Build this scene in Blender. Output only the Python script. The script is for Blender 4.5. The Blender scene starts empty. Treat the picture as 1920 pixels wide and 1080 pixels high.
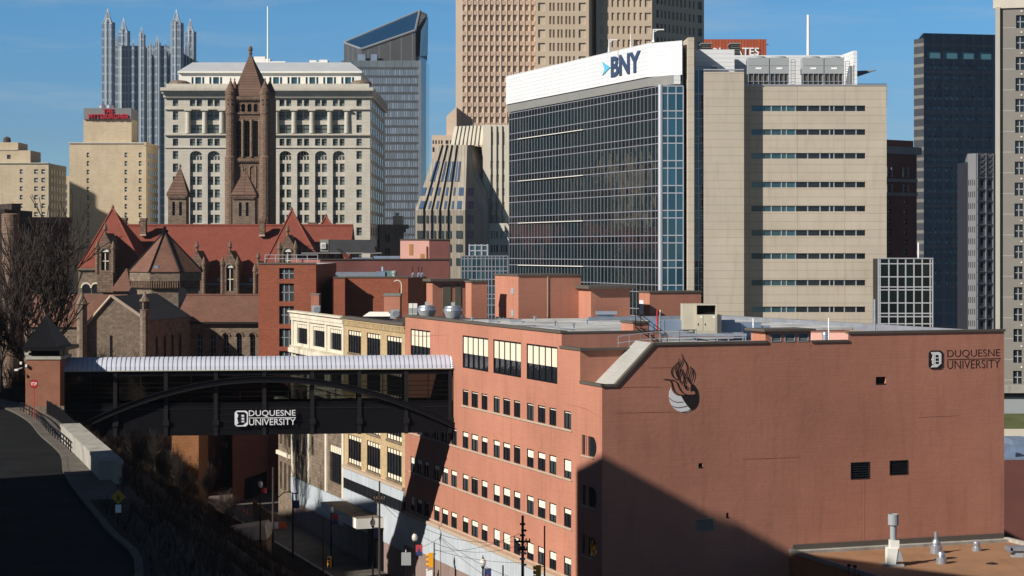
import bpy, math, random
from mathutils import Vector, Matrix
R = math.radians
random.seed(7)
scene = bpy.context.scene
COL = scene.collection

# ---------------------------------------------------------------- camera, sky, sun, exposure
CAMZ = 35.0
FPX = 3780.0            # focal length in photo pixels (1920 wide)
HX, HY = 960.0, 468.0   # principal column, horizon row
cam_d = bpy.data.cameras.new('camera'); cam = bpy.data.objects.new('camera', cam_d); COL.objects.link(cam)
cam.location = (0, 0, CAMZ); cam.rotation_euler = (R(90), 0, 0)
cam_d.sensor_width = 36.0; cam_d.lens = 36.0 * FPX / 1920.0
cam_d.shift_y = -(540 - HY) / 1920.0
cam_d.clip_start = 1.0; cam_d.clip_end = 12000
scene.camera = cam

SUN_AZ, SUN_EL = 54.3, 31.0     # azimuth to the left of the backward direction
sh = Vector((-math.sin(R(SUN_AZ)), -math.cos(R(SUN_AZ)), 0))
SUNV = Vector((sh.x * math.cos(R(SUN_EL)), sh.y * math.cos(R(SUN_EL)), math.sin(R(SUN_EL))))
world = bpy.data.worlds.new('World'); scene.world = world; world.use_nodes = True
wn, wl = world.node_tree.nodes, world.node_tree.links
wn.clear()
w_out = wn.new('ShaderNodeOutputWorld'); w_bg = wn.new('ShaderNodeBackground'); w_sky = wn.new('ShaderNodeTexSky')
w_sky.sky_type = 'NISHITA'; w_sky.sun_disc = False
w_sky.sun_elevation = R(SUN_EL); w_sky.sun_rotation = R(180 + SUN_AZ)
w_sky.altitude = 300; w_sky.air_density = 0.62; w_sky.dust_density = 0.0; w_sky.ozone_density = 3.0
w_bg.inputs['Strength'].default_value = 0.055
# thin clouds low in the sky
w_tc = wn.new('ShaderNodeTexCoord'); w_map = wn.new('ShaderNodeMapping'); w_map.inputs['Scale'].default_value = (7, 7, 60)
w_no = wn.new('ShaderNodeTexNoise'); w_no.inputs['Scale'].default_value = 1.0; w_no.inputs['Detail'].default_value = 7
w_no.inputs['Roughness'].default_value = 0.6
w_rm = wn.new('ShaderNodeMapRange'); w_rm.inputs['From Min'].default_value = 0.50; w_rm.inputs['From Max'].default_value = 0.80
w_rm.inputs['To Max'].default_value = 0.55
w_mx = wn.new('ShaderNodeMix'); w_mx.data_type = 'RGBA'; w_mx.inputs['B'].default_value = (5.2, 6.4, 7.6, 1)
wl.new(w_tc.outputs['Generated'], w_map.inputs['Vector']); wl.new(w_map.outputs['Vector'], w_no.inputs['Vector'])
wl.new(w_no.outputs['Fac'], w_rm.inputs['Value']); wl.new(w_rm.outputs['Result'], w_mx.inputs['Factor'])
w_sep = wn.new('ShaderNodeSeparateXYZ'); w_cr = wn.new('ShaderNodeValToRGB'); w_tint = wn.new('ShaderNodeMix'); w_tint.data_type = 'RGBA'; w_tint.blend_type = 'MULTIPLY'
w_tint.inputs['Factor'].default_value = 1.0; w_cr.color_ramp.elements[0].position = 0.055; w_cr.color_ramp.elements[0].color = (0.74, 0.92, 1.0, 1)
w_e = w_cr.color_ramp.elements.new(0.115); w_e.color = (0.70, 1.20, 1.34, 1)
w_cr.color_ramp.elements[-1].position = 0.45; w_cr.color_ramp.elements[-1].color = (0.26, 0.36, 0.44, 1)
wl.new(w_tc.outputs['Generated'], w_sep.inputs[0]); wl.new(w_sep.outputs['Z'], w_cr.inputs['Fac'])
wl.new(w_sky.outputs['Color'], w_tint.inputs['A']); wl.new(w_cr.outputs['Color'], w_tint.inputs['B'])
wl.new(w_tint.outputs['Result'], w_mx.inputs['A']); wl.new(w_mx.outputs['Result'], w_bg.inputs['Color'])
wl.new(w_bg.outputs['Background'], w_out.inputs['Surface'])

sun_d = bpy.data.lights.new('sun', 'SUN'); sun_d.energy = 4.8; sun_d.angle = R(0.5); sun_d.color = (1.0, 0.94, 0.85)
sun = bpy.data.objects.new('sun', sun_d); COL.objects.link(sun)
sun.rotation_euler = SUNV.to_track_quat('Z', 'Y').to_euler(); sun.location = (-60, -40, 120)
scene.view_settings.view_transform = 'Standard'; scene.view_settings.look = 'None'
scene.view_settings.exposure = 0.42; scene.view_settings.gamma = 1.0; scene.view_settings.use_curve_mapping = False
scene.cycles.max_bounces = 6; scene.cycles.transparent_max_bounces = 12

# ---------------------------------------------------------------- materials
MATS = {}
def mat(name, col, rough=0.85, var=0.10, scale=0.25, metal=0.0, spec=0.3, pattern=None, pcol=None, col2=None,
        bw=0.6, bh=0.2, mort=0.02, off=0.5, streak=0.0, island=0.0, bump=0.0, emit=0.0, stain=None):
    """procedural paint/stone/brick: base colour x noise variation x optional course pattern"""
    if name in MATS: return MATS[name]
    m = bpy.data.materials.new(name); m.use_nodes = True; MATS[name] = m
    n, l = m.node_tree.nodes, m.node_tree.links
    b = n['Principled BSDF']
    b.inputs['Roughness'].default_value = rough; b.inputs['Metallic'].default_value = metal
    b.inputs['Specular IOR Level'].default_value = spec
    tc = n.new('ShaderNodeTexCoord')
    c4 = (col[0], col[1], col[2], 1)
    src = None
    if pattern == 'brick':
        br = n.new('ShaderNodeTexBrick'); br.offset = off
        d = col2 or tuple(c * 0.8 for c in col); mc = pcol or tuple(c * 0.55 for c in col)
        br.inputs['Color1'].default_value = c4; br.inputs['Color2'].default_value = (*d, 1); br.inputs['Mortar'].default_value = (*mc, 1)
        br.inputs['Scale'].default_value = 1.0; br.inputs['Mortar Size'].default_value = mort; br.inputs['Mortar Smooth'].default_value = 0.1
        br.inputs['Brick Width'].default_value = bw; br.inputs['Row Height'].default_value = bh
        l.new(tc.outputs['UV'], br.inputs['Vector']); src = br.outputs['Color']
    else:
        rgb = n.new('ShaderNodeRGB'); rgb.outputs[0].default_value = c4; src = rgb.outputs[0]
    def mul(src, fac_out, lo, hi, a=0.3, bb=0.7):
        mr = n.new('ShaderNodeMapRange'); mr.inputs['From Min'].default_value = a; mr.inputs['From Max'].default_value = bb
        mr.inputs['To Min'].default_value = lo; mr.inputs['To Max'].default_value = hi
        l.new(fac_out, mr.inputs['Value'])
        mx = n.new('ShaderNodeVectorMath'); mx.operation = 'SCALE'
        l.new(src, mx.inputs[0]); l.new(mr.outputs['Result'], mx.inputs['Scale'])
        return mx.outputs['Vector']
    if var > 0:
        no = n.new('ShaderNodeTexNoise'); no.inputs['Scale'].default_value = scale; no.inputs['Detail'].default_value = 8
        no.inputs['Roughness'].default_value = 0.62
        l.new(tc.outputs['Object'], no.inputs['Vector'])
        src = mul(src, no.outputs['Fac'], 1 - var, 1 + var)
    if streak > 0:
        mp = n.new('ShaderNodeMapping'); mp.inputs['Scale'].default_value = (0.35, 6.0, 1.0)
        l.new(tc.outputs['UV'], mp.inputs['Vector'])
        no = n.new('ShaderNodeTexNoise'); no.inputs['Scale'].default_value = 1.0; no.inputs['Detail'].default_value = 6
        no.inputs['Roughness'].default_value = 0.7
        l.new(mp.outputs['Vector'], no.inputs['Vector'])
        src = mul(src, no.outputs['Fac'], 1 - streak, 1 + streak)
    if stain:
        mp = n.new('ShaderNodeMapping'); mp.inputs['Scale'].default_value = (1.3, 0.12, 1.0)
        l.new(tc.outputs['UV'], mp.inputs['Vector'])
        no = n.new('ShaderNodeTexNoise'); no.inputs['Scale'].default_value = 1.0; no.inputs['Detail'].default_value = 5
        l.new(mp.outputs['Vector'], no.inputs['Vector'])
        src = mul(src, no.outputs['Fac'], 1.0, 1 - stain, 0.52, 0.75)
    if island > 0:
        ge = n.new('ShaderNodeNewGeometry')
        src = mul(src, ge.outputs['Random Per Island'], 1 - island, 1 + island, 0, 1)
    l.new(src, b.inputs['Base Color'])
    if bump > 0:
        no = n.new('ShaderNodeTexNoise'); no.inputs['Scale'].default_value = 2.5; no.inputs['Detail'].default_value = 6
        l.new(tc.outputs['Object'], no.inputs['Vector'])
        bp = n.new('ShaderNodeBump'); bp.inputs['Strength'].default_value = bump; bp.inputs['Distance'].default_value = 0.3
        l.new(no.outputs['Fac'], bp.inputs['Height']); l.new(bp.outputs['Normal'], b.inputs['Normal'])
    if emit > 0:
        b.inputs['Emission Color'].default_value = c4; b.inputs['Emission Strength'].default_value = emit
    return m
def glass(name, col, rough=0.04, spec=0.6, wave=0.0, island=0.5, metal=0.0, wscale=0.25):
    m = mat(name, col, rough=rough, spec=spec, var=0.0, island=island, metal=metal)
    if wave > 0:
        n, l = m.node_tree.nodes, m.node_tree.links
        tc = n.new('ShaderNodeTexCoord'); no = n.new('ShaderNodeTexNoise'); no.inputs['Scale'].default_value = wscale
        no.inputs['Detail'].default_value = 3
        l.new(tc.outputs['Object'], no.inputs['Vector'])
        bp = n.new('ShaderNodeBump'); bp.inputs['Strength'].default_value = wave; bp.inputs['Distance'].default_value = 1.0
        l.new(no.outputs['Fac'], bp.inputs['Height']); l.new(bp.outputs['Normal'], n['Principled BSDF'].inputs['Normal'])
    return m

salmon = mat('painted_salmon_brick', (0.43, 0.19, 0.128), 0.85, 0.17, 0.07, streak=0.06, stain=0.14, bump=0.05, spec=0.15, pattern='brick', bw=1.1, bh=0.27, mort=0.014, col2=(0.42, 0.184, 0.125), pcol=(0.392, 0.172, 0.121))
red_brick = mat('red_brick', (0.32, 0.105, 0.062), 0.9, 0.08, 0.4, pattern='brick', bw=0.5, bh=0.17, mort=0.012, streak=0.06, spec=0.15)
gate_brick = mat('orange_red_brick', (0.27, 0.095, 0.05), 0.9, 0.12, 1.2, pattern='brick', bw=0.24, bh=0.09, mort=0.014, pcol=(0.24, 0.15, 0.11), spec=0.15)
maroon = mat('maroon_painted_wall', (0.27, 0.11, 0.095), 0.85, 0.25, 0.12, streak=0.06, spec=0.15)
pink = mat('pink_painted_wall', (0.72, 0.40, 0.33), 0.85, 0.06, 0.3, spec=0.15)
tan_brick = mat('buff_brick', (0.50, 0.37, 0.21), 0.9, 0.10, 0.35, pattern='brick', bw=0.5, bh=0.18, mort=0.012, streak=0.05, spec=0.15)
cream = mat('cream_painted_stone', (0.62, 0.56, 0.45), 0.85, 0.14, 0.5, streak=0.05, stain=0.18, bump=0.05)
siding = mat('ribbed_pale_metal_siding', (0.48, 0.52, 0.56), 0.6, 0.08, 0.4, pattern='brick', bw=0.42, bh=60, mort=0.03, off=0, col2=(0.42, 0.46, 0.50), pcol=(0.26, 0.29, 0.32), stain=0.12)
base_pnl = mat('brown_ground_floor_panels', (0.27, 0.195, 0.17), 0.8, 0.1, 0.4, pattern='brick', bw=1.3, bh=60, mort=0.03, off=0)
coping = mat('dark_bronze_coping', (0.10, 0.085, 0.07), 0.6, 0.1)
sillm = mat('limestone_sill', (0.42, 0.33, 0.25), 0.85, 0.1, 1.0)
blackm = mat('black_painted_steel', (0.005, 0.005, 0.007), 0.5, 0.1, 2.0, spec=0.15)
darkm = mat('charcoal_metal', (0.014, 0.014, 0.016), 0.5, 0.1, 2.0, spec=0.2)
blind = mat('cream_blind', (0.72, 0.64, 0.50), 0.8, 0.05, 1.0)
blind2 = mat('pale_window_blind', (0.78, 0.72, 0.60), 0.8, 0.05, 1.0)
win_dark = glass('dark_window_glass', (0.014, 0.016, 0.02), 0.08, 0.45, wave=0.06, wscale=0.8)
win_far = glass('far_window_glass', (0.045, 0.055, 0.06), 0.12, 0.5, island=0.7)
win_office = glass('grey_green_window_glass', (0.11, 0.135, 0.13), 0.25, 0.5, island=0.6)
win_blue = glass('sky_blue_window_glass', (0.06, 0.11, 0.19), 0.08, 0.6, island=0.2)
win_teal = glass('teal_window_glass', (0.02, 0.06, 0.075), 0.06, 0.9, island=0.35)
granite = mat('brown_pink_granite', (0.20, 0.138, 0.10), 0.95, 0.25, 1.5, pattern='brick', bw=1.5, bh=0.55, mort=0.05, pcol=(0.10, 0.065, 0.05), col2=(0.15, 0.10, 0.072), bump=0.25, spec=0.1)
granite_lt = mat('weathered_grey_granite', (0.22, 0.168, 0.125), 0.95, 0.28, 1.0, pattern='brick', bw=0.95, bh=0.4, mort=0.03, pcol=(0.12, 0.09, 0.07), col2=(0.155, 0.12, 0.09), bump=0.25, spec=0.1)
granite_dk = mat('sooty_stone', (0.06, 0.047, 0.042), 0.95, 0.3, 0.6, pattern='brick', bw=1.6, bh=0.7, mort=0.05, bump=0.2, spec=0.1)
cone_tile = mat('brown_stone_roof', (0.165, 0.105, 0.078), 0.95, 0.12, 0.8, pattern='brick', bw=60, bh=0.75, mort=0.10, off=0, pcol=(0.10, 0.055, 0.04), bump=0.1, spec=0.1)
red_tile = mat('red_clay_roof_tiles', (0.235, 0.068, 0.048), 0.85, 0.10, 0.5, pattern='brick', bw=0.5, bh=0.35, mort=0.03, streak=0.05, spec=0.15)
brown_tile = mat('brown_clay_roof_tiles', (0.19, 0.097, 0.070), 0.9, 0.15, 0.4, pattern='brick', bw=0.5, bh=0.35, mort=0.03, streak=0.08, spec=0.12)
slate = mat('dark_slate_roof', (0.045, 0.045, 0.05), 0.8, 0.2, 0.5)
white_gran = mat('pale_granite', (0.49, 0.46, 0.40), 0.85, 0.09, 0.35, pattern='brick', bw=2.4, bh=0.95, mort=0.035, pcol=(0.38, 0.35, 0.29), col2=(0.47, 0.43, 0.36), stain=0.10)
white_trim = mat('white_painted_attic', (0.72, 0.70, 0.64), 0.7, 0.06)
grey_roof = mat('pale_metal_roof', (0.42, 0.43, 0.45), 0.6, 0.10, 0.2)
beige_pc = mat('beige_precast_panels', (0.455, 0.40, 0.325), 0.85, 0.07, 0.2, pattern='brick', bw=8.0, bh=1.37, mort=0.035, off=0, pcol=(0.29, 0.24, 0.18), col2=(0.435, 0.38, 0.305), stain=0.12)
white_pnl = mat('white_metal_panels', (0.66, 0.665, 0.67), 0.5, 0.03, 0.3, pattern='brick', bw=90, bh=0.72, mort=0.035, off=0, pcol=(0.36, 0.37, 0.39), col2=(0.65, 0.655, 0.66))
grey_band = mat('grey_soffit_band', (0.20, 0.20, 0.19), 0.7, 0.06, 0.4)
alum = mat('aluminium', (0.50, 0.51, 0.55), 0.4, 0.05, metal=0.4)
galv = mat('galvanised_steel', (0.42, 0.45, 0.50), 0.38, 0.15, 1.0, metal=0.7)
galv_lt = mat('pale_galvanised_duct', (0.20, 0.26, 0.36), 0.5, 0.15, 0.8, metal=0.3)
grey_unit = mat('grey_cooling_unit_paint', (0.30, 0.32, 0.33), 0.6, 0.05)
beige_unit = mat('beige_unit_paint', (0.46, 0.42, 0.33), 0.6, 0.06, 1.0)
roof_mem = mat('grey_roof_membrane', (0.46, 0.46, 0.45), 0.75, 0.5, 0.18, streak=0.3, pattern='brick', bw=9, bh=1.8, mort=0.05, pcol=(0.30, 0.30, 0.30), col2=(0.42, 0.42, 0.41))
roof_dark = mat('dark_gravel_roof', (0.065, 0.055, 0.05), 0.95, 0.3, 1.5)
roof_brown = mat('brown_roof_membrane', (0.30, 0.16, 0.085), 0.9, 0.14, 0.3, streak=0.04, stain=0.12)
brown_wall = mat('orange_brown_stucco', (0.26, 0.12, 0.05), 0.9, 0.1, 0.4)
concrete = mat('pale_concrete', (0.34, 0.32, 0.28), 0.9, 0.22, 0.5, stain=0.35, bump=0.05)
sidewalk_m = mat('sidewalk_concrete', (0.115, 0.10, 0.085), 0.92, 0.18, 0.6, pattern='brick', bw=1.5, bh=1.5, off=0, mort=0.03)
asphalt = mat('asphalt', (0.012, 0.0125, 0.013), 0.95, 0.4, 0.3, bump=0.05, spec=0.08)
tan_tower = mat('tan_tower_stone', (0.48, 0.385, 0.285), 0.85, 0.06, 0.1, spec=0.2)
pink_tower = mat('pinkish_tower_stone', (0.56, 0.44, 0.335), 0.85, 0.06, 0.1, spec=0.2)
spandrel = mat('salmon_spandrel', (0.47, 0.34, 0.26), 0.8, 0.06, 0.2)
tan_hotel = mat('buff_hotel_brick', (0.50, 0.41, 0.295), 0.9, 0.10, 0.2, pattern='brick', bw=1.2, bh=0.5, mort=0.03, col2=(0.46, 0.37, 0.25), pcol=(0.41, 0.33, 0.22), stain=0.1)
tan_step = mat('fluted_tan_concrete', (0.40, 0.345, 0.275), 0.85, 0.10, 0.2, pattern='brick', bw=0.8, bh=60, mort=0.06, off=0)
cream_step = mat('cream_concrete', (0.58, 0.53, 0.43), 0.8, 0.07, 0.2)
wood_pole = mat('weathered_pole', (0.05, 0.035, 0.028), 0.9, 0.2, 3.0)
bark = mat('bare_tree_bark', (0.085, 0.066, 0.05), 0.95, 0.35, 2.0)
twig = mat('bare_twigs', (0.034, 0.025, 0.021), 0.95, 0.3, 1.0)
brush_m = mat('winter_brush', (0.032, 0.02, 0.013), 0.95, 0.4, 0.3)
grass_m = mat('winter_grass', (0.075, 0.085, 0.03), 0.95, 0.4, 0.2, bump=0.3)
earth_m = mat('hillside_earth', (0.028, 0.022, 0.016), 0.95, 0.4, 0.15, bump=0.3)
red_paint = mat('red_paint', (0.45, 0.02, 0.02), 0.5, 0.05)
yellow_paint = mat('signal_yellow', (0.75, 0.35, 0.02), 0.5, 0.05)
orange_paint = mat('barrier_orange', (0.75, 0.12, 0.03), 0.5, 0.05)
white_paint = mat('white_paint', (0.78, 0.78, 0.78), 0.5, 0.03)
navy_paint = mat('navy_paint', (0.03, 0.05, 0.15), 0.5, 0.05)
ink = mat('near_black_lettering', (0.018, 0.012, 0.012), 0.6, 0.0)
brown_ink = mat('dark_brown_lettering', (0.03, 0.012, 0.008), 0.6, 0.0)

# ---------------------------------------------------------------- mesh helpers
class MB:
    def __init__(s): s.v = []; s.f = []; s.m = []; s.mats = []
    def mi(s, m):
        if m not in s.mats: s.mats.append(m)
        return s.mats.index(m)
    def poly(s, pts, m):
        i = len(s.v); s.v.extend([tuple(p) for p in pts]); s.f.append(tuple(range(i, i + len(pts)))); s.m.append(s.mi(m))
    def hexa(s, b, t, m, top=None):          # bottom and top rings, same count
        n = len(b)
        for i in range(n):
            j = (i + 1) % n; s.poly([b[i], b[j], t[j], t[i]], m)
        s.poly(list(t), top or m); s.poly(list(reversed(b)), m)
    def box(s, x0, x1, y0, y1, z0, z1, m, top=None):
        s.hexa([(x0, y0, z0), (x1, y0, z0), (x1, y1, z0), (x0, y1, z0)], [(x0, y0, z1), (x1, y0, z1), (x1, y1, z1), (x0, y1, z1)], m, top)
    def prism(s, pts, z0, z1, m, top=None):
        s.hexa([(p[0], p[1], z0) for p in pts], [(p[0], p[1], z1) for p in pts], m, top)
    def fbox(s, F, u0, u1, z0, z1, w0, w1, m, top=None):   # box in a facade frame, w outward
        b = [F.p(u0, z0, w1), F.p(u1, z0, w1), F.p(u1, z0, w0), F.p(u0, z0, w0)]
        t = [F.p(u0, z1, w1), F.p(u1, z1, w1), F.p(u1, z1, w0), F.p(u0, z1, w0)]
        s.hexa(b, t, m, top)
    def tube(s, p0, p1, r0, r1, m, n=8, caps=True):
        p0, p1 = Vector(p0), Vector(p1); d = (p1 - p0)
        if d.length < 1e-6: return
        d.normalize(); a = d.orthogonal().normalized(); b = d.cross(a)
        A = [p0 + (a * math.cos(t) + b * math.sin(t)) * r0 for t in [2 * math.pi * i / n for i in range(n)]]
        B = [p1 + (a * math.cos(t) + b * math.sin(t)) * r1 for t in [2 * math.pi * i / n for i in range(n)]]
        i0 = len(s.v); s.v.extend([tuple(q) for q in A] + [tuple(q) for q in B]); k = s.mi(m)
        for i in range(n):
            j = (i + 1) % n; s.f.append((i0 + i, i0 + j, i0 + n + j, i0 + n + i)); s.m.append(k)
        if caps:
            s.f.append(tuple(range(i0 + n, i0 + 2 * n))); s.m.append(k)
            s.f.append(tuple(reversed(range(i0, i0 + n)))); s.m.append(k)
    def path(s, pts, r, m, n=6):
        for a, b in zip(pts, pts[1:]): s.tube(a, b, r, r, m, n)
    def lathe(s, c, prof, m, n=16):           # prof = [(r, z)...]
        rings = [[(c[0] + r * math.cos(2 * math.pi * i / n), c[1] + r * math.sin(2 * math.pi * i / n), c[2] + z) for i in range(n)] for r, z in prof]
        for a, b in zip(rings, rings[1:]):
            for i in range(n):
                j = (i + 1) % n; s.poly([a[i], a[j], b[j], b[i]], m)
        s.poly(rings[-1], m)
    def build(s, name, parent=None, smooth=False, **tags):
        me = bpy.data.meshes.new(name); me.from_pydata(s.v, [], s.f)
        for m in s.mats: me.materials.append(m)
        me.polygons.foreach_set('material_index', s.m)
        uv = me.uv_layers.new(name='UVMap'); data = [0.0] * (2 * len(me.loops))
        k = 0
        for f in s.f:
            a, b, c = Vector(s.v[f[0]]), Vector(s.v[f[1]]), Vector(s.v[f[2]])
            nn = (b - a).cross(c - a)
            if nn.length < 1e-9 and len(f) > 3: nn = (c - a).cross(Vector(s.v[f[3]]) - a)
            if nn.length > 0: nn.normalize()
            if abs(nn.z) > 0.93: tx, ty = Vector((1, 0, 0)), Vector((0, 1, 0))
            else:
                tx = Vector((-nn.y, nn.x, 0)).normalized(); ty = Vector((0, 0, 1)) if abs(nn.z) < 0.1 else nn.cross(tx).normalized()
            for i in f:
                p = Vector(s.v[i]); data[k] = p.dot(tx); data[k + 1] = p.dot(ty); k += 2
        uv.data.foreach_set('uv', data)
        if smooth: me.polygons.foreach_set('use_smooth', [True] * len(s.f))
        me.update()
        o = bpy.data.objects.new(name, me); COL.objects.link(o)
        if parent is not None:
            o.parent = parent; o.matrix_parent_inverse = wmat(parent).inverted()
        for kk, vv in tags.items(): o[kk] = vv
        return o
def wmat(o):
    m = Matrix.Translation(o.location) @ o.rotation_euler.to_matrix().to_4x4()
    return (wmat(o.parent) @ o.matrix_parent_inverse @ m) if o.parent else m
def thing(name, label, cat, loc=(0, 0, 0), group=None):
    o = bpy.data.objects.new(name, None); COL.objects.link(o); o.location = loc; o['label'] = label; o['category'] = cat
    if group: o['group'] = group
    return o
def single(mb, name, label, cat, group=None, smooth=False):   # a thing that is one mesh
    o = mb.build(name, None, smooth); o['label'] = label; o['category'] = cat
    if group: o['group'] = group
    return o
def copy_tree(o, parent=None, **tags):
    c = o.copy(); COL.objects.link(c)
    if parent is not None: c.parent = parent; c.matrix_parent_inverse = o.matrix_parent_inverse.copy()
    for k, v in tags.items(): c[k] = v
    for ch in list(o.children): copy_tree(ch, c)
    return c

def X(px, Y): return (px - HX) * Y / FPX
def Z(py, Y): return CAMZ + (HY - py) * Y / FPX
class Fr:
    """a vertical facade plane: u runs along it, w points outward"""
    def __init__(s, o, d):
        s.o = Vector((o[0], o[1])); s.d = Vector((d[0], d[1])).normalized(); s.n = Vector((s.d.y, -s.d.x))
    def p(s, u, z, w=0.0):
        q = s.o + s.d * u + s.n * w; return (q.x, q.y, z)
    def u(s, px, w=0.0):
        k = (px - HX) / FPX; o = s.o + s.n * w
        return (k * o.y - o.x) / (s.d.x - k * s.d.y)
    def Y(s, px, w=0.0): return s.o.y + s.n.y * w + s.d.y * s.u(px, w)
    def z(s, px, py, w=0.0): return Z(py, s.Y(px, w))
def front(Y): return Fr((0, Y), (1, 0))          # frontal plane: u is world X

def wall(mb, F, u0, u1, z0, z1, ops, m, depth=0.35, w=0.0, rm=None):
    rm = rm or m
    us = sorted({u0, u1, *[min(max(o[0], u0), u1) for o in ops], *[min(max(o[1], u0), u1) for o in ops]})
    zs = sorted({z0, z1, *[min(max(o[2], z0), z1) for o in ops], *[min(max(o[3], z0), z1) for o in ops]})
    for a, b in zip(zs, zs[1:]):
        zc = (a + b) / 2; act = [o for o in ops if o[2] < zc < o[3]]
        run = None
        for c, d in zip(us, us[1:]):
            uc = (c + d) / 2; hole = any(o[0] < uc < o[1] for o in act)
            if hole:
                if run is not None: mb.poly([F.p(run, a, w), F.p(c, a, w), F.p(c, b, w), F.p(run, b, w)], m); run = None
            elif run is None: run = c
        if run is not None: mb.poly([F.p(run, a, w), F.p(us[-1], a, w), F.p(us[-1], b, w), F.p(run, b, w)], m)
    for o in ops:
        a, b, c, d = o[:4]
        mb.poly([F.p(a, c, w), F.p(a, d, w), F.p(a, d, w - depth), F.p(a, c, w - depth)], rm)
        mb.poly([F.p(b, c, w), F.p(b, d, w), F.p(b, d, w - depth), F.p(b, c, w - depth)], rm)
        mb.poly([F.p(a, d, w), F.p(b, d, w), F.p(b, d, w - depth), F.p(a, d, w - depth)], rm)
        mb.poly([F.p(a, c, w), F.p(b, c, w), F.p(b, c, w - depth), F.p(a, c, w - depth)], rm)
def arch_fill(mb, F, a, b, z, zt, m, w=0.0, depth=0.35, n=8):
    """spandrels that turn the top of a square opening (z..zt) into a round arch"""
    r = (b - a) / 2; c = (a + b) / 2; h = zt - z
    for sgn in (-1, 1):
        prev = (c + sgn * r, z)
        for i in range(1, n + 1):
            t = math.pi / 2 * i / n; cur = (c + sgn * r * math.cos(t), z + h * math.sin(t))
            mb.poly([F.p(prev[0], prev[1], w), F.p(prev[0], zt, w), F.p(cur[0], zt, w), F.p(cur[0], cur[1], w)], m)
            mb.poly([F.p(prev[0], prev[1], w), F.p(cur[0], cur[1], w), F.p(cur[0], cur[1], w - depth), F.p(prev[0], prev[1], w - depth)], m)
            prev = cur
class Building:
    def __init__(s, name, label, cat='building', loc=(0, 0, 0), group=None):
        s.root = thing(name, label, cat, loc, group); s.wins = []
    def part(s, mb, name, **t): return mb.build(name, s.root, **t)
    def win(s, F, a, b, c, d, depth=0.35, g=None, fr=None, nv=1, nh=1, w=0.0, bar=0.07, bl=None, blf=0.0, jit=0.15):
        Y = F.o.y + F.d.y * (a + b) / 2
        s.wins.append(((b - a) * (d - c) * abs(F.n.y) / Y ** 2, F, a, b, c, d, depth, g or win_far, fr, nv, nh, w, bar, bl, blf, jit))
    def _mk(s, mb, W):
        _, F, a, b, c, d, depth, g, fr, nv, nh, w, bar, bl, blf, jit = W
        k = -depth + 0.02 + w; j = jit * 0.1
        du = (b - a) / max(nv + 1, 1); dz = (d - c) / max(nh + 1, 1)
        o = [random.uniform(-j, j) for _ in range(3)]
        mb.poly([F.p(a, c, k + o[0]), F.p(b, c, k + o[1]), F.p(b, d, k + o[2]), F.p(a, d, k + o[0] + o[2] - o[1])], g)
        if bl and blf > 0:
            mb.poly([F.p(a, d - (d - c) * blf, k + 0.04 + j), F.p(b, d - (d - c) * blf, k + 0.04 + j), F.p(b, d, k + 0.04 + j), F.p(a, d, k + 0.04 + j)], bl)
        if fr:
            q = k + 0.06 + j
            def bar_(x0, x1, y0, y1): mb.fbox(F, x0, x1, y0, y1, k - 0.02 - j, q, fr)
            for i in range(1, nv + 1): bar_(a + du * i - bar / 2, a + du * i + bar / 2, c, d)
            for i in range(1, nh + 1): bar_(a, b, c + dz * i - bar / 2, c + dz * i + bar / 2)
    def finish(s, name='window', cap=100):
        s.wins.sort(key=lambda t: -t[0])
        for W in s.wins[:cap]:
            mb = MB(); s._mk(mb, W); mb.build(name, s.root)
        if s.wins[cap:]:
            mb = MB()
            for W in s.wins[cap:]: s._mk(mb, W)
            mb.build(name, s.root, kind='stuff')
def glazing(bld, F, us, zs, w, gm, fm, bar=0.12, hbar=None, name='glass_curtain_wall', fname='mullion_grid', tilt=0.03, proud=0.08, skip=None):
    """curtain wall: one part of panes (each its own island, slightly out of true) and one of mullions"""
    mb = MB()
    for i, (a, b) in enumerate(zip(us, us[1:])):
        for j, (c, d) in enumerate(zip(zs, zs[1:])):
            t = [random.uniform(-tilt, tilt) for _ in range(3)]
            g = gm(i, j) if callable(gm) else gm
            mb.poly([F.p(a, c, w + t[0]), F.p(b, c, w + t[1]), F.p(b, d, w + t[2]), F.p(a, d, w + t[0] + t[2] - t[1])], g)
    bld.part(mb, name)
    mb = MB(); h = hbar or bar
    for a in us: mb.fbox(F, a - bar / 2, a + bar / 2, zs[0], zs[-1], w - 0.05, w + proud, fm)
    for c in zs: mb.fbox(F, us[0], us[-1], c - h / 2, c + h / 2, w - 0.05, w + proud + 0.004, fm)
    bld.part(mb, fname)
def lin(a, b, n): return [a + (b - a) * i / n for i in range(n + 1)]
def text_mb(F, s, u0, u1, z0, z1, w, m, thick=0.06, parent=None, name='lettering', bold=0.0, track=1.0, **tags):
    cu = bpy.data.curves.new(name, 'FONT'); cu.body = s; cu.extrude = 0.02; cu.offset = bold; cu.space_character = track; cu.resolution_u = 3
    ob = bpy.data.objects.new(name, cu); COL.objects.link(ob)
    me = bpy.data.meshes.new_from_object(ob.evaluated_get(bpy.context.evaluated_depsgraph_get()))
    COL.objects.unlink(ob); bpy.data.objects.remove(ob)
    xs = [v.co.x for v in me.vertices]; ys = [v.co.y for v in me.vertices]
    x0, x1, y0, y1 = min(xs), max(xs), min(ys), max(ys)
    for v in me.vertices:
        uu = u0 + (v.co.x - x0) / (x1 - x0) * (u1 - u0); zz = z0 + (v.co.y - y0) / (y1 - y0) * (z1 - z0)
        v.co = F.p(uu, zz, w + (thick if v.co.z > 0 else 0.0))
    me.materials.clear(); me.materials.append(m)
    me.name = name
    o = bpy.data.objects.new(name, me); COL.objects.link(o)
    if parent is not None: o.parent = parent; o.matrix_parent_inverse = wmat(parent).inverted()
    for kk, vv in tags.items(): o[kk] = vv
    return o
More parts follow.
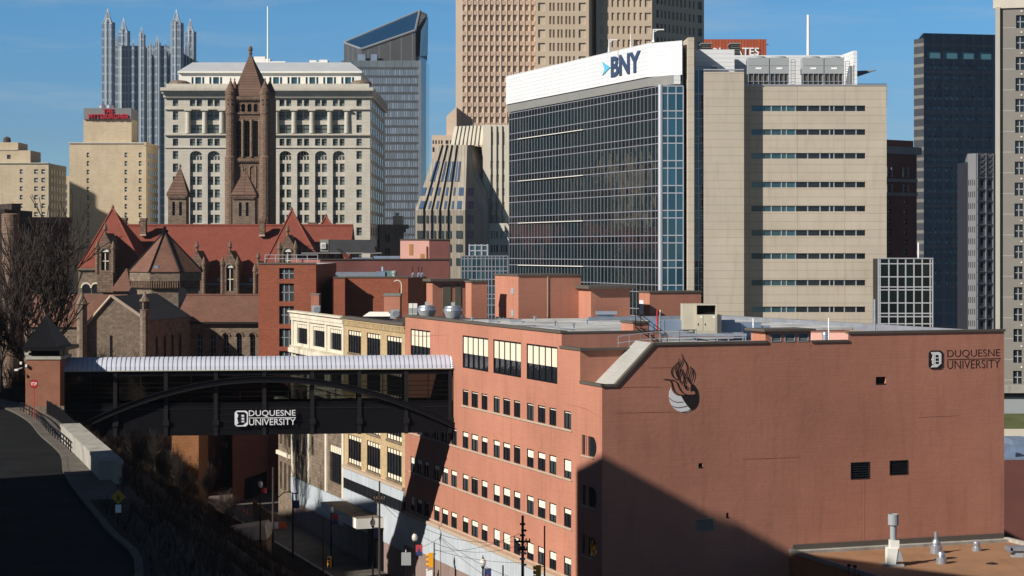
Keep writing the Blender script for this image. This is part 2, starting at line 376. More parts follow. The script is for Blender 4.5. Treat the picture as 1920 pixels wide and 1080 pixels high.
def flat(mb, F, pts, w, th, m):      # an outline in (u, z) with thickness, standing proud of the facade
    mb.poly([F.p(a, b, w + th) for a, b in pts], m)
    for (a, b), (c, d) in zip(pts, pts[1:] + pts[:1]):
        mb.poly([F.p(a, b, w), F.p(c, d, w), F.p(c, d, w + th), F.p(a, b, w + th)], m)
def ribbon(mb, F, pts, wd, w, th, m, taper=True):
    P = []
    for i in range(len(pts) - 1):       # smooth by Catmull-Rom
        p0, p1, p2, p3 = [Vector(pts[max(0, min(len(pts) - 1, k))]) for k in (i - 1, i, i + 1, i + 2)]
        for k in range(5):
            t = k / 5
            P.append(0.5 * ((2 * p1) + (-p0 + p2) * t + (2 * p0 - 5 * p1 + 4 * p2 - p3) * t * t + (-p0 + 3 * p1 - 3 * p2 + p3) * t ** 3))
    P.append(Vector(pts[-1])); n = len(P); L = []; Rr = []
    for i, p in enumerate(P):
        d = (P[min(i + 1, n - 1)] - P[max(i - 1, 0)]); d.normalize(); q = Vector((-d.y, d.x))
        k = wd / 2 * ((0.45 + 0.75 * math.sin(math.pi * i / (n - 1))) if taper else 1)
        L.append(p + q * k); Rr.append(p - q * k)
    for i in range(n - 1):
        mb.poly([F.p(L[i].x, L[i].y, w + th), F.p(L[i + 1].x, L[i + 1].y, w + th), F.p(Rr[i + 1].x, Rr[i + 1].y, w + th), F.p(Rr[i].x, Rr[i].y, w + th)], m)
D_PIECES = [[(262, 212), (425, 212), (468, 250), (468, 290), (425, 300), (410, 270), (290, 268)],
            [(422, 285), (468, 285), (468, 440), (425, 460)], [(468, 440), (385, 515), (262, 515), (300, 470), (340, 450), (425, 455)],
            [(300, 280), (330, 268), (330, 450), (290, 450), (290, 380), (268, 370), (290, 340)], [(341, 268), (353, 268), (353, 452), (341, 452)],
            [(353, 322), (422, 322), (422, 338), (353, 338)], [(353, 392), (422, 392), (422, 406), (353, 406)]]
def shield(parent, F, u0, u1, z0, z1, w, mbg, mfg):
    def c(x, y): return (u0 + (x - 225) / 275 * (u1 - u0), z1 - (y - 180) / 370 * (z1 - z0))
    mb = MB(); flat(mb, F, [c(270, 180), c(455, 180), c(500, 225), c(500, 505), c(455, 550), c(270, 550), c(225, 505), c(225, 225)], w, 0.05, mbg)
    mb.build('emblem_plate', parent)
    mb = MB()
    for i, pc in enumerate(D_PIECES): flat(mb, F, [c(*q) for q in pc], w + 0.052, 0.02 + 0.003 * i, mfg)
    mb.build('emblem_letter', parent)
# ================================================================ near block: salmon brick hall
C = (7.15, 160.0); DA = Vector((0.9414, 0.3372)); DT = Vector((-0.3373, 0.9414))
FL = Fr(C, (0.3373, -0.9414)); FRT = Fr(C, (0.9414, 0.3372))
def G(a, t): q = Vector(C) + DA * a + DT * t; return (q.x, q.y)
def gbox(mb, a0, a1, t0, t1, z0, z1, m, top=None): mb.prism([G(a0, t0), G(a1, t0), G(a1, t1), G(a0, t1)], z0, z1, m, top)
hall = Building('brick_hall', 'long painted salmon brick university hall with dark windows and a blank end wall', 'building', (C[0], C[1], 0))
uA, uB, uC_ = FL.u(760), FL.u(1053), FL.u(1088)
cols = [(770, 777), (782, 791), (795.5, 804), (814, 824), (829, 840), (846, 856.5), (867.5, 878), (884, 896), (903, 914), (925.5, 937), (943.5, 956.5), (963.5, 975.5), (988, 1000.5), (1008.5, 1022.5), (1030, 1043), (1057.5, 1071)]
rows = [(20.14, 21.62), (16.05, 17.62), (12.0, 13.57), (7.98, 9.5)]
opsA, opsB = [], []
for r, (za, zb) in enumerate(rows):
    for i, (a, b) in enumerate(cols):
        if r == 0 and i < 6: continue
        op = (FL.u(a), FL.u(b), za, zb); (opsB if a > 1050 else opsA).append((op, r))
big = [(770, 806.6), (867.5, 915.5), (925, 977), (987.5, 1045)]
bigops = [(FL.u(a), FL.u(b), 23.7, 26.8) for a, b in big]
mbw = MB()
wall(mbw, FL, uA, uB, 7.65, 28.0, [o for o, _ in opsA] + bigops, salmon, 0.13)
wall(mbw, FL, uB, uC_, 7.65, 26.75, [o for o, _ in opsB], salmon, 0.13)
dops = [(FL.u(1091), FL.u(1118.5), z0, z0 + 1.62) for z0 in (18.33, 14.27, 10.22)]
wall(mbw, FL, uC_, 0, 0.0, 24.1, dops, salmon, 0.14)
mbw.fbox(FL, uA, uC_, 0, 7.6, -0.5, -0.02, salmon)
# right (end) wall
fu = FRT.u
def rop(x0, x1, y0, y1):
    xm = (x0 + x1) / 2; return (fu(x0), fu(x1), FRT.z(xm, y1), FRT.z(xm, y0))
lv_px = [(1595, 1630, 866.5, 898), (1668, 1702, 863, 890), (1304, 1338, 972.5, 996)]
sq_px = [(1642, 1661, 706.5, 721), (1309.5, 1317.5, 868.5, 877.5), (1361.5, 1366.5, 961.5, 971.5)]
RW = 37.14; zt = 27.35
ra = [rop(*q) for q in lv_px + sq_px]
ulv0, ulv1, ust = fu(1439), fu(1520), fu(1590.5)
wall(mbw, FRT, 0, 4.5, 0, 24.1, [], salmon)
mbw.poly([FRT.p(1.24, 24.1), FRT.p(4.5, 24.1), FRT.p(4.5, zt)], salmon)
wall(mbw, FRT, 4.5, RW, 0, zt, ra, salmon, 0.4)
lou = [(fu(a), fu(b), 27.42, 28.15) for a, b in ((1446, 1465), (1471.5, 1491), (1496.5, 1516))]
wall(mbw, FRT, ulv0, ulv1, zt, 28.3, lou, salmon, 0.3)
gbox(mbw, ulv0, ulv1, 0.35, 3.0, 26.5, 28.3, salmon)
wall(mbw, FRT, ust, RW, zt, 28.0, [], salmon)
# setback walls of the stepped corner
mbw.poly([(*G(0, 4.7), 24.0), (*G(9, 4.7), 24.0), (*G(9, 4.7), 26.75), (*G(0, 4.7), 26.75)], salmon)
mbw.poly([(*G(0, 8.9), 26.6), (*G(9, 8.9), 26.6), (*G(9, 8.9), 28.0), (*G(0, 8.9), 28.0)], salmon)
gbox(mbw, 0.35, RW - 0.05, 0.5, 4.4, 0, 23.6, salmon)
# outer side and back
mbw.prism([G(RW, 0.3), G(33.1, 46.6), G(32.0, 46.6), G(RW - 1, 0.5)], 0, 27.1, salmon)
mbw.prism([G(0.45, 8.95), G(9, 8.95), G(9, 22), G(34.5, 22), G(32, 54.3), G(0.45, 54.3)], 0, 27.3, salmon); mbw.prism([G(9.02, 8.95), G(36.5, 8.95), G(34.6, 21.98), G(9.02, 21.98)], 0, 26.5, salmon)
wallo = hall.part(mbw, 'wall')
for (o, r) in opsA + opsB:
    hall.win(FL, *o, depth=0.13, g=random.choice((win_dark, win_dark, win_far)), fr=darkm, nv=1, nh=0, bar=0.08, bl=blind2, blf=0.12 if r == 0 else random.choice([0.3, 0.32, 0.34, 0.27, 0.45, 0.36, 0.3, 0.62, 0.12]), jit=0)
for o in bigops: hall.win(FL, *o, depth=0.13, g=win_dark, fr=blackm, nv=4, nh=1, bar=0.12, bl=blind, blf=0.55, jit=0)
# windows with their own frame and blind sub-parts
hall_wins = hall.wins; hall.wins = []
for W in hall_wins:
    _, F, a, b, c, d, depth, g, fr, nv, nh, w, bar, bl, blf, jit = W
    k = -depth + 0.02
    mb = MB(); mb.poly([F.p(a, c, k), F.p(b, c, k), F.p(b, d, k), F.p(a, d, k)], g); wo = hall.part(mb, 'window')
    mb = MB(); mb.poly([F.p(a, d - (d - c) * blf, k + 0.03), F.p(b, d - (d - c) * blf, k + 0.03), F.p(b, d, k + 0.03), F.p(a, d, k + 0.03)], bl); mb.build('blind', wo)
    mb = MB(); du = (b - a) / (nv + 1)
    for i in range(0, nv + 2):
        x = min(max(a + du * i, a + bar / 2), b - bar / 2); mb.fbox(F, x - bar / 2, x + bar / 2, c, d if (nv > 1 or i != 1) else d - (d - c) * blf, k, k + 0.09, fr)
    for z in (c, d - bar): mb.fbox(F, a, b, z, z + bar, k - 0.003, k + 0.093, fr)
    mb.build('window_frame', wo)
for o in dops:      # D-shaped windows
    a, b, c, d = o; r = (d - c) / 2; zc = (c + d) / 2; mid = b - r * 1.0
    wo = MB(); wo.poly([FL.p(a, c, -0.12), FL.p(b, c, -0.12), FL.p(b, d, -0.12), FL.p(a, d, -0.12)], win_dark); wo = hall.part(wo, 'round_ended_window')
    mb = MB()
    for sg in (-1, 1):
        prev = (b - r, zc + sg * r)
        for i in range(1, 9):
            t = math.pi / 2 * i / 8; cur = (b - r + r * math.sin(t), zc + sg * r * math.cos(t))
            mb.poly([FL.p(prev[0], prev[1], 0.002), FL.p(prev[0], zc + sg * r, 0.002), FL.p(cur[0], zc + sg * r, 0.002), FL.p(cur[0], cur[1], 0.002)], salmon)
            mb.poly([FL.p(prev[0], prev[1]), FL.p(cur[0], cur[1]), FL.p(cur[0], cur[1], -0.12), FL.p(prev[0], prev[1], -0.12)], salmon); prev = cur
    mb.build('rounded_surround', wo)
    mb = MB()
    for q in (0.22, 0.34): mb.fbox(FL, a + (b - a) * q, a + (b - a) * (q + 0.07), c, d, -0.11, -0.01, salmon)
    mb.build('brick_mullion', wo)
mb = MB()
for z in (20.14, 16.05, 12.0, 7.98):
    mb.fbox(FL, FL.u(866 if z > 20 else 768), FL.u(1073), z - 0.17, z - 0.01, 0.002, 0.09, sillm)
for z in (18.33, 14.27, 10.22): mb.fbox(FL, FL.u(1090.5), FL.u(1114), z - 0.14, z - 0.01, 0.002, 0.09, sillm)
hall.part(mb, 'window_sill')
mb = MB()       # copings
mb.fbox(FL, uA, uB + 0.05, 28.0, 28.22, -0.5, 0.12, coping)
mb.fbox(FL, uB - 0.3, uC_ + 0.1, 26.75, 26.97, -0.5, 0.1, coping)
gbox(mb, -0.1, 9.3, 4.45, 4.95, 26.76, 26.97, coping)
mb.fbox(FL, uC_, 0.1, 24.1, 24.3, -0.4, 0.1, coping)
mb.fbox(FRT, -0.1, 1.24, 24.1, 24.3, -0.4, 0.1, coping)
mb.hexa([FRT.p(1.24, 24.1, 0.1), FRT.p(4.5, zt, 0.1), FRT.p(4.5, zt, -0.35), FRT.p(1.24, 24.1, -0.35)], [FRT.p(1.15, 24.3, 0.1), FRT.p(4.4, zt + 0.2, 0.1), FRT.p(4.4, zt + 0.2, -0.35), FRT.p(1.15, 24.3, -0.35)], coping)
mb.fbox(FRT, 4.4, ulv0 - 0.05, zt, zt + 0.2, -0.4, 0.1, coping)
mb.fbox(FRT, ulv1 + 0.05, ust - 0.02, zt, zt + 0.16, -0.4, 0.1, coping)
mb.fbox(FRT, ulv0 - 0.4, ulv1 + 0.35, 28.3, 28.48, -3.4, 0.25, coping)
mb.fbox(FRT, ust - 0.02, RW + 0.1, 28.0, 28.2, -0.4, 0.1, coping)
gbox(mb, -0.05, 9.1, 8.85, 9.2, 28.0, 28.15, coping)
hall.part(mb, 'coping')
mb = MB()       # roofs
mb.prism([G(0.3, 9.1), G(9, 9.1), G(9, 22), G(34.8, 22), G(33, 46.6), G(32, 54.2), G(0.3, 54.2)], 27.35, 27.6, roof_mem)
mb.prism([G(9.02, .35), G(36.8, .35), G(35.0, 21.98), G(9.02, 21.98)], 26.6, 26.9, roof_mem)
gbox(mb, 0.2, 9.0, 4.9, 8.95, 26.4, 26.6, galv_lt)
hall.part(mb, 'roof')
mb = MB()
gbox(mb, 0.2, 1.3, 0.3, 4.7, 23.8, 24.12, roof_mem)
mb.hexa([(*G(1.3, 0.35), 23.9), (*G(4.9, 0.35), 23.9), (*G(4.9, 4.68), 23.9), (*G(1.3, 4.68), 23.9)], [(*G(1.3, 0.35), 24.14), (*G(4.9, 0.35), 27.5), (*G(4.9, 4.68), 27.5), (*G(1.3, 4.68), 24.14)], mat('grey_deck', (0.33, 0.32, 0.30), .8, .12, .5, streak=.1))
gbox(mb, 4.9, 9, 0.35, 4.68, 26.8, 27.35, concrete)
hall.part(mb, 'sloping_skylight_deck')
for F_, ln in ((FRT, [(1152, 774.5), (1210, 773.5), (1265, 772)]), (FRT, [(1165, 727), (1200, 725.5), (1242, 726)]), (FRT, [(1214, 690), (1262, 689)]), (FRT, [(1390, 861), (1430, 860), (1500, 857)]), (FRT, [(1720, 783), (1800, 779)]), (FL, [(1062, 757), (1095, 766), (1128, 783)]), (FL, [(1017, 749), (1025, 761)]), (FL, [(924, 812), (937, 829)]), (FL, [(770, 627), (790, 630), (840, 628)])):
    mb = MB(); ribbon(mb, F_, [(F_.u(a), F_.z(a, c)) for a, c in ln], 0.03, 0.004, 0.006, mat('old_repair_seam', (0.23, 0.085, 0.055), 0.9)); hall.part(mb, 'repair_seam')
mb = MB(); mb.fbox(FRT, fu(1619.5), fu(1620.6), FRT.z(1620, 1020), FRT.z(1620, 898), 0.004, 0.012, mat('pale_streak', (0.46, 0.20, 0.14), .9)); hall.part(mb, 'pale_run_mark')
mb = MB()       # far parapet with silver flashing
mb.prism([G(36.7, 0.4), G(37.1, 0.4), G(33.2, 46.6), G(32.8, 46.6)], 27.3, 28.0, galv, coping)
mb.prism([G(17.5, 46.4), G(33.0, 46.4), G(33.0, 46.8), G(17.5, 46.8)], 27.3, 28.0, galv, coping)
hall.part(mb, 'parapet')
mb = MB()
mb.fbox(FL, uA + 0.02, uC_ - 0.3, 4.2, 7.38, 0.0, 0.22, siding); hall.part(mb, 'metal_siding')
mb = MB(); mb.fbox(FL, uA, uC_ - 0.1, 7.38, 7.68, 0.0, 0.34, sillm); hall.part(mb, 'stone_belt')
mb = MB(); mb.fbox(FL, uA + 0.02, uC_ - 0.3, 0, 4.2, 0.0, 0.16, base_pnl); hall.part(mb, 'ground_floor_panelling')
def louver(parent, F, a, b, c, d, n, m=darkm, back=blackm, name='louver_vent', **t):
    mb = MB(); mb.poly([F.p(a, c, -0.3), F.p(b, c, -0.3), F.p(b, d, -0.3), F.p(a, d, -0.3)], back)
    for i in range(n):
        z = c + (d - c) * (i + 0.5) / n; h = (d - c) / n * 0.45
        mb.hexa([F.p(a, z - h, 0.0), F.p(b, z - h, 0.0), F.p(b, z - h + 0.02, -0.01), F.p(a, z - h + 0.02, -0.01)], [F.p(a, z + h * 0.5, -0.16), F.p(b, z + h * 0.5, -0.16), F.p(b, z + h * 0.5 + 0.02, -0.17), F.p(a, z + h * 0.5 + 0.02, -0.17)], m)
    for x0, x1, y0, y1 in ((a, a + 0.06, c, d), (b - 0.06, b, c, d), (a, b, c, c + 0.06), (a, b, d - 0.06, d)): mb.fbox(F, x0, x1, y0, y1, -0.1, 0.03, m)
    o = mb.build(name, parent)
    for k, v in t.items(): o[k] = v
for i, q in enumerate(lv_px): louver(hall.root, FRT, *rop(*q), 7, m=mat('louver_lit_tan', (0.30, 0.27, 0.21), .7) if i == 2 else darkm)  # lowest louver painted tan so it looks sunlit while it lies in shadow
for q in lou: louver(hall.root, FRT, *q, 6, m=grey_unit, back=mat('olive_filter', (0.16, 0.15, 0.03), 0.9))
for q in sq_px:
    mb = MB(); a, b, c, d = rop(*q); mb.poly([FRT.p(a, c, -0.35), FRT.p(b, c, -0.35), FRT.p(b, d, -0.35), FRT.p(a, d, -0.35)], blackm)
    mb.fbox(FRT, a, b, c, c + 0.08, -0.3, 0.02, darkm); mb.fbox(FRT, a, a + 0.06, c, d, -0.3, 0.02, darkm); hall.part(mb, 'wall_opening')
# penthouses
def pbox(xc, Yc, xl, xr, ptop, z0=27.5, m=salmon, cap=coping, capz=0.18, over=0.1, name='rooftop_penthouse'):
    o = (X(xc, Yc), Yc); fl = Fr(o, (0.3373, -0.9414)); fr = Fr(o, (0.9414, 0.3372))
    L = -fl.u(xl); W = fr.u(xr); z1 = Z(ptop, Yc)
    def q(a, t): v = Vector(o) + DA * a + DT * t; return (v.x, v.y)
    mb = MB(); mb.prism([q(0, 0), q(W, 0), q(W, L), q(0, L)], z0, z1 - capz, m)
    p = hall.part(mb, name)
    mb = MB(); mb.prism([q(-over, -over), q(W + over, -over), q(W + over, L + over), q(-over, L + over)], z1 - capz, z1, cap); mb.build('coping', p)
    return p, fl, fr, L, W, z1
pA, flA, frA, LA, WA, zA = pbox(972, 218.5, 928, 1089.5, 514.5)
mb = MB(); mb.fbox(frA, frA.u(1026), frA.u(1027.5), 27.6, zA - 0.2, 0, 0.08, sillm); mb.build('drain_pipe', pA)
mb = MB()
for a, b in ((540, 552), (582, 594)): mb.fbox(flA, flA.u(959), flA.u(964), Z(b, 219), Z(a, 219), 0, 0.06, grey_unit)
mb.build('vent_grille', pA)
pB, flB, frB, LB, WB, zB = pbox(1108, 217.5, 1072, 1181, 535.5, capz=0.35, over=0.45)
pC, flC, frC, LC, WC, zC = pbox(1218, 224, 1198, 1314.5, 546)
mb = MB(); mb.fbox(flC, flC.u(1200), flC.u(1207), 27.6, 29.3, 0, 0.07, white_paint); mb.build('door', pC)
pD, flD, frD, LD, WD, zD = pbox(884, 220, 873, 913.5, 526.5)
pE, flE, frE, LE, WE, zE = pbox(811, 235, 799.5, 872.5, 523, z0=27.3, capz=0.3, over=0.35)
for a, b in ((830, 845), (853, 864)):
    mb = MB(); mb.fbox(frE, frE.u(a), frE.u(b), 27.5, 30.9, 0.0, 0.06, mat('olive_grey_door', (0.12, 0.115, 0.085), 0.6)); mb.build('door', pE)
# signs on the end wall
dq = MB(); Ft = FRT
lt = thing('wall_sign', 'dark university name lettering with black shield on the end wall of the salmon hall', 'sign', FRT.p(fu(1741), 25.0, 0.05))
shield(lt, FRT, fu(1741), fu(1767.3), FRT.z(1754, 691.8), FRT.z(1754, 657), 0.0, ink, white_paint)
text_mb(FRT, 'DUQUESNE', fu(1776), fu(1874.7), FRT.z(1825, 671.2), FRT.z(1825, 655.3), 0.004, brown_ink, parent=lt, name='lettering', bold=-0.008, thick=0.01)
text_mb(FRT, 'UNIVERSITY', fu(1776), fu(1874.7), FRT.z(1825, 690.7), FRT.z(1825, 675), 0.004, brown_ink, parent=lt, name='lettering', bold=-0.008, thick=0.01)
mb = MB(); z_ = FRT.z(1825, 673.2); mb.fbox(FRT, fu(1775.5), fu(1876), z_ - 0.03, z_ + 0.03, 0.004, 0.014, brown_ink); mb.build('divider_bar', lt)
em = thing('wall_emblem', 'painted flame, dove and striped globe emblem high on the salmon end wall', 'emblem', FRT.p(fu(1245), 22.0, 0.05))
def EC(x, y): px = 1230 + x / 8.31; return (fu(px), FRT.z(px, 650 + y / 8.31))
def ring(pts):      # smooth closed outline
    out = []; n = len(pts)
    for i in range(n):
        p0, p1, p2, p3 = [Vector(pts[(i + k) % n]) for k in (-1, 0, 1, 2)]
        for k in range(3):
            t = k / 3; out.append(tuple(0.5 * ((2 * p1) + (-p0 + p2) * t + (2 * p0 - 5 * p1 + 4 * p2 - p3) * t * t + (-p0 + 3 * p1 - 3 * p2 + p3) * t ** 3)))
    return out
mb = MB(); flat(mb, FRT, [EC(*q) for q in [(545, 560), (600, 600), (645, 670), (667, 760), (662, 860), (635, 930), (592, 975), (550, 990), (490, 925), (435, 850), (390, 770), (480, 755), (560, 745), (615, 738), (602, 705), (582, 685), (560, 683), (540, 695), (535, 650), (542, 600)]], 0.004, 0.02, ink); mb.build('globe_dark_half', em)
mb = MB(); flat(mb, FRT, [EC(*q) for q in [(235, 640), (208, 700), (200, 770), (215, 860), (260, 945), (330, 1000), (430, 1028), (500, 1020), (550, 990), (490, 925), (435, 850), (390, 770), (330, 765), (280, 730), (245, 680)]], 0.004, 0.02, white_paint); mb.build('globe_light_half', em)
mb = MB()
for i, ln in enumerate([[(203, 795), (250, 840), (330, 865), (425, 862)], [(245, 925), (340, 950), (485, 925)], [(400, 1018), (470, 1010), (540, 978)]]):
    ribbon(mb, FRT, [EC(*q) for q in ln], 0.06, 0.02, 0.012 + 0.002 * i, mat('emblem_stripe_brown', (0.17, 0.07, 0.05), 0.8), False)
mb.build('globe_stripes', em)
mb = MB()
RB = [[(105, 515), (150, 508), (210, 518), (240, 560), (260, 640), (290, 700), (350, 745), (430, 757), (540, 748)], [(210, 520), (270, 525), (320, 555), (350, 620), (390, 690), (440, 735), (500, 750)],
      [(365, 185), (345, 240), (290, 300), (250, 350), (240, 400), (260, 460), (300, 500), (345, 510)], [(365, 185), (345, 260), (312, 330), (310, 400), (340, 480), (380, 540), (430, 565)],
      [(395, 110), (417, 180), (400, 250), (357, 340), (345, 430), (360, 500), (380, 585)], [(415, 180), (460, 250), (485, 330), (475, 400), (440, 490), (420, 560), (400, 605)],
      [(402, 345), (372, 420), (362, 480)], [(402, 345), (420, 430), (440, 560)], [(480, 455), (452, 530), (440, 600), (468, 662), (482, 625), (450, 600)], [(480, 455), (500, 520), (532, 580)],
      [(530, 310), (542, 380), (512, 470), (515, 530), (540, 572)], [(530, 310), (570, 360), (585, 430), (572, 500), (555, 562)]]
for i, ln in enumerate(RB): ribbon(mb, FRT, [EC(*q) for q in ln], 0.09, 0.004, 0.03 + 0.0015 * i, ink)
mb.build('flame_and_dove_outline', em)

# ================================================================ rooftop equipment on the hall
ZR = 27.6
def lath(name, label, cat, px, Y, z, prof, m, group=None, n=20):
    mb = MB(); mb.lathe((X(px, Y), Y, z), prof, m, n); return single(mb, name, label, cat, group, smooth=False)
for i, (px, Y, lb) in enumerate(((800.5, 216.5, 'silver mushroom exhaust fan on the hall roof, the one nearer the white bridge roof'), (849.5, 214.5, 'silver mushroom exhaust fan on the hall roof beside the brick shaft'))):
    t = thing('exhaust_fan', lb, 'exhaust fan', (X(px, Y), Y, ZR), 'mushroom exhaust fans on the salmon hall roof')
    c = (X(px, Y), Y, ZR - 0.05)
    for nm, prof, m in (('fan_tub', [(0.6, 0), (0.75, 0.25), (0.98, 0.8), (1.02, 0.9)], grey_unit), ('fan_dome', [(0.98, 0.9), (1.04, 0.93), (1.0, 1.15), (0.88, 1.3), (0.85, 1.42), (0.3, 1.5), (0.02, 1.52)], galv)):
        mb = MB(); mb.lathe(c, prof, m, 28); mb.build(nm, t, smooth=True)
    mb = MB(); mb.box(c[0] - 0.2, c[0] + 0.2, c[1] - 0.2, c[1] + 0.2, c[2] + 1.5, c[2] + 1.85, grey_unit); mb.build('motor_box', t)
for i, px in enumerate((770, 778.5)):
    mb = MB(); Y = 221; x = X(px, Y); mb.box(x - 0.22, x + 0.22, Y, Y + 0.4, ZR + 0.3, ZR + 1.5, white_trim); mb.box(x - 0.2, x + 0.2, Y - 0.02, Y, ZR + 0.4, ZR + 1.0, grey_unit)
    mb.box(x - 0.2, x - 0.14, Y, Y + 0.3, ZR, ZR + 0.3, darkm); mb.box(x + 0.14, x + 0.2, Y, Y + 0.3, ZR, ZR + 0.3, darkm)
    single(mb, 'condenser_unit', ('left' if i == 0 else 'right') + ' one of two narrow cream condenser units beside the silver fans', 'condenser', 'narrow cream condensers on the hall roof')
# beige air handler
t = thing('air_handler', 'big beige rooftop air handler with a black intake opening', 'air handler', (X(1322, 178), 178, 26.9))
Y = 178.0; Fh = front(Y); xa, xb, xm = X(1280, Y), X(1344.5, Y), X(1304, Y)
mb = MB(); mb.box(xm, xb, Y, Y + 2.2, 27.6, Z(590, Y), beige_unit); mb.box(xa, xm - 0.003, Y + 0.15, Y + 2.2, 27.9, Z(570, Y), beige_unit)
mb.box(xm, xb, Y + 1.0, Y + 2.2, Z(590, Y), Z(570, Y), beige_unit); mb.box(xm, xb, Y, Y + 1.0, Z(572.5, Y), Z(569.5, Y), beige_unit)
mb.box(xm, xm + 0.12, Y, Y + 1.0, Z(590, Y), Z(572.5, Y), beige_unit); mb.box(xb - 0.12, xb, Y, Y + 1.0, Z(590, Y), Z(572.5, Y), beige_unit)
mb.box(xb, xb + 0.45, Y + 0.6, Y + 2.2, 27.6, Z(591, Y), beige_unit); mb.build('casing', t)
mb = MB(); mb.hexa([(xm + 0.13, Y + 0.5, Z(589.5, Y)), (xb - 0.13, Y + 0.5, Z(589.5, Y)), (xb - 0.13, Y + 0.99, Z(589.5, Y)), (xm + 0.13, Y + 0.99, Z(589.5, Y))], [(xm + 0.13, Y + 0.9, Z(573, Y)), (xb - 0.13, Y + 0.9, Z(573, Y)), (xb - 0.13, Y + 0.99, Z(573, Y)), (xm + 0.13, Y + 0.99, Z(573, Y))], blackm); mb.build('intake_screen', t)
for a, b in ((1307, 1318), (1320, 1342)):
    mb = MB(); mb.fbox(Fh, X(a, Y), X(b, Y), Z(622, Y), Z(592, Y), 0.0, 0.03, beige_unit); d_ = mb.build('access_door', t)
    mb = MB(); mb.fbox(Fh, X(a, Y) + 0.06, X(a, Y) + 0.12, Z(610, Y), Z(606, Y), 0.03, 0.07, darkm); mb.fbox(Fh, X(b, Y) - 0.25, X(b, Y) - 0.08, Z(596, Y), Z(592.5, Y), 0.031, 0.04, white_paint); mb.build('latch', d_)
mb = MB(); Y = 179.0
mb.box(X(1216, Y), X(1292, Y), Y, Y + 1.2, Z(621, Y), Z(601, Y), galv_lt); mb.box(X(1211, Y), X(1216, Y), Y + 0.1, Y + 1.1, Z(617, Y), Z(603, Y), galv_lt)
mb.box(X(1245, Y) - 0.03, X(1245, Y) + 0.03, Y - 0.04, Y + 1.24, Z(621, Y) - 0.03, Z(601, Y) + 0.03, galv); single(mb, 'air_duct', 'wide bluish silver duct to the left of the beige air handler', 'duct')
mb = MB(); Y = 181.0
mb.box(X(1353, Y), X(1378, Y), Y, Y + 1.2, Z(628, Y), Z(600, Y), galv_lt); mb.box(X(1378, Y) + 0.003, X(1428, Y), Y + 0.1, Y + 1.1, Z(642, Y), Z(605, Y), galv_lt); mb.box(X(1428, Y) + 0.003, X(1445, Y), Y + 0.2, Y + 1.1, Z(640, Y), Z(611, Y), galv_lt)
mb.box(X(1392, Y) - 0.03, X(1392, Y) + 0.03, Y + 0.07, Y + 1.13, Z(642, Y) - 0.03, Z(605, Y) + 0.03, galv); single(mb, 'air_duct', 'stepped bluish silver duct to the right of the beige air handler', 'duct')
mb = MB(); Y = 176.5      # steel dunnage
for (a, b, c, d) in ((1226, 1400, 630, 625.5), (1226, 1396, 634, 631.5)): mb.box(X(a, Y), X(b, Y), Y, Y + 0.25, Z(c, Y), Z(d, Y), galv)
mb.box(X(1226, Y), X(1400, Y), Y + 2.6, Y + 2.8, Z(630, Y) , Z(625.5, Y), galv)
for a in (1228, 1240, 1278, 1300, 1345, 1366, 1393, 1398): mb.box(X(a, Y) - 0.05, X(a, Y) + 0.05, Y + 0.02, Y + 0.2, 26.9, Z(630, Y), galv)
single(mb, 'steel_equipment_frame', 'low galvanised steel frame carrying the beige air handler and its ducts', 'steel frame')
def pipe(name, label, cat, px, Y, y0, y1, r, m, bands=0, group=None):
    mb = MB(); x = X(px, Y); mb.tube((x, Y, Z(y1, Y)), (x, Y, Z(y0, Y)), r, r, m, 10)
    for k in range(bands): z = Z(y1 + (y0 - y1) * (k + 1) / (bands + 1), Y); mb.tube((x, Y, z - 0.05), (x, Y, z + 0.05), r * 1.3, r * 1.3, m, 10)
    return single(mb, name, label, cat, group)
pipe('vent_pipe', 'thin red pipe standing beside the bluish duct near the stair', 'pipe', 1232.5, 176, 581, 640, 0.075, red_paint, 2)
pipe('vent_pipe', 'thin pale pipe next to the red one by the bluish duct', 'pipe', 1238, 176.3, 581, 640, 0.05, white_trim, 1)
pipe('vent_pipe', 'slim white pipe left of the triple louver on the end wall roof', 'pipe', 1412.5, 169, 597, 642, 0.06, white_paint, 3)
pipe('vent_pipe', 'slim white pipe right of the triple louver on the end wall roof', 'pipe', 1554, 171, 596, 640, 0.06, white_paint, 4)
pipe('flue_pipe', 'tall grey metal flue behind the end wall parapet', 'flue', 1640, 180, 561, 620, 0.11, galv, 2)
lath('roof_ventilator', 'small silver drum ventilator by the right hand white pipe', 'ventilator', 1547.5, 173, 26.9, [(0.28, 0), (0.28, 0.75), (0.34, 0.8), (0.3, 1.0), (0.05, 1.05)], galv)
mb = MB(); Y = 216.0; mb.box(X(1121, Y), X(1151, Y), Y, Y + 1, 27.6, 28.05, galv_lt); mb.box(X(1117, Y), X(1157, Y), Y - 0.2, Y + 1.2, 28.05, 28.4, galv)
single(mb, 'roof_hood', 'low wide silver hood in front of the middle salmon penthouse', 'ventilator')
mb = MB(); Y = 205.0
for a, b in ((916, 932), (956, 978)): mb.box(X(a, Y), X(b, Y), Y, Y + 2.2, 27.6, 27.85, galv)
single(mb, 'roof_hatch', 'pair of flat silver roof curbs left on the pale roof', 'roof hatch')
rr = random.Random(5)
for k, (px, Y) in enumerate(((885, 208), (1003, 210), (1040, 196), (1075, 190), (1100, 200))):
    lath('roof_drain_vent', ['stubby pipe vent near the brick shaft on the pale roof', 'stubby pipe vent just below the tall salmon penthouse', 'stubby pipe vent near the edge over the big windows', 'stubby pipe vent close to the stepped corner', 'stubby pipe vent in front of the middle penthouse'][k], 'pipe vent', px, Y, 27.6, [(0.12, 0), (0.12, 0.35), (0.2, 0.37), (0.2, 0.45)], galv, 'stubby vents on the hall roof', 10)
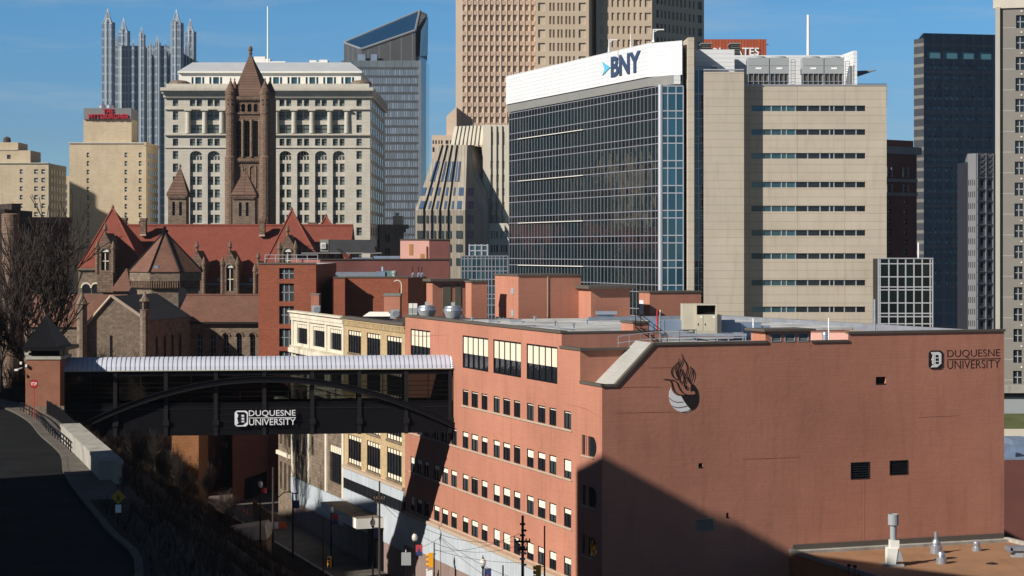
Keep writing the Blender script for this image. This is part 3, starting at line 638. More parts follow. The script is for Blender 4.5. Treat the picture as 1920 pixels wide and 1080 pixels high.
for k, (pts_, lb) in enumerate((([(7, 24), (7, 34), (3, 34)], 'thin grey conduit bending across the pale roof near the big windows'), ([(1.5, 12), (5.5, 12.5)], 'short conduit lying parallel to the stepped corner parapet'), ([(16, 11), (16, 26)], 'straight conduit running back from the small bulkhead'), ([(22, 5), (30, 5.2), (30, 17)], 'conduit along the lower roof behind the end wall'))):
    mb = MB(); zc = 27.68 if k not in (2, 3) else 26.98
    mb.path([(*G(a, t_), zc) for a, t_ in pts_], 0.05, galv, 6)
    for a, t_ in pts_: gbox(mb, a - .15, a + .15, t_ - .1, t_ + .1, zc - .08, zc - .04, darkm)
    single(mb, 'roof_conduit', lb, 'conduit', 'conduits lying on the hall roof')
# stair and railings at the stepped corner
def railing(name, label, pts, h, m=galv, nr=2, step=1.2, r=0.03, cat='railing', group=None, parent=None):
    mb = MB()
    for a, b in zip(pts, pts[1:]):
        a, b = Vector(a), Vector(b); L = (b - a).length; n = max(1, round(L / step))
        for k in range(nr): z = Vector((0, 0, h * (k + 1) / nr)); mb.tube(a + z, b + z, r, r, m, 6)
        for i in range(n + 1): q = a.lerp(b, i / n); mb.tube(q, q + Vector((0, 0, h)), r, r, m, 6)
    if parent is not None: return mb.build(name, parent)
    return single(mb, name, label, cat, group)
Y = 168
railing('roof_railing', 'galvanised guard rail above the sloping deck at the stepped corner', [(*G(4.4, 7.2), 26.65), (*G(5.3, 4.6), 27.0), (*G(7.0, 0.6), 27.4), (*G(8.6, 0.8), 27.4)], 1.1)
st = MB()
for i in range(7): gbox(st, 6.0 + i * 0.32, 6.3 + i * 0.32, 6.2, 7.2, 28.6 - i * 0.26, 28.65 - i * 0.26, darkm)
for t_ in (6.15, 7.25):
    st.tube((*G(6.0, t_), 28.5), (*G(8.4, t_), 26.8), 0.06, 0.06, blackm, 4); st.tube((*G(6.0, t_), 29.6), (*G(8.4, t_), 27.9), 0.04, 0.04, blackm, 4)
    for k in (0, 0.5, 1): st.tube((*G(6 + 2.4 * k, t_), 28.5 - 1.7 * k), (*G(6 + 2.4 * k, t_), 29.6 - 1.7 * k), 0.04, 0.04, blackm, 4)
single(st, 'roof_stair', 'short black steel stair going down behind the guard rail', 'stair')
mb = MB(); gbox(mb, 6.7, 8.1, 9.4, 12, 27.5, 28.75, salmon); gbox(mb, 6.6, 8.2, 9.3, 12.1, 28.75, 28.9, coping); hall.part(mb, 'stair_bulkhead')
mb = MB()
for a, b, d in ((1428, 1438, 176.0), (1522, 1590, 176.0)): mb.box(X(a, d), X(b, d), d, d + 0.4, 26.9, Z(624, d), pink)  # paler pink than the brick, standing in for sunlight on this wall
hall.part(mb, 'rear_parapet_wall')

# ================================================================ brown flat roofed annex in front of the end wall
ann = Building('flat_roof_annex', 'low annex with a brown flat roof and orange brown wall below the salmon end wall', 'building', (30, 160, 0))
aA = fu(1474) + 0.3
mb = MB(); mb.prism([G(aA, -0.05), G(aA, -45), G(RW + 0.2, -45), G(RW + 0.2, -0.05)], 0, 10.1, brown_wall, roof_brown); ann.part(mb, 'wall')
mb = MB()
gbox(mb, aA - 0.12, aA + 0.25, -45, -0.1, 10.1, 10.42, grey_band); gbox(mb, RW - 0.1, RW + 0.3, -45, -0.1, 10.1, 10.4, concrete)
gbox(mb, aA + 0.25, RW - 0.1, -0.12, -0.06, 10.1, 10.75, coping); gbox(mb, aA + 0.25, RW - 0.1, -0.85, -0.12, 10.1, 10.32, concrete)
ann.part(mb, 'parapet')
def annY(py): return (CAMZ - 10.1) * FPX / (py - HY)
# large exhaust stack
Y = annY(1060); x = X(1675, Y); t = thing('exhaust_stack', 'tall pale grey exhaust stack with boxy base on the brown roof', 'exhaust stack', (x, Y, 10.1))
mb = MB(); mb.box(x - 0.75, x + 0.75, Y - 0.6, Y + 0.8, 10.1, 10.25, grey_unit); mb.hexa([(x - 0.55, Y - 0.5, 10.25), (x + 0.1, Y - 0.5, 10.25), (x + 0.1, Y + 0.5, 10.25), (x - 0.55, Y + 0.5, 10.25)], [(x - 0.55, Y - 0.5, 11.5), (x + 0.3, Y - 0.5, 11.5), (x + 0.3, Y + 0.5, 11.5), (x - 0.55, Y + 0.5, 11.5)], white_trim)
mb.hexa([(x + 0.1, Y - 0.45, 10.5), (x + 0.7, Y - 0.45, 10.5), (x + 0.7, Y + 0.45, 10.5), (x + 0.1, Y + 0.45, 10.5)], [(x + 0.3, Y - 0.45, 11.45), (x + 0.5, Y - 0.45, 11.2), (x + 0.5, Y + 0.45, 11.2), (x + 0.3, Y + 0.45, 11.45)], grey_unit); mb.box(x - 0.3, x + 0.4, Y - 0.4, Y + 0.4, 11.5, 12.1, white_trim); mb.build('base_housing', t)
mb = MB(); mb.lathe((x, Y, 12.1), [(0.26, 0), (0.26, 1.25)], grey_unit, 16); mb.build('stack_pipe', t, smooth=False)
mb = MB(); mb.lathe((x, Y, 13.2), [(0.26, 0), (0.42, 0.1), (0.42, 0.95), (0.36, 0.95), (0.36, 0.5)], grey_unit, 18); mb.build('stack_head', t)
for px, py, pr, lb in ((1755, 1037, [(0.5, 0), (0.5, 0.6), (0.3, 0.65), (0.36, 0.85), (0.22, 1.1), (0.15, 1.15), (0.15, 1.75), (0.05, 1.76)], 'grey roof vent with a slim neck behind the tall exhaust stack'),
                       (1765, 1056.5, [(0.42, 0), (0.42, 0.45), (0.24, 0.5), (0.32, 0.7), (0.26, 0.9), (0.05, 1.0)], 'short silver cowl vent right of the tall exhaust stack'),
                       (1831, 1032.5, [(0.4, 0), (0.4, 0.3), (0.27, 0.33), (0.3, 0.65), (0.28, 0.75), (0.05, 0.8)], 'squat silver vent near the far end of the brown roof')):
    Y = annY(py); lath('roof_vent', lb, 'roof vent', px, Y, 10.1, pr, galv, 'small vents on the brown annex roof', 16)
Y = annY(1044); x = X(1904, Y); mb = MB(); mb.box(x - 0.3, x + 0.6, Y - 0.3, Y + 0.4, 10.1, 10.65, grey_unit)
mb.tube((x - 0.55, Y - 0.5, 10.72), (x - 0.55, Y + 0.6, 10.72), 0.24, 0.24, galv, 10); mb.box(x - 0.5, x + 0.9, Y - 0.5, Y + 0.6, 10.65, 10.95, galv); single(mb, 'roof_hood', 'boxy silver hood at the right edge of the brown roof', 'ventilator')
Y = annY(1057); mb = MB(); mb.lathe((X(1860, Y), Y, 10.1), [(0.5, 0.0), (0.45, 0.03), (0.2, 0.04), (0.18, 0.1), (0.02, 0.1)], darkm, 12); single(mb, 'roof_drain', 'flat dark drain cover in the brown roof', 'roof drain')
for k, (px, py) in enumerate(((1592, 1062), (1603, 1064), (1609, 1072))):
    Y = 150.0; x = X(px, Y); z = Z(py, Y); mb = MB(); mb.tube((x, Y, 8.0), (x, Y, z), 0.035, 0.035, blackm, 6); mb.lathe((x, Y, z), [(0.02, -0.05), (0.14, 0.0), (0.16, 0.1), (0.1, 0.2)] if k < 2 else [(0.05, 0), (0.06, 0.05)], blackm, 8)
    single(mb, 'flood_light', ['leftmost of three small black floodlights on stalks beside the brown roof', 'middle of three small black floodlights on stalks beside the brown roof', 'shortest of three small black stalks beside the brown roof'][k], 'floodlight', 'black floodlights beside the brown roof')

# ================================================================ buff brick and cream fronted neighbours
bf = Building('buff_brick_building', 'buff brick loft building with wide dark windows between the salmon and cream fronts', 'building', FL.p(FL.u(700), 0))
u0, u1 = FL.u(646.5), FL.u(760) - 0.05
cx = [(653, 677), (688, 713), (725.5, 753)]
fl_z = [(10.4, 13.75), (14.6, 18.0), (18.85, 22.1), (23.2, 25.75)]
ops = [(FL.u(a), FL.u(b), c, d) for a, b in cx for c, d in fl_z]
mb = MB(); wall(mb, FL, u0, u1, 10.06, 27.0, ops, tan_brick, 0.16); mb.poly([FL.p(u0, 0, -0.4), FL.p(u0, 27, -0.4), FL.p(u0, 27, 0), FL.p(u0, 0, 0)], tan_brick)
gbox(mb, 0.5, 26, 54.4, -u0, 0, 26.6, tan_brick, roof_dark); bf.part(mb, 'wall')
for o in ops:
    a, b, c, d = o; k = -0.14
    m_ = MB(); m_.poly([FL.p(a, c, k), FL.p(b, c, k), FL.p(b, d, k), FL.p(a, d, k)], win_dark); wo = bf.part(m_, 'window')
    m_ = MB(); h = 0.55
    m_.poly([FL.p(a, d - h, k + 0.03), FL.p(b, d - h, k + 0.03), FL.p(b, d, k + 0.03), FL.p(a, d, k + 0.03)], blind)
    if c < 20: m_.poly([FL.p(a, c, k + 0.03), FL.p(b, c, k + 0.03), FL.p(b, c + h, k + 0.03), FL.p(a, c + h, k + 0.03)], blind)
    m_.build('pale_pane_band', wo)
    m_ = MB()
    for i in range(6): x = min(max(a + (b - a) * i / 5, a + 0.05), b - 0.05); m_.fbox(FL, x - 0.05, x + 0.05, c, d, k, k + 0.09, blackm)
    for z in (c, d - 0.08): m_.fbox(FL, a, b, z, z + 0.08, k - 0.003, k + 0.093, blackm)
    m_.build('window_frame', wo)
for o in ops: mb = MB(); mb.fbox(FL, o[0] - 0.15, o[1] + 0.15, o[2] - 0.2, o[2] - 0.01, 0.0, 0.12, granite_lt); bf.part(mb, 'window_sill')
mb = MB(); mb.fbox(FL, u0, u1, 27.0, 27.3, -0.6, 0.3, coping); mb.fbox(FL, u0, u1, 26.8, 26.99, -0.1, 0.18, tan_brick)
n = 46
for i in range(n): a = u0 + (u1 - u0) * i / n; mb.fbox(FL, a + 0.1, a + 0.42, 26.25, 26.8, 0.0, 0.14, tan_brick)
bf.part(mb, 'cornice')
mb = MB(); mb.fbox(FL, u0, u1, 9.75, 10.06, -0.1, 0.35, sillm); bf.part(mb, 'stone_belt')
mb = MB(); mb.fbox(FL, u0, u1, 8.6, 9.75, 0, 0.2, siding); mb.fbox(FL, u0, u1, 3.4, 7.35, 0, 0.2, siding); bf.part(mb, 'metal_siding')
mb = MB(); n = 14
mb.fbox(FL, u0, u1, 7.35, 8.6, 0, 0.1, win_dark)
for i in range(n + 1): x = u0 + (u1 - u0) * i / n; mb.fbox(FL, x - 0.05, x + 0.05, 7.35, 8.6, 0.1, 0.16, darkm)
bf.part(mb, 'strip_window')
mb = MB(); mb.fbox(FL, u0, u1, 0, 3.4, 0, 0.14, base_pnl); bf.part(mb, 'ground_floor_panelling')
cr = Building('cream_front_building', 'narrow old building with cream painted ornate upper front and stained lower storeys', 'building', FL.p(FL.u(600), 0))
u0, u1 = FL.u(548), FL.u(646.5) - 0.05
ops = [(FL.u(a), FL.u(b), 23.15, 25.6) for a, b in ((557, 576), (587, 608.5), (619, 642))]
ops += [(FL.u(a), FL.u(b), c, d) for a, b in ((586, 608.5), (618, 642)) for c, d in ((18.85, 21.9), (13.9, 17.9))] + [(FL.u(618), FL.u(642), 7.4, 11.8)]
small = [(FL.u(a), FL.u(b), c, d) for a, b in ((555, 562), (567, 575)) for c, d in ((18.9, 21.8), (14.2, 17.2), (9.2, 12.2))] + [(FL.u(584), FL.u(588), 9.6, 12)]
mb = MB(); wall(mb, FL, u0, u1, 5.9, 18.3, [o for o in ops + small if o[3] < 18], granite_lt, 0.2); wall(mb, FL, u0, u1, 18.3, 26.4, [o for o in ops + small if o[3] > 18], cream, 0.2)
gbox(mb, 0.5, 24, -u1 - 0.0, -u0, 0, 26.2, cream, roof_dark); cr.part(mb, 'wall')
for o in ops: cr.win(FL, *o, depth=0.2, g=win_dark, fr=blackm, nv=5, nh=0, bar=0.09, bl=blind, blf=0.2, jit=0)
for o in small: cr.win(FL, *o, depth=0.2, g=win_dark, fr=darkm, nv=0, nh=1, bl=blind, blf=0.0, jit=0)
cr.finish()
mb = MB()
mb.fbox(FL, u0 - 0.2, u1, 26.4, 27.0, -0.6, 0.3, cream); mb.fbox(FL, u0 - 0.4, u1, 27.0, 27.2, -0.6, 0.55, cream); mb.fbox(FL, u0 - 0.1, u1, 26.0, 26.38, 0.0, 0.22, cream)
mb.fbox(FL, u0 - 0.3, u1, 21.9, 22.5, 0.0, 0.5, cream); mb.fbox(FL, u0 - 0.1, u1, 22.5, 22.8, 0.0, 0.25, cream); mb.fbox(FL, u0, u1, 18.1, 18.5, 0.0, 0.3, cream)
for px in (550, 580.5, 613, 645): a = FL.u(px); mb.fbox(FL, a - 0.45, a + 0.35, 6.0, 26.0, 0.0, 0.18, cream)
for a in lin(u0, u1 - 0.4, 34): mb.fbox(FL, a, a + 0.22, 22.55, 22.8, 0.25, 0.4, cream)
cr.part(mb, 'cornice_and_pilasters')
mb = MB(); mb.fbox(FL, u0, u1, 2.9, 5.9, 0, 0.2, siding); cr.part(mb, 'metal_siding')
mb = MB(); mb.fbox(FL, u0, u1, 0, 2.9, 0, 0.14, base_pnl); cr.part(mb, 'ground_floor_panelling')
# rounded corner bay, seen under the bridge
cb = Building('grey_stone_corner', 'weathered stone corner bay with narrow windows below the bridge', 'building', FL.p(FL.u(535), 0))
v0, v1 = FL.u(522), FL.u(548) - 0.05
ops = [(FL.u(a), FL.u(b), c, d) for a, b in ((525, 529), (532.5, 537), (540.5, 545)) for c, d in ((9.5, 13.0), (3.6, 7.2))]
mb = MB(); wall(mb, FL, v0, v1, 0, 15.4, ops, granite_lt, 0.4); gbox(mb, 0.45, 12, -v1, -v0, 0, 15.2, granite_lt, roof_dark); cb.part(mb, 'wall')
for o in ops: cb.win(FL, *o, depth=0.4, g=win_dark, fr=darkm, nv=0, nh=1, jit=0)
cb.finish()
mb = MB(); mb.fbox(FL, v0 - 0.6, v1, 14.6, 15.2, 0, 0.8, cream); mb.fbox(FL, v0 - 0.3, v1, 15.2, 15.6, -0.5, 0.5, cream); mb.fbox(FL, v0 - 0.2, v1, 8.1, 8.6, 0, 0.3, cream); cb.part(mb, 'cornice')
# roof things on the buff building
zr = 26.6
pF = MB(); Y = 243.0; pF.box(X(720, Y), X(750, Y), Y, Y + 4, zr, Z(555, Y), salmon); pf = bf.part(pF, 'brick_chimney')
pF = MB(); pF.box(X(719, Y), X(751, Y), Y - 0.06, Y + 4.06, Z(555, Y), Z(551, Y), grey_band); pF.build('chimney_cap', pf)
Y = 262.0; pF = MB(); pF.box(X(583, Y), X(598, Y), Y, Y + 2.5, zr - 0.4, Z(553, Y), salmon); pf = cr.part(pF, 'brick_chimney'); pF = MB(); pF.box(X(582.5, Y), X(598.5, Y), Y - 0.05, Y + 2.55, Z(553, Y), Z(551, Y), grey_band); pF.build('chimney_cap', pf)
for px, Y, lb in ((593, 255, 'old grey blower unit on the cream building roof beside its chimney'), (741, 238, 'old grey blower unit in front of the larger roof chimney')):
    mb = MB(); x = X(px, Y); mb.box(x - 0.6, x + 0.5, Y, Y + 0.9, zr + 0.25, zr + 1.3, grey_unit); mb.tube((x + 0.1, Y - 0.25, zr + 0.8), (x + 0.1, Y, zr + 0.8), 0.42, 0.42, galv, 14)
    for q in (-0.55, 0.45): mb.tube((x + q, Y + 0.1, zr - 0.3), (x + q, Y + 0.1, zr + 0.3), 0.05, 0.05, darkm, 5)
    single(mb, 'blower_unit', lb, 'blower', 'old blower units on the low roofs')
mb = MB(); Y = 240.0; x = X(707, Y); mb.box(x - 1.6, x + 1.8, Y, Y + 2.5, zr, zr + 0.45, darkm); mb.hexa([(x - 1.7, Y - 0.1, zr + 0.45), (x + 1.9, Y - 0.1, zr + 0.45), (x + 1.9, Y + 2.6, zr + 0.45), (x - 1.7, Y + 2.6, zr + 0.45)], [(x - 1.0, Y + 0.6, zr + 0.95), (x + 1.3, Y + 0.6, zr + 0.95), (x + 1.3, Y + 1.9, zr + 0.95), (x - 1.0, Y + 1.9, zr + 0.95)], white_trim)
single(mb, 'skylight', 'low white domed skylight on the buff building roof', 'skylight')
# entrance canopy on the pavement side
ca = MB(); a, b = FL.u(652), FL.u(723)
ca.fbox(FL, a, b, 4.9, 6.0, 0.2, 3.2, white_trim, granite_lt); cn = single(ca, 'entrance_canopy', 'boxy pale canopy over the pavement entrance below the strip window', 'canopy')
mb = MB(); mb.fbox(FL, FL.u(695), FL.u(722), 0, 4.88, 0.2, 0.35, blackm); bf.part(mb, 'entrance_recess')
# ================================================================ downtown
def PR(F, x0, x1, y0, y1):
    xm = (x0 + x1) / 2; return (F.u(x0), F.u(x1), F.z(xm, y1), F.z(xm, y0))
def Q(px, py, Y): return (X(px, Y), Y, Z(py, Y))
def grid(F, colpx, rowpx): return [PR(F, a, b, c, d) for a, b in colpx for c, d in rowpx]
def rows_(y0, h, pitch, n): return [(y0 + pitch * i, y0 + pitch * i + h) for i in range(n)]
def cols_(x0, w, pitch, n): return [(x0 + pitch * i, x0 + pitch * i + w) for i in range(n)]
def mass(b, F, x0, x1, ytop, depth, m, roof=None, z0=0, ops=(), wd=0.35, name='wall', inset=0.45, side=True):
    """front wall with real openings, a body behind it"""
    u0, u1 = F.u(x0), F.u(x1); z1 = F.z((x0 + x1) / 2, ytop); mb = MB()
    wall(mb, F, u0, u1, z0, z1, list(ops), m, wd)
    q = lambda u, w: F.p(u, 0, w)[:2]
    mb.prism([q(u0 + 0.0, -inset), q(u1 - 0.0, -inset), q(u1, -depth), q(u0, -depth)], z0, z1, m, roof or m)
    for u in (u0, u1): mb.poly([F.p(u, z0, 0), F.p(u, z0, -inset), F.p(u, z1, -inset), F.p(u, z1, 0)], m)
    mb.poly([F.p(u0, z1, 0), F.p(u1, z1, 0), F.p(u1, z1, -inset), F.p(u0, z1, -inset)], roof or m)
    b.part(mb, name); return u0, u1, z1
def sidegrid(b, F, depth, n, rowsz, m=win_far, w=1.2, side=1, **k):
    pass

# ---- dark orange brick blocks behind the cream building
b = Building('brick_office_block', 'plain orange red brick block with one column of grey windows and a roof rail', 'building', (-28, 292, 0))
F = front(292); ops = grid(F, [(523.5, 551)], [(502.5, 523), (531.5, 565), (574, 607.5), (616, 650), (658, 690)])
mass(b, F, 484.5, 592.5, 495.5, 34, red_brick, roof_mem, ops=ops)
for o in ops: b.win(F, *o, g=win_far, fr=grey_unit, nv=2, nh=1, bar=0.12, jit=0)
b.finish()
mb = MB(); z = Z(495.5, 292); x0, x1 = X(484.2, 292), X(593, 292); mb.box(x0, x1, 291.9, 292.5, z, z + 0.25, coping); b.part(mb, 'coping')
for yy in (528, 569, 611): mb = MB()
railing('roof_railing', 'pale pipe railing on top of the plain orange red brick block', [(X(497, 293), 293, z + 0.25), (X(596, 293), 293, z + 0.25)], 1.1, m=alum, r=0.05, step=1.5)
b = Building('brick_stepped_block', 'orange red brick block stepping back in two lit faces with deep shade between', 'building', (-20, 292, 0))
F = front(292.5); F2 = front(295.3)
mass(b, F, 625.5, 646.5, 521, 10, red_brick, roof_dark, name='front_pier')
z1 = Z(521, 292.5) - 0.02; mb = MB(); x0, x1 = X(600, 300), X(765, 295.3)
mb.prism([(X(626, 295.3), 295.3), (x1, 295.3), (X(800, 306), 306), (X(800, 318), 318), (X(626, 318), 318)], 0, z1, red_brick, roof_dark); b.part(mb, 'wall')
mb = MB(); mb.box(X(625.2, 292.5), X(647, 292.5), 292.4, 292.8, z1, z1 + 0.2, coping); mb.box(X(647.5, 295), x1 + 0.05, 295.2, 295.7, z1, z1 + 0.2, coping); b.part(mb, 'coping')
Y = 290.5; mb = MB(); mb.box(X(733, 285), X(749, 285), 284, 286, 26, Z(541, 285), red_brick); b.part(mb, 'small_shaft')
mb = MB(); pts = [(X(753 - 8 + 8 * math.cos(t), 284), 284, Z(534, 284) + 0.62 * math.sin(t)) for t in lin(0, 2.4, 8)]
mb.path([(X(753, 284), 284, Z(551, 284)), *pts], 0.09, cream, 6); single(mb, 'gooseneck_vent', 'thin cream gooseneck vent pipe curling over a chimney cap', 'vent pipe')
Y = 300; mb = MB(); mb.hexa([Q(627, 519, Y), Q(705, 519, Y), Q(705, 519, Y + 2), Q(627, 519, Y + 2)], [Q(630, 510, Y), Q(705, 510, Y), Q(705, 510, Y + 2), Q(630, 510, Y + 2)], galv)
mb.box(X(705, Y) + .01, X(722, Y), Y, Y + 2, Z(519, Y), Z(509, Y), galv_lt); mb.box(X(722, Y) + .01, X(740, Y), Y + .2, Y + 2, Z(520, Y), Z(508, Y), mat('sea_green_unit', (0.13, 0.22, 0.20), 0.6)); mb.tube(Q(718, 508, Y + 1), Q(718, 500, Y + 1), 0.25, 0.25, galv, 8)
single(mb, 'roof_air_unit', 'long silver duct ending in a sea green air unit on the brick block', 'air unit')
for px in (773, 784, 790): mb = MB(); mb.path([Q(px, 520, 303), Q(px, 514, 303), Q(px + 2.5, 512, 303), Q(px + 4, 515, 303)], 0.12, galv_lt, 6); mb.tube(Q(px + 1, 514, 304), Q(px + 1, 500, 304), 0.06, 0.06, blackm, 5); single(mb, 'stack_pipe', {773: 'leftmost', 784: 'middle', 790: 'rightmost'}[px] + ' of three bent silver roof pipes with thin black rods', 'pipe', 'bent roof pipes')
mb = MB(); mb.lathe(Q(739.5, 520, 297), [(0.3, 0), (0.3, 0.5), (0.42, 0.55), (0.42, 0.9), (0.1, 1.0)], grey_unit, 12); single(mb, 'roof_cap_vent', 'small dark capped vent at the right end of the sea green air unit', 'roof vent')

# ---- maroon block with pink penthouse
b = Building('maroon_block', 'long maroon painted wall with a pale pink rooftop room', 'building', (-15, 335, 0))
F = Fr((X(628, 332), 332), (0.955, 0.297)); u0, u1 = F.u(600), F.u(843); z1 = Z(487, 338)
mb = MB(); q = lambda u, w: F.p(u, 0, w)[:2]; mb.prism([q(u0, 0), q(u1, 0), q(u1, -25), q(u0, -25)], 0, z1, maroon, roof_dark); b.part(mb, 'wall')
mb = MB(); mb.fbox(F, u0, u1 + .1, z1, z1 + 0.2, -0.4, 0.1, coping); b.part(mb, 'coping')
ph = MB(); o = F.p(F.u(806), 0, -0.5); Fl = Fr((o[0], o[1]), (0.90, 0.02)); L = -Fl.u(750.5); zt2 = Z(450.5, 343)
mb = MB(); p1 = Vector(o[:2]); Fr2 = Fr((p1.x, p1.y), (0.955, 0.297)); W2 = Fr2.u(843) 
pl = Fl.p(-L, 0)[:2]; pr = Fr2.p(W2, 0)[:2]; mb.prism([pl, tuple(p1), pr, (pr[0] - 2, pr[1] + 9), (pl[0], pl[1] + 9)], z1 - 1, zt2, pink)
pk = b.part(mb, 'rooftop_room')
mb = MB(); mb.poly([Fr2.p(0.02, z1 - 1, 0.03), Fr2.p(W2, z1 - 1, 0.03), Fr2.p(W2, zt2, 0.03), Fr2.p(0.02, zt2, 0.03)], maroon); mb.build('dim_maroon_side', pk)  # darker colour over the pink room's side stands in for weak grazing light
for a, c, d, e in ((767, 774, 458, 478), (788, 795, 476, 488)): mb = MB(); mb.fbox(Fl, Fl.u(a), Fl.u(c), Z(e, 343), Z(d, 343), 0, 0.06, mat('ochre_shutter', (0.45, 0.22, 0.08), 0.8)); mb.build('door', pk)
mb = MB(); mb.fbox(Fl, Fl.u(799), Fl.u(801), Z(487, 343), Z(462, 343), 0, 0.15, mat('rust_pipe', (0.3, 0.09, 0.05), 0.8)); mb.build('downpipe', pk)
mb = MB(); mb.fbox(Fl, -L - 0.1, 0, zt2, zt2 + 0.2, -0.4, 0.1, coping); mb.fbox(Fr2, 0, W2, zt2, zt2 + 0.2, -0.4, 0.12, coping); mb.build('coping', pk)
t = thing('equipment_platform', 'dark grey rooftop plant enclosure on a steel platform before the courthouse', 'roof plant', Q(650, 490, 345))
Y = 345; mb = MB(); mb.box(X(600, Y), X(616, Y), Y, Y + 3, Z(472, Y), Z(449, Y), grey_band); mb.box(X(616, Y) + .01, X(706, Y), Y + .1, Y + 3, Z(474, Y), Z(449.5, Y), slate); mb.hexa([Q(684, 474, Y - 1), Q(705, 474, Y - 1), Q(705, 474, Y), Q(684, 474, Y)], [Q(688, 461, Y - 1), Q(702, 461, Y - 1), Q(702, 461, Y), Q(688, 461, Y)], slate); mb.build('plant_enclosure', t)
mb = MB(); mb.box(X(601.5, Y), X(611, Y), Y - .3, Y, Z(466, Y), Z(455.5, Y), white_trim); mb.box(X(603, Y), X(609.5, Y), Y - .34, Y - .3, Z(464, Y), Z(457.5, Y), grey_unit); mb.build('white_unit', t)
mb = MB(); mb.box(X(566, Y), X(716, Y), Y - 1, Y + 3, Z(475.5, Y), Z(473.5, Y), grey_band)
for px in (567, 604, 612, 630, 668, 700, 716): mb.tube(Q(px, 474, Y - .8), Q(px, 492, Y - .8), 0.1, 0.1, darkm, 5); mb.tube(Q(px, 475, Y - .8), Q(px + 6, 484, Y - .8), 0.07, 0.07, darkm, 5)
for k in (0, 5): mb.tube(Q(632 + k, 466, Y - 1.2), Q(655 + k, 488, Y - 1.2), 0.09, 0.09, darkm, 5)
mb.build('platform_frame', t)
railing('guard_rail', '', [Q(566, 473.5, Y - 1), Q(600, 473.5, Y - 1)], 1.1, m=darkm, r=0.05, parent=t)
mb = MB(); mb.box(X(662, Y), X(700, Y), Y - 2, Y + 1, Z(490, Y), Z(483, Y), galv_lt); mb.box(X(700, Y) + .1, X(750, Y), Y - 1, Y + 1, Z(489, Y), Z(480, Y), galv_lt); mb.build('pale_duct', t)

# ---- glass box low, left of the bank tower
b = Building('low_glass_block', 'low glass office block with pale mullions at the left foot of the tall glass office', 'building', (X(905, 325), 325, 0))
F = front(325); us = [F.u(p) for p in (865, 871, 877.5, 885, 893.5, 902, 910, 916, 922, 929, 937, 944, 952)]; zs = [0, 8, 12, 16] + [Z(p, 325) for p in (598, 590, 572, 560, 552, 536, 524, 508, 500, 485, 480)]
glazing(b, F, us, zs, 0, win_teal, mat('mullion_grey', (0.22, 0.23, 0.27)), bar=0.16, hbar=0.16, tilt=0.02); mb = MB(); mb.box(us[0], us[-1], 325.2, 332, 0, Z(480, 325), darkm, roof_mem); b.part(mb, 'core')
mb = MB(); mb.box(X(880, 326), X(914, 326), 326, 330, Z(480, 326), Z(459, 326), win_teal)
for p in (880, 891, 903, 914): mb.box(X(p, 326) - .12, X(p, 326) + .12, 325.8, 330, Z(480, 326), Z(459, 326) + .1, alum)
for p in (460, 470): mb.box(X(880, 326), X(914, 326), 325.85, 330, Z(p, 326) - .1, Z(p, 326) + .1, alum)
b.part(mb, 'rooftop_lantern')

# ---- bank office with big glass face
b = Building('bank_office', 'large office with a wide dark glass face, white sign band and beige stone tower', 'building', (30, 338, 0))
FB = Fr((X(1237, 338), 338), (0.3487, -0.9372)); ua, ub = FB.u(955), 0.0
zg = [12, 16] ; z = 62.4; lev = []
while z > 17: lev += [z, z - 1.25]; z -= 4.17
zs = sorted(set([12, 15] + [round(v, 3) for v in lev if v > 16]))
dk = glass('dark_reflective_glass', (0.004, 0.008, 0.009), 0.02, 1.0, wave=0.05, island=0.25, wscale=0.35)
tl = glass('green_reflective_glass', (0.006, 0.015, 0.017), 0.02, 1.0, wave=0.05, island=0.25, wscale=0.35)
glazing(b, FB, lin(ua, ub, 46), zs, 0, lambda i, j: tl if (j % 2 == 1) else dk, mat('mullion_grey', (0.17, 0.18, 0.21), 0.5, metal=0.2), bar=0.08, hbar=0.12, tilt=0.012, proud=0.08)
mb = MB()
for k in range(1, 11, 2):
    zz = 62.4 - 4.17 * k - 1.25; mb.fbox(FB, FB.u(974), FB.u(1096), zz - 0.1, zz + 0.02, 0.1, 0.4, white_trim)
b.part(mb, 'white_light_shelf')
Fc = front(337.6); cb_ = glass('blue_sky_glass', (0.016, 0.065, 0.10), 0.03, 0.8, island=0.3, metal=0.1)
glazing(b, Fc, [Fc.u(p) for p in (1240, 1252, 1267.5, 1281)], zs, 0, lambda i, j: cb_ , alum, bar=0.16, hbar=0.18, tilt=0.02)
mb = MB(); mb.tube((X(1238.5, 337.7), 337.75, 0), (X(1238.5, 337.7), 337.75, 62.6), 0.42, 0.42, alum, 10); b.part(mb, 'corner_mullion')
mb = MB(); pf_ = FB.p(ua, 0, -0.3); mb.prism([(X(1240, 338), 338.2), (X(1281, 338), 338.2), (X(1300, 338) + 3, 400), (pf_[0] + 20, pf_[1] + 4), (pf_[0], pf_[1])], 0, 62.6, darkm, roof_mem); b.part(mb, 'core')
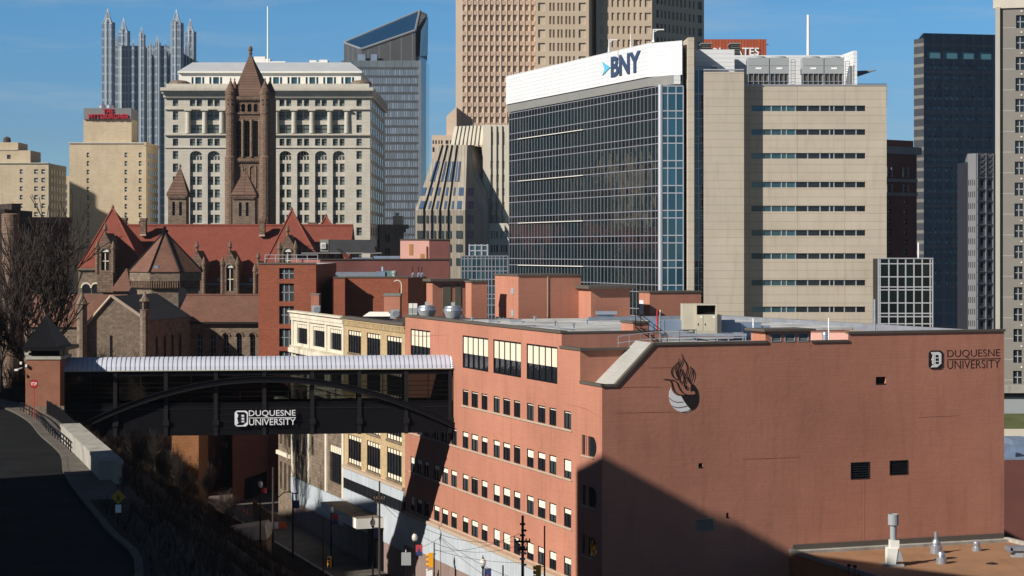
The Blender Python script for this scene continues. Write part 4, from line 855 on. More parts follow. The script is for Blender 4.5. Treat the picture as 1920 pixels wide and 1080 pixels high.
# grey soffit band and white sign band
mb = MB(); c1 = FB.p(FB.u(1218), 0, 0.25); c0 = FB.p(ua - 0.6, 0, 0.25); c2 = (X(1264, 337.4), 337.4); poly_ = [c0[:2], c1[:2], c2, (c2[0], 352), (c0[0] + 12, c0[1] + 4)]
mb.prism(poly_, 62.65, 64.25, grey_band); b.part(mb, 'soffit_band')
c0 = FB.p(ua - 0.6, 0, 0.5); c1 = FB.p(FB.u(1218), 0, 0.5); c2 = (X(1279, 336.9), 336.9); mb = MB()
mb.prism([c0[:2], c1[:2], c2, (c2[0] + 1, 350), (c0[0] + 14, c0[1] + 4)], 64.25, 69.95, white_pnl, white_trim); sb = b.part(mb, 'white_sign_band')
mb = MB(); mb.box(X(1264, 337), X(1276, 337), 337.3, 338.3, 62.7, 64.24, white_pnl); b.part(mb, 'band_return')
sg = thing('roof_sign', 'dark blue three letter bank name with a light blue arrow on the white band', 'sign', FB.p(FB.u(1150), 66, 0.6))
mid = 1179; text_mb(FB, 'BNY', FB.u(1151.5), FB.u(1207), FB.z(mid, 140.0), FB.z(mid, 101), 0.52, mat('sign_navy', (0.035, 0.06, 0.12), 0.5), thick=0.15, parent=sg, bold=0.035, name='lettering')
def BC(x, y): p = 1130 + x / 6.62; return (FB.u(p), FB.z(p, 50 + y / 6.62))
mb = MB(); flat(mb, FB, [BC(35, 438), BC(133, 505), BC(36, 607), BC(64, 532)], 0.52, 0.15, mat('sign_sky_blue', (0.10, 0.42, 0.62), 0.5)); mb.build('arrow', sg)
# beige fin, slot and tower
def bx(nm, x0, x1, Y, ytop, dep, m, top=None, z0=0.0):
    mb = MB(); mb.box(X(x0, Y), X(x1, Y), Y, Y + dep, z0, Z(ytop, Y), m, top); return b.part(mb, nm)
mb = MB(); Y = 336.0; mb.prism([(X(1290, Y), Y), (X(1301.5, Y), Y), (X(1301.5, Y), Y + 14), (X(1281, 343), 343)], 0, Z(70, Y), beige_pc); b.part(mb, 'beige_fin')
Fs = front(338.6); glazing(b, Fs, [Fs.u(p) for p in (1301.5, 1309.5, 1320)], [v for v in zs if v < 61.5] + [Z(133, 341)], 0, cb_, alum, bar=0.1, hbar=0.1, name='slot_glass', fname='slot_mullions')
mb = MB()
for v in lin(15, 61, 34): mb.box(X(1313.5, 338.3), X(1320, 338.3), 338.3, 338.5, v, v + 0.12, alum)
b.part(mb, 'slot_louvres')
bx('beige_tower', 1320, 1395, 336.6, 134.5, 12, beige_pc, roof_mem)
FT = front(339.1); Y = 339.1
ry = [203, 247.5, 292, 346, 391, 436.5, 480, 530, 580]; zz0 = [(Z(y + 5.4, Y), Z(y - 5.2, Y)) for y in ry]
ops = [(FT.u(1409), FT.u(1622.5), a, c) for a, c in zz0]
mass(b, FT, 1395, 1662.5, 160.5, 40, beige_pc, roof_mem, ops=ops, name='beige_ribbon_wall', wd=0.3)
div = [308, 372, 416, 470, 497, 545, 610, 676, 727, 750, 806, 868, 912]
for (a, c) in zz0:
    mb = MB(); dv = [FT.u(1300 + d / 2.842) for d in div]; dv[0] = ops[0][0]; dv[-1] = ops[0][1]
    for i, (x0, x1) in enumerate(zip(dv, dv[1:])): t0 = random.uniform(-.02, .02); mb.poly([FT.p(x0, a, -0.25 + t0), FT.p(x1, a, -0.25), FT.p(x1, c, -0.25 - t0), FT.p(x0, c, -0.25)], win_teal if i < 5 else win_dark)  # teal left panes and dark right panes put the reflection into the glass colour
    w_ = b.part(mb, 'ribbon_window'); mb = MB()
    for x in dv[1:-1]: mb = MB(); mb.fbox(FT, x - 0.09, x + 0.09, a, c, -0.26, -0.12, grey_unit); mb.build('window_divider', w_)
mb = MB(); mb.box(X(1394, Y), X(1663, Y), Y - 0.12, Y + 0.3, Z(160.5, Y), Z(158.5, Y), alum); mb.box(X(1319.5, 336.5), X(1395.5, 336.5), 336.5, 337.1, Z(134.5, 339.5), Z(132.5, 339.5), alum); b.part(mb, 'coping')
# white plant screens
Y = 344.0
mb = MB(); mb.box(X(1303, Y), X(1377, Y), Y, Y + 6, 60, Z(92.5, Y), white_pnl); mb.box(X(1377, Y + 6), X(1584, Y + 6), Y + 7, Y + 8, 60, Z(103.5, Y + 7), white_pnl)
mb.hexa([(X(1576, 354), 354, 60), (X(1600, Y), Y, 60), (X(1607, Y), Y, 60), (X(1590, 354), 354, 60)], [(X(1576, 354), 354, Z(104, 354)), (X(1600, Y), Y, Z(95, Y)), (X(1607, Y), Y, Z(95, Y)), (X(1590, 354), 354, Z(104, 354))], white_pnl)
b.part(mb, 'white_plant_screen')
mb = MB(); mb.box(X(1607, 352), X(1663, 352), 352, 353, 60, Z(157, 352), darkm); b.part(mb, 'dark_roof_block')
# small glass wing right
b = Building('glass_annex', 'square dark glass annex with a pale grid of mullions right of the beige wall', 'building', (X(1697, 334), 334, 0))
F = front(334); us = [F.u(p) for p in (1647, 1650, 1666.5, 1683, 1698, 1713.5, 1729, 1744, 1748.5)]; zs2 = [0, 10, 16, 20] + [Z(p, 334) for p in (607, 593.6, 587.5, 568, 543.5, 538, 519, 494.5, 485)]
glazing(b, F, us, zs2, 0, glass('black_green_glass', (0.006, 0.010, 0.010), 0.05, 0.15, island=0.5), alum, bar=0.2, hbar=0.18, tilt=0.01)
mb = MB(); mb.box(us[0], us[-1], 334.2, 339, 0, Z(485, 334), darkm); b.part(mb, 'core')
mb = MB(); mb.box(us[0] - .1, us[-1] + .1, 333.8, 334.6, Z(485, 334), Z(483.5, 334), alum); b.part(mb, 'coping')
pipe('vent_pipe', 'thin white pipe rising from the roof of the square glass annex', 'pipe', 1722, 336, 455, 484, 0.13, white_paint, 1)
# cooling units
def cooler(px0, px1, lb):
    Y = 343.5; t = thing('cooling_unit', lb, 'cooling unit', Q((px0 + px1) / 2, 158, Y), 'grey cooling units on the beige roof')
    x0, x1 = X(px0, Y), X(px1, Y); mb = MB(); mb.box(x0, x1, Y, Y + 3, Z(138, Y), Z(108, Y), grey_unit); mb.box(x0 + .1, x1 - .1, Y - .03, Y, Z(123, Y) - .02, Z(123, Y) + .03, grey_band); mb.build('fan_casing', t)
    mb = MB(); mb.lathe(((x0 + x1) / 2, Y + 1.5, Z(108, Y)), [(1.45, 0), (1.4, 0.2), (1.15, 0.3)], grey_unit, 20); mb.build('fan_ring', t)
    mb = MB(); mb.box(x0 + .15, x1 - .15, Y + .3, Y + 2.8, Z(157, Y), Z(138, Y), mat('coil_brown', (0.10, 0.085, 0.07), 0.9)); mb.build('coil', t)
    mb = MB()
    for k in lin(x0 + .05, x1 - .05, 4): mb.box(k - .06, k + .06, Y + .02, Y + .2, Z(158, Y), Z(138, Y), galv)
    mb.box(x0, x1, Y + .03, Y + .15, Z(153, Y), Z(152, Y), galv); mb.build('support_leg', t)
    mb = MB(); xm_ = (x0 + x1) / 2; mb.box(xm_ - .5, xm_ + .5, Y - .06, Y - .0, Z(130, Y), Z(126.5, Y), white_paint); mb.build('name_plate', t)
cooler(1403, 1442, 'leftmost grey cooling unit on the beige office roof'); cooler(1443.5, 1479.5, 'second grey cooling unit from the left on the beige office roof')
cooler(1505.5, 1544.5, 'third grey cooling unit from the left on the beige office roof'); cooler(1546, 1582, 'rightmost grey cooling unit, next to the white screen wall')
def ladder(lb, px, y0, y1, Y):
    mb = MB()
    for q in (-.35, .35): mb.tube((X(px, Y) + q, Y, Z(y1, Y)), (X(px, Y) + q, Y, Z(y0, Y)), 0.06, 0.06, galv, 5)
    for z in lin(Z(y1, Y), Z(y0, Y), 9): mb.tube((X(px, Y) - .35, Y, z), (X(px, Y) + .35, Y, z), 0.05, 0.05, galv, 5)
    single(mb, 'access_ladder', lb, 'ladder', 'ladders beside the cooling units')
ladder('cage ladder between the two pairs of cooling units', 1487, 112, 158, 343.4); ladder('ladder at the far right of the cooling units', 1589, 115, 158, 343.4)
def mast(lb, px, yb, ytp, Y, r=0.12, arm=None, name='roof_mast', cat='mast', m=white_paint):
    mb = MB(); mb.tube(Q(px, yb, Y), Q(px, ytp, Y), r, r * 0.8, m, 8); mb.tube(Q(px, yb, Y), Q(px, yb - 4, Y), r * 2, r * 1.4, m, 8)
    if arm:
        for a, y in arm: mb.tube(Q(px, y, Y), Q(px + a, y, Y), r * .8, r * .8, m, 6); mb.tube(Q(px + a * .5, y, Y), Q(px, y + 5, Y), r * .5, r * .5, m, 5)
    single(mb, name, lb, cat)
mast('thin camera mast with a short arm on the left of the white band', 1142, 98, 74, 352, arm=[(16, 75)]); mast('bare vertical rod mast between the two armed masts', 1182.5, 88, 64, 350, 0.08)
mast('white mast with a long arm at the corner of the white band', 1225, 79, 55, 344, arm=[(20, 55.5)])
mast('short dark camera post on the white band behind the bank letters', 1193, 86, 75, 348, 0.16, arm=[(5, 76)], m=darkm)
for px, lb in ((1324, 'left one of two dark louvred boxes behind the white plant screen'), (1378, 'right one of two dark louvred boxes behind the white plant screen')):
    mb = MB(); Y = 356.; mb.box(X(px - 8.5, Y), X(px + 9.5, Y), Y, Y + 3, Z(104, Y), Z(83, Y), darkm); mb.box(X(px - 10, Y), X(px + 11, Y), Y - .3, Y + 3.3, Z(83, Y), Z(80.5, Y), grey_band)
    for k in range(5): mb.box(X(px - 8, Y), X(px + 9, Y), Y - .06, Y, Z(100 - k * 3.4, Y), Z(99 - k * 3.4, Y), grey_band)
    single(mb, 'plant_box', lb, 'plant box', 'dark louvred boxes on the bank office roof')
mb = MB(); mb.box(X(1334, 343), X(1347, 343), 342, 343.5, Z(133, 343), Z(123.5, 343), white_trim); mb.box(X(1335.5, 342), X(1345.5, 342), 341.9, 342, Z(131, 342), Z(125.5, 342), grey_band); single(mb, 'roof_unit', 'small white box unit on top of the beige tower', 'air unit')
mb = MB(); Y = 352; mb.hexa([Q(1607, 144, Y), Q(1625, 138, Y), Q(1643, 132, Y + 3), Q(1607, 134, Y + 3)], [Q(1607, 143, Y), Q(1625, 137, Y), Q(1643, 131, Y + 3), Q(1607, 133, Y + 3)], grey_band); single(mb, 'canopy_blade', 'thin grey blade sticking out right of the white screen', 'canopy')

# ---- red roofed office sign behind
b = Building('red_clad_tower', 'distant tower top clad in rust red ribs showing above the bank office', 'building', Q(1370, 300, 760))
F = front(760); mb = MB(); rust = mat('rust_red_ribs', (0.40, 0.085, 0.035), 0.7, 0.1, 0.1, pattern='brick', bw=1.2, bh=60, mort=0.18, off=0, pcol=(0.22, 0.045, 0.02))
mb.box(F.u(1318), F.u(1437), 760, 790, 0, Z(73.5, 760), rust); b.part(mb, 'wall'); mb = MB(); mb.box(F.u(1437), F.u(1441), 760, 761, Z(84, 760), Z(83, 760), darkm); b.part(mb, 'lightning_arm')
sg = thing('tower_sign', 'white law firm name lettering across the rust red tower top', 'sign', Q(1370, 103, 759))
text_mb(F, 'K&L GATES', F.u(1322), F.u(1423), Z(104, 760), Z(89.5, 760), 0.1, white_paint, thick=0.5, parent=sg, bold=0.015)
mast('tall white spire rod rising behind the cooling units', 1515.5, 110, 28, 420, 0.35, name='antenna_spire', cat='antenna')
mast('tall thin white flagpole on the pale granite office roof', 502, 170, 12, 545, 0.22, name='flagpole', cat='flagpole')

# ---- pale granite office with loggia
b = Building('granite_office', 'broad pale granite office with arched upper windows, columns and heavy cornice', 'building', (X(500, 530), 530, 0))
F = front(530)
pairs = [(356, 366, 368.7, 378.7), (389.3, 399.3, 402, 412), (524, 533.3, 536.7, 546), (557, 566.5, 570, 579.5), (590.7, 600.5, 603, 612.7), (624, 633.5, 636.7, 646)]
sing = [(324, 334), (668.3, 678.3)]
r_top = [(186, 199)]; r_tall = [(208.7, 225), (234, 249)]; r_mid = [(260, 273.3)]; r_low = [(306.5, 322.5), (330.7, 346.7), (355, 370.5), (379, 394.5), (402.5, 418), (426.5, 441.5), (450, 466), (474, 490)]; r_arch = (283, 298)
ops = []; wins = []
for p in pairs:
    for r in r_top + r_mid:
        for a, c in ((p[0], p[1]), (p[2], p[3])): wins.append((PR(F, a, c, *r), 0.5)); ops.append(wins[-1][0])
    ops.append(PR(F, p[0] - 1.5, p[3] + 1.5, 206, 250.5)); ops.append(PR(F, p[0], p[3], 283, 495))
for s_ in sing:
    for r in r_top + r_tall + r_mid + [(283, 298)] + r_low: wins.append((PR(F, *s_, *r), 0.5)); ops.append(wins[-1][0])
wallm = MB(); u0, u1, z1 = F.u(309), F.u(694), F.z(500, 183); wall(wallm, F, u0, u1, 0, z1, ops, white_gran, 1.0)
wallm.box(u0, u1, 531.05, 590, 0, z1, white_gran, grey_roof)
for u in (u0, u1): wallm.poly([(u, 530, 0), (u, 531.05, 0), (u, 531.05, z1), (u, 530, z1)], white_gran)
for p in pairs:
    o = PR(F, p[0], p[3], 283, 300); arch_fill(wallm, F, o[0], o[1], Z(291.5, 530), Z(283, 530), white_gran, depth=1.0, w=0.003)
b.part(wallm, 'wall')
panel = MB()
for p in pairs:
    bay = []
    for r in r_low:
        for a, c in ((p[0] + .3, p[1]), (p[2], p[3] - .3)): bay.append(PR(F, a, c, *r))
    for o in bay: b.win(F, *o, depth=1.0, g=win_office, fr=darkm, nv=0, nh=1, bar=0.2)
    o = PR(F, p[0], p[3], 283, 300); b.win(F, *o, depth=1.0, g=win_far, fr=white_gran, nv=3, nh=1, bar=0.2)
    for r in r_tall:
        for a, c in ((p[0] - 1, p[1] + .4), (p[2] - .4, p[3] + 1)): o = PR(F, a, c, *r); b.win(F, *o, depth=1.0, g=win_office, fr=darkm, nv=0, nh=1, bar=0.2)
    # recessed spandrels
    for c, d in zip([300] + [q[1] for q in r_low[:-1]], [q[0] for q in r_low]): o = PR(F, p[0], p[3], c, d); panel.fbox(F, o[0], o[1], o[2], o[3], -1.0, -0.55, white_gran)
    o = PR(F, p[1], p[2], 300, 490); panel.fbox(F, *o, -1.0, -0.6, white_gran)
    o = PR(F, p[0] - 1.5, p[3] + 1.5, 225.5, 233.5); panel.fbox(F, *o, -1.0, -0.6, white_gran)
b.part(panel, 'spandrel_panel')
for o, d_ in wins: b.win(F, *o, depth=0.5, g=win_office, fr=darkm, nv=0, nh=1, bar=0.2)
cm = MB()
for px in (353, 384, 416, 519, 551.5, 585, 618.5, 650.5):
    cm = MB(); x = X(px, 530); cm.tube((x, 529.9, Z(250, 530)), (x, 529.9, Z(208, 530)), 0.72, 0.62, white_gran, 12); cm.box(x - .95, x + .95, 529, 530.4, Z(208, 530), Z(205.5, 530), white_gran); b.part(cm, 'column')
for px in (353, 384, 416, 519, 551.5, 585, 618.5, 650.5): pass

cm = MB()
for (a, c, ex) in ((165, 171, 2.2), (171, 176, 1.5), (176, 183, 0.7)): cm.box(X(303 + (2.2 - ex) * 2.6, 530), X(699 - (2.2 - ex) * 1.5 + 2, 530), 530 - ex, 590, Z(c, 530), Z(a, 530) - 0.002, white_gran)
for y0, y1, ex in ((203, 205.5, .5), (251, 254, .7), (276, 277.5, .3)): cm.box(X(308.6, 530), X(694.6, 530), 530 - ex, 530, Z(y1, 530), Z(y0, 530), white_gran)
cm.box(X(311, 530), X(692, 530), 530, 588, Z(165, 530), Z(157, 530), granite_lt if False else white_gran)
b.part(cm, 'cornice')
for px in (333, 675):
    mb = MB(); Y = 533; mb.lathe((X(px, Y), Y + 3, Z(157, Y)), [(2.9, 0), (2.7, 0.6), (1.8, 1.0), (0.3, 1.2)], granite_lt, 16); b.part(mb, 'corner_dome')
# attic
Y = 536; F = front(Y); ac = []
for c in (357, 390.5, 423.5, 457, 490, 503, 537, 571, 604, 638): ac += [(c + 2, c + 6), (c + 9, c + 20), (c + 22, c + 26)] if c not in (490, 457) else []
ac = [(a, c) for a, c in ac if c < 668 and not (425 < a < 505)]
ops = grid(F, ac, [(144.5, 157)])
mb = MB(); wall(mb, F, F.u(335), F.u(677), Z(160, Y), Z(137, Y), ops, white_trim, 0.4); mb.box(F.u(335), F.u(677), Y + .45, Y + 40, Z(160, Y), Z(137, Y), white_trim)
mb.box(F.u(334), F.u(679), Y - .8, Y + 41, Z(137, Y), Z(134, Y), white_trim); b.part(mb, 'attic_wall')
for o in ops: b.win(F, *o, depth=0.4, g=win_teal, nv=0, nh=0)
mb = MB(); mb.hexa([(F.u(334), Y - .6, Z(134, Y)), (F.u(679), Y - .6, Z(134, Y)), (F.u(679), Y + 41, Z(134, Y)), (F.u(334), Y + 41, Z(134, Y))], [(F.u(352), Y + 8, Z(117, Y + 8)), (F.u(652), Y + 8, Z(117, Y + 8)), (F.u(652), Y + 34, Z(117, Y + 8)), (F.u(352), Y + 34, Z(117, Y + 8))], grey_roof); b.part(mb, 'hipped_metal_roof')
mb = MB(); Y = 550
for a, c, d in ((476, 497, 106), (497.3, 506, 110), (506.3, 535, 115), (580, 593, 113), (593.4, 598, 116), (598.4, 614, 112)): mb.box(X(a, Y), X(c, Y), Y, Y + 5, Z(125, Y), Z(d, Y), white_trim)
b.part(mb, 'roof_plant')
sd = MB()      # dim right hand side: windows down the return wall
Fsd = Fr((u1, 531.0), (0, 1)); so = []
for k in range(6):
    for r in r_top + r_tall + r_mid + [(283, 298)] + r_low: so.append((2 + k * 9.0, 4.6 + k * 9.0, Z(r[1], 530), Z(r[0], 530)))
for o in so: b.win(Fsd, *o, depth=-0.05, g=win_far, fr=None, jit=0)
b.finish()

# ---- glassy tower with slanted top
b = Building('slanted_top_tower', 'grey glass skyscraper with horizontal bands and a slanted dark blue roof', 'building', (X(720, 720), 720, 0))
F = front(720); Y = 720
band_g = glass('pale_grey_blue_glass', (0.17, 0.22, 0.28), 0.10, 0.8, island=0.25); band_d = mat('dark_spandrel', (0.06, 0.068, 0.08), 0.5)
zs3 = sorted([0] + [Z(126 + 15.6 * k + d, Y) for k in range(27) for d in (0, 4)] )
glazing(b, F, [F.u(p) for p in lin(640, 786, 34)], zs3, 0, lambda i, j: band_g if j % 2 == 0 else band_d, mat('tower_mullion', (0.09, 0.10, 0.115), 0.5), bar=0.22, hbar=0.12, tilt=0.03)
mb = MB(); mb.box(F.u(640), F.u(786), Y + .3, Y + 30, 0, Z(126, Y), darkm); mb.box(F.u(640), F.u(786), Y - .1, Y + 2, Z(126, Y), Z(113.5, Y), mat('parapet_glass', (0.13, 0.16, 0.18), 0.3, pattern='brick', bw=3, bh=60, mort=0.1, off=0))
b.part(mb, 'core')
mb = MB(); mb.prism([(F.u(786), Y), (X(799, Y + 12), Y + 12), (X(799, Y + 12), Y + 40), (F.u(786), Y + 30)], 0, Z(106, Y), glass('dark_blue_side_glass', (0.02, 0.035, 0.06), 0.05, 0.35, island=0), darkm); mb.box(F.u(784.5), F.u(790), Y - .3, Y + .6, 0, Z(113, Y), mat('tower_edge', (0.15, 0.17, 0.2), 0.5)); b.part(mb, 'side_wall')
Yc = Y + 8; g_ = mat('crown_grey', (0.075, 0.08, 0.085), 0.5, pattern='brick', bw=4, bh=60, mort=0.15, off=0, pcol=(0.14, 0.15, 0.16))
A_, B_, Cc, D_ = Q(645, 80, Yc + 12), Q(787, 20, Yc + 16), Q(779, 57, Yc), Q(678, 92, Yc)
mb = MB(); mb.poly([D_, Cc, B_, A_], glass('dark_blue_roof_glass', (0.012, 0.045, 0.10), 0.05, 0.9, island=0)); b.part(mb, 'slanted_roof')
mb = MB(); bz = Z(116, Yc); mb.poly([(D_[0], D_[1], bz), (Cc[0], Cc[1], bz), Cc, D_], g_); mb.poly([(A_[0], A_[1], bz), (D_[0], D_[1], bz), D_, A_], g_)
e1, e2 = Q(787, 20, Yc + 16), Q(801, 26, Yc + 14); mb.poly([(Cc[0], Cc[1], bz), (X(801, Yc + 14), Yc + 14, bz), e2, e1, Cc], g_); mb.poly([A_, B_, (B_[0], B_[1], bz), (A_[0], A_[1], bz)], g_); b.part(mb, 'crown_wall')
mb = MB()
for p, q in ((D_, Cc), (Cc, B_), (A_, B_), (A_, D_)): mb.tube(p, q, 0.45, 0.45, mat('crown_trim', (0.18, 0.20, 0.22), 0.5), 6)
b.part(mb, 'crown_trim')
mb = MB(); mb.hexa([Q(787, 106, Yc - 1), Q(802, 104, Yc + 10), Q(802, 104, Yc + 13), Q(787, 106, Yc + 2)], [Q(789, 58, Yc - 1), Q(803, 30, Yc + 10), Q(803, 30, Yc + 13), Q(789, 58, Yc + 2)], win_dark); b.part(mb, 'tilted_fin')
mb = MB()
for a, c in ((670, 684), (694, 706)): mb.box(X(a, Y - .0), X(c, Y), Y + 3, Y + 7, Z(113, Y), Z(100, Y), galv_lt)
b.part(mb, 'roof_plant')

# ---- castle-like glass tower
b = Building('spired_glass_tower', 'castle like blue glass skyscraper with pointed glass spires', 'building', (X(280, 900), 900, 0))
pg = glass('steel_blue_glass', (0.085, 0.125, 0.175), 0.15, 0.8, island=0.0); pm = mat('steel_blue_cladding', (0.13, 0.165, 0.205), 0.35, 0.06, 0.05, pattern='brick', bw=2.1, bh=3.9, mort=0.42, off=0, pcol=(0.28, 0.32, 0.36), col2=(0.115, 0.15, 0.19), spec=0.8)
Y = 900; mb = MB()
def pleated(mb, x0, x1, Y, ytop, n, dep=60, amp=1.0):
    us = lin(X(x0, Y), X(x1, Y), n * 2); zt_ = Z(ytop, Y)
    prof = [(u, Y + (0 if i % 2 == 0 else (-amp if (i // 2) % 3 == 1 else 0))) for i, u in enumerate(us)]
    mb.prism(prof + [(us[-1], Y + dep), (us[0], Y + dep)], 0, zt_, pm)
pleated(mb, 212, 322, 905, 86, 9); 
mb.prism([(X(322, 905), 905), (X(345, 960), 930), (X(345, 960), 985), (X(322, 905), 985)], 0, Z(92, 920), pm); b.part(mb, 'main_body')
def spire(px0, px1, side, Y, ysh, yap, dep=None, base=0.0):
    x0, x1 = X(px0, Y), X(px1, Y); w = x1 - x0; xs = X(side, Y + w) if side else x1; zt_ = Z(ysh, Y); za = Z(yap, Y)
    t = MB(); t.box(x0, x1, Y, Y + w, base, zt_, pm)
    # pleat down the face
    xm = (x0 + x1) / 2; t.prism([(xm - w * .14, Y - 0.01), (xm, Y - w * .08), (xm + w * .14, Y - 0.01)], base, zt_ + (za - zt_) * .2, pm)
    if side and side > px1: t.prism([(x1, Y + w * .15), (x1 + w * .25, Y + w * .5), (x1, Y + w * .85)], base, zt_ + (za - zt_) * .12, pm)
    r = b.part(t, 'corner_turret'); t = MB()
    for k in range(2): pass
    zm = zt_ + (za - zt_) * .36; i = w * .24
    b0 = [(x0, Y, zt_), (x1, Y, zt_), (x1, Y + w, zt_), (x0, Y + w, zt_)]; b1 = [(x0 + i, Y + i, zm), (x1 - i, Y + i, zm), (x1 - i, Y + w - i, zm), (x0 + i, Y + w - i, zm)]
    t.hexa(b0, b1, pm); ap = (xm, Y + w / 2, za)
    for k in range(4): t.poly([b1[k], b1[(k + 1) % 4], ap], pm)
    t.build('spire', r); t = MB(); cl = mat('bright_spire_edges', (0.42, 0.47, 0.52), 0.4)
    for k in range(4): t.tube(b0[k], b1[k], w * .028, w * .028, cl, 5); t.tube(b1[k], ap, w * .028, w * .03, cl, 5); t.tube(b1[k], b1[(k + 1) % 4], w * .02, w * .02, cl, 5); t.tube(b0[k], b0[(k + 1) % 4], w * .022, w * .022, cl, 5)
    t.tube((ap[0], ap[1], za - (za - zm) * .28), ap, w * .1, 0.02, cl, 6); t.build('spire_edge', r)
spire(191, 209.5, 214, 895, 45, 15); spire(320, 338.5, 343, 895, 46, 16); spire(222, 238.5, 243, 955, 61, 32); spire(347.5, 363, 367.5, 955, 62, 33.5)
spire(259.5, 269.5, 273, 898, 67, 49); spire(290, 298.5, 301, 899, 82, 66); spire(247, 251.5, 0, 899, 84, 75); spire(280, 284, 0, 899, 85, 75); spire(308, 312, 0, 899, 85, 76); spire(216, 221, 0, 925, 80, 62)
for a, c in ((345, 349.5), (351, 355), (356.5, 361)): spire(a, c, 0, 930 + a - 345, 92, 68 + (a - 345) * .9)

# ---- hotel with rooftop sign
b = Building('sign_topped_hotel', 'buff brick hotel block stepped at the top with a grey sign housing', 'building', (X(200, 550), 550, 0))
F = front(550); Y = 550; rws = [(286 + 16.1 * k, 295 + 16.1 * k) for k in range(12)]
ops = grid(F, [(162.5, 167), (233.5, 238.5), (260, 265.5)], rws)
mass(b, F, 130, 274, 268, 19, tan_hotel, roof_dark, ops=ops, wd=0.3)
for o in ops: b.win(F, *o, depth=0.3, g=win_office, fr=white_trim, nh=1, nv=0, bar=0.15)
Fsd = Fr((F.u(274), 551), (0, 1))
for k in range(5):
    for r in rws: b.win(Fsd, 2 + 3.4 * k, 3.2 + 3.4 * k, Z(r[1], Y), Z(r[0], Y), depth=-0.05, g=win_far, jit=0)
b.finish()
mb = MB(); mb.box(X(158, 552), X(248, 552), 551, 560, Z(270, 552), Z(224, 552), tan_hotel, roof_dark); b.part(mb, 'upper_block')
mb = MB(); mb.box(X(157.5, 551), X(246.5, 551), 550.5, 560.5, Z(224, 551), Z(203, 551), mat('sign_housing_grey', (0.17, 0.17, 0.175), 0.7)); b.part(mb, 'sign_housing')
mb = MB(); mb.box(X(129, 550), X(275, 550), 549.7, 551.2, Z(269, 550), Z(267, 550), white_gran); mb.box(X(271, 550), X(275, 550), 549.6, 570, Z(272, 550), Z(266.5, 550), tan_hotel); b.part(mb, 'coping')
for k, px in enumerate((191.5, 206)): lath('roof_tank', ['left', 'right'][k] + ' one of two small silver tanks peeping over the hotel sign', 'tank', px, 556, Z(203, 556), [(1.0, 0), (1.0, .7), (.7, 1.0), (.1, 1.1)], galv, 'silver tanks on the hotel roof', 12)
Fs_ = front(550.5); sg = thing('hotel_sign', 'red two line hotel name letters on the grey rooftop housing', 'sign', Q(200, 222, 550.5)); rl = mat('sign_red', (0.42, 0.02, 0.035), 0.5)
text_mb(Fs_, 'THE', Fs_.u(193.5), Fs_.u(213), Z(213, 550), Z(204, 550), 0.02, rl, thick=0.4, parent=sg, bold=0.02); text_mb(Fs_, 'PITTSBURGHER', Fs_.u(166.5), Fs_.u(242), Z(222.5, 550), Z(213.8, 550), 0.03, rl, thick=0.4, parent=sg, bold=0.02)
text_mb(Fs_, 'P', Fs_.u(162), Fs_.u(168), Z(222.5, 550), Z(210, 550), 0.035, rl, thick=0.4, parent=sg, bold=0.02, name='capital_letter') if False else None

# ---- tan block far left
b = Building('tan_corner_block', 'stepped tan brick block with small square windows at the left edge', 'building', (X(40, 500), 500, 0))
F = front(500); ops = grid(F, [(37, 42.5), (64, 71), (77.5, 84.5)], [(317.5 + 16 * k, 326 + 16 * k) for k in range(10)]) + grid(F, [(5, 10)], [(290 + 16 * k, 298 + 16 * k) for k in range(0)])
mass(b, F, -30, 91, 306, 20, tan_hotel, roof_dark, ops=ops, wd=0.3)
for o in ops: b.win(F, *o, depth=0.3, g=win_office, fr=white_trim, nh=1, nv=0, bar=0.15)
Fsd = Fr((F.u(91), 501), (0, 1))
for k in range(6):
    for j in range(10): b.win(Fsd, 1.5 + 3 * k, 3 + 3 * k, Z(326 + 16 * j, 500), Z(317 + 16 * j, 500), depth=-0.05, g=win_far, jit=0)
b.finish()
F2 = front(501); mb = MB(); o2 = grid(F2, [(13, 20)], [(290, 298)]); wall(mb, F2, F2.u(-30), F2.u(57), Z(307, 501), Z(282, 501), o2, tan_hotel, .3); mb.box(F2.u(-30), F2.u(57), 501.4, 512, Z(307, 501), Z(282, 501), tan_hotel); mb.poly([(F2.u(57), 501, Z(307, 501)), (F2.u(57), 501.4, Z(307, 501)), (F2.u(57), 501.4, Z(282, 501)), (F2.u(57), 501, Z(282, 501))], tan_hotel)
mb.box(F2.u(-30), F2.u(32), 502, 512, Z(282, 501), Z(266.5, 501), tan_hotel); b.part(mb, 'upper_setback')
mb = MB(); mb.box(X(-30, 501), X(32.5, 501), 500.8, 501.6, Z(281.5, 501), Z(280.5, 501), white_gran); mb.box(X(-30, 500), X(91.5, 500), 499.7, 501, Z(306.5, 500), Z(305, 500), white_gran); b.part(mb, 'coping')
mb = MB(); mb.poly([F2.p(*q, -0.25) for q in ((o2[0][0], o2[0][2]), (o2[0][1], o2[0][2]), (o2[0][1], o2[0][3]), (o2[0][0], o2[0][3]))], win_far); b.part(mb, 'window')
mb = MB(); mb.lathe(Q(13, 266.5, 505), [(1.0, 0), (.9, 1.0), (.2, 1.4)], roof_dark, 8); single(mb, 'roof_vent', 'small dark turbine vent on top of the tan corner block', 'roof vent')
b = Building('pale_stub_tower', 'sliver of pale building with teal windows between the tan block and the hotel', 'building', (X(127, 580), 580, 0))
F = front(580); ops = grid(F, [(121.5, 126)], [(346 + 15 * k, 356 + 15 * k) for k in range(6)]); mass(b, F, 105, 131, 330, 20, tan_hotel, roof_dark, ops=ops, wd=.3)
for o in ops: b.win(F, *o, depth=.3, g=win_blue, nv=0, nh=0)
b.finish()

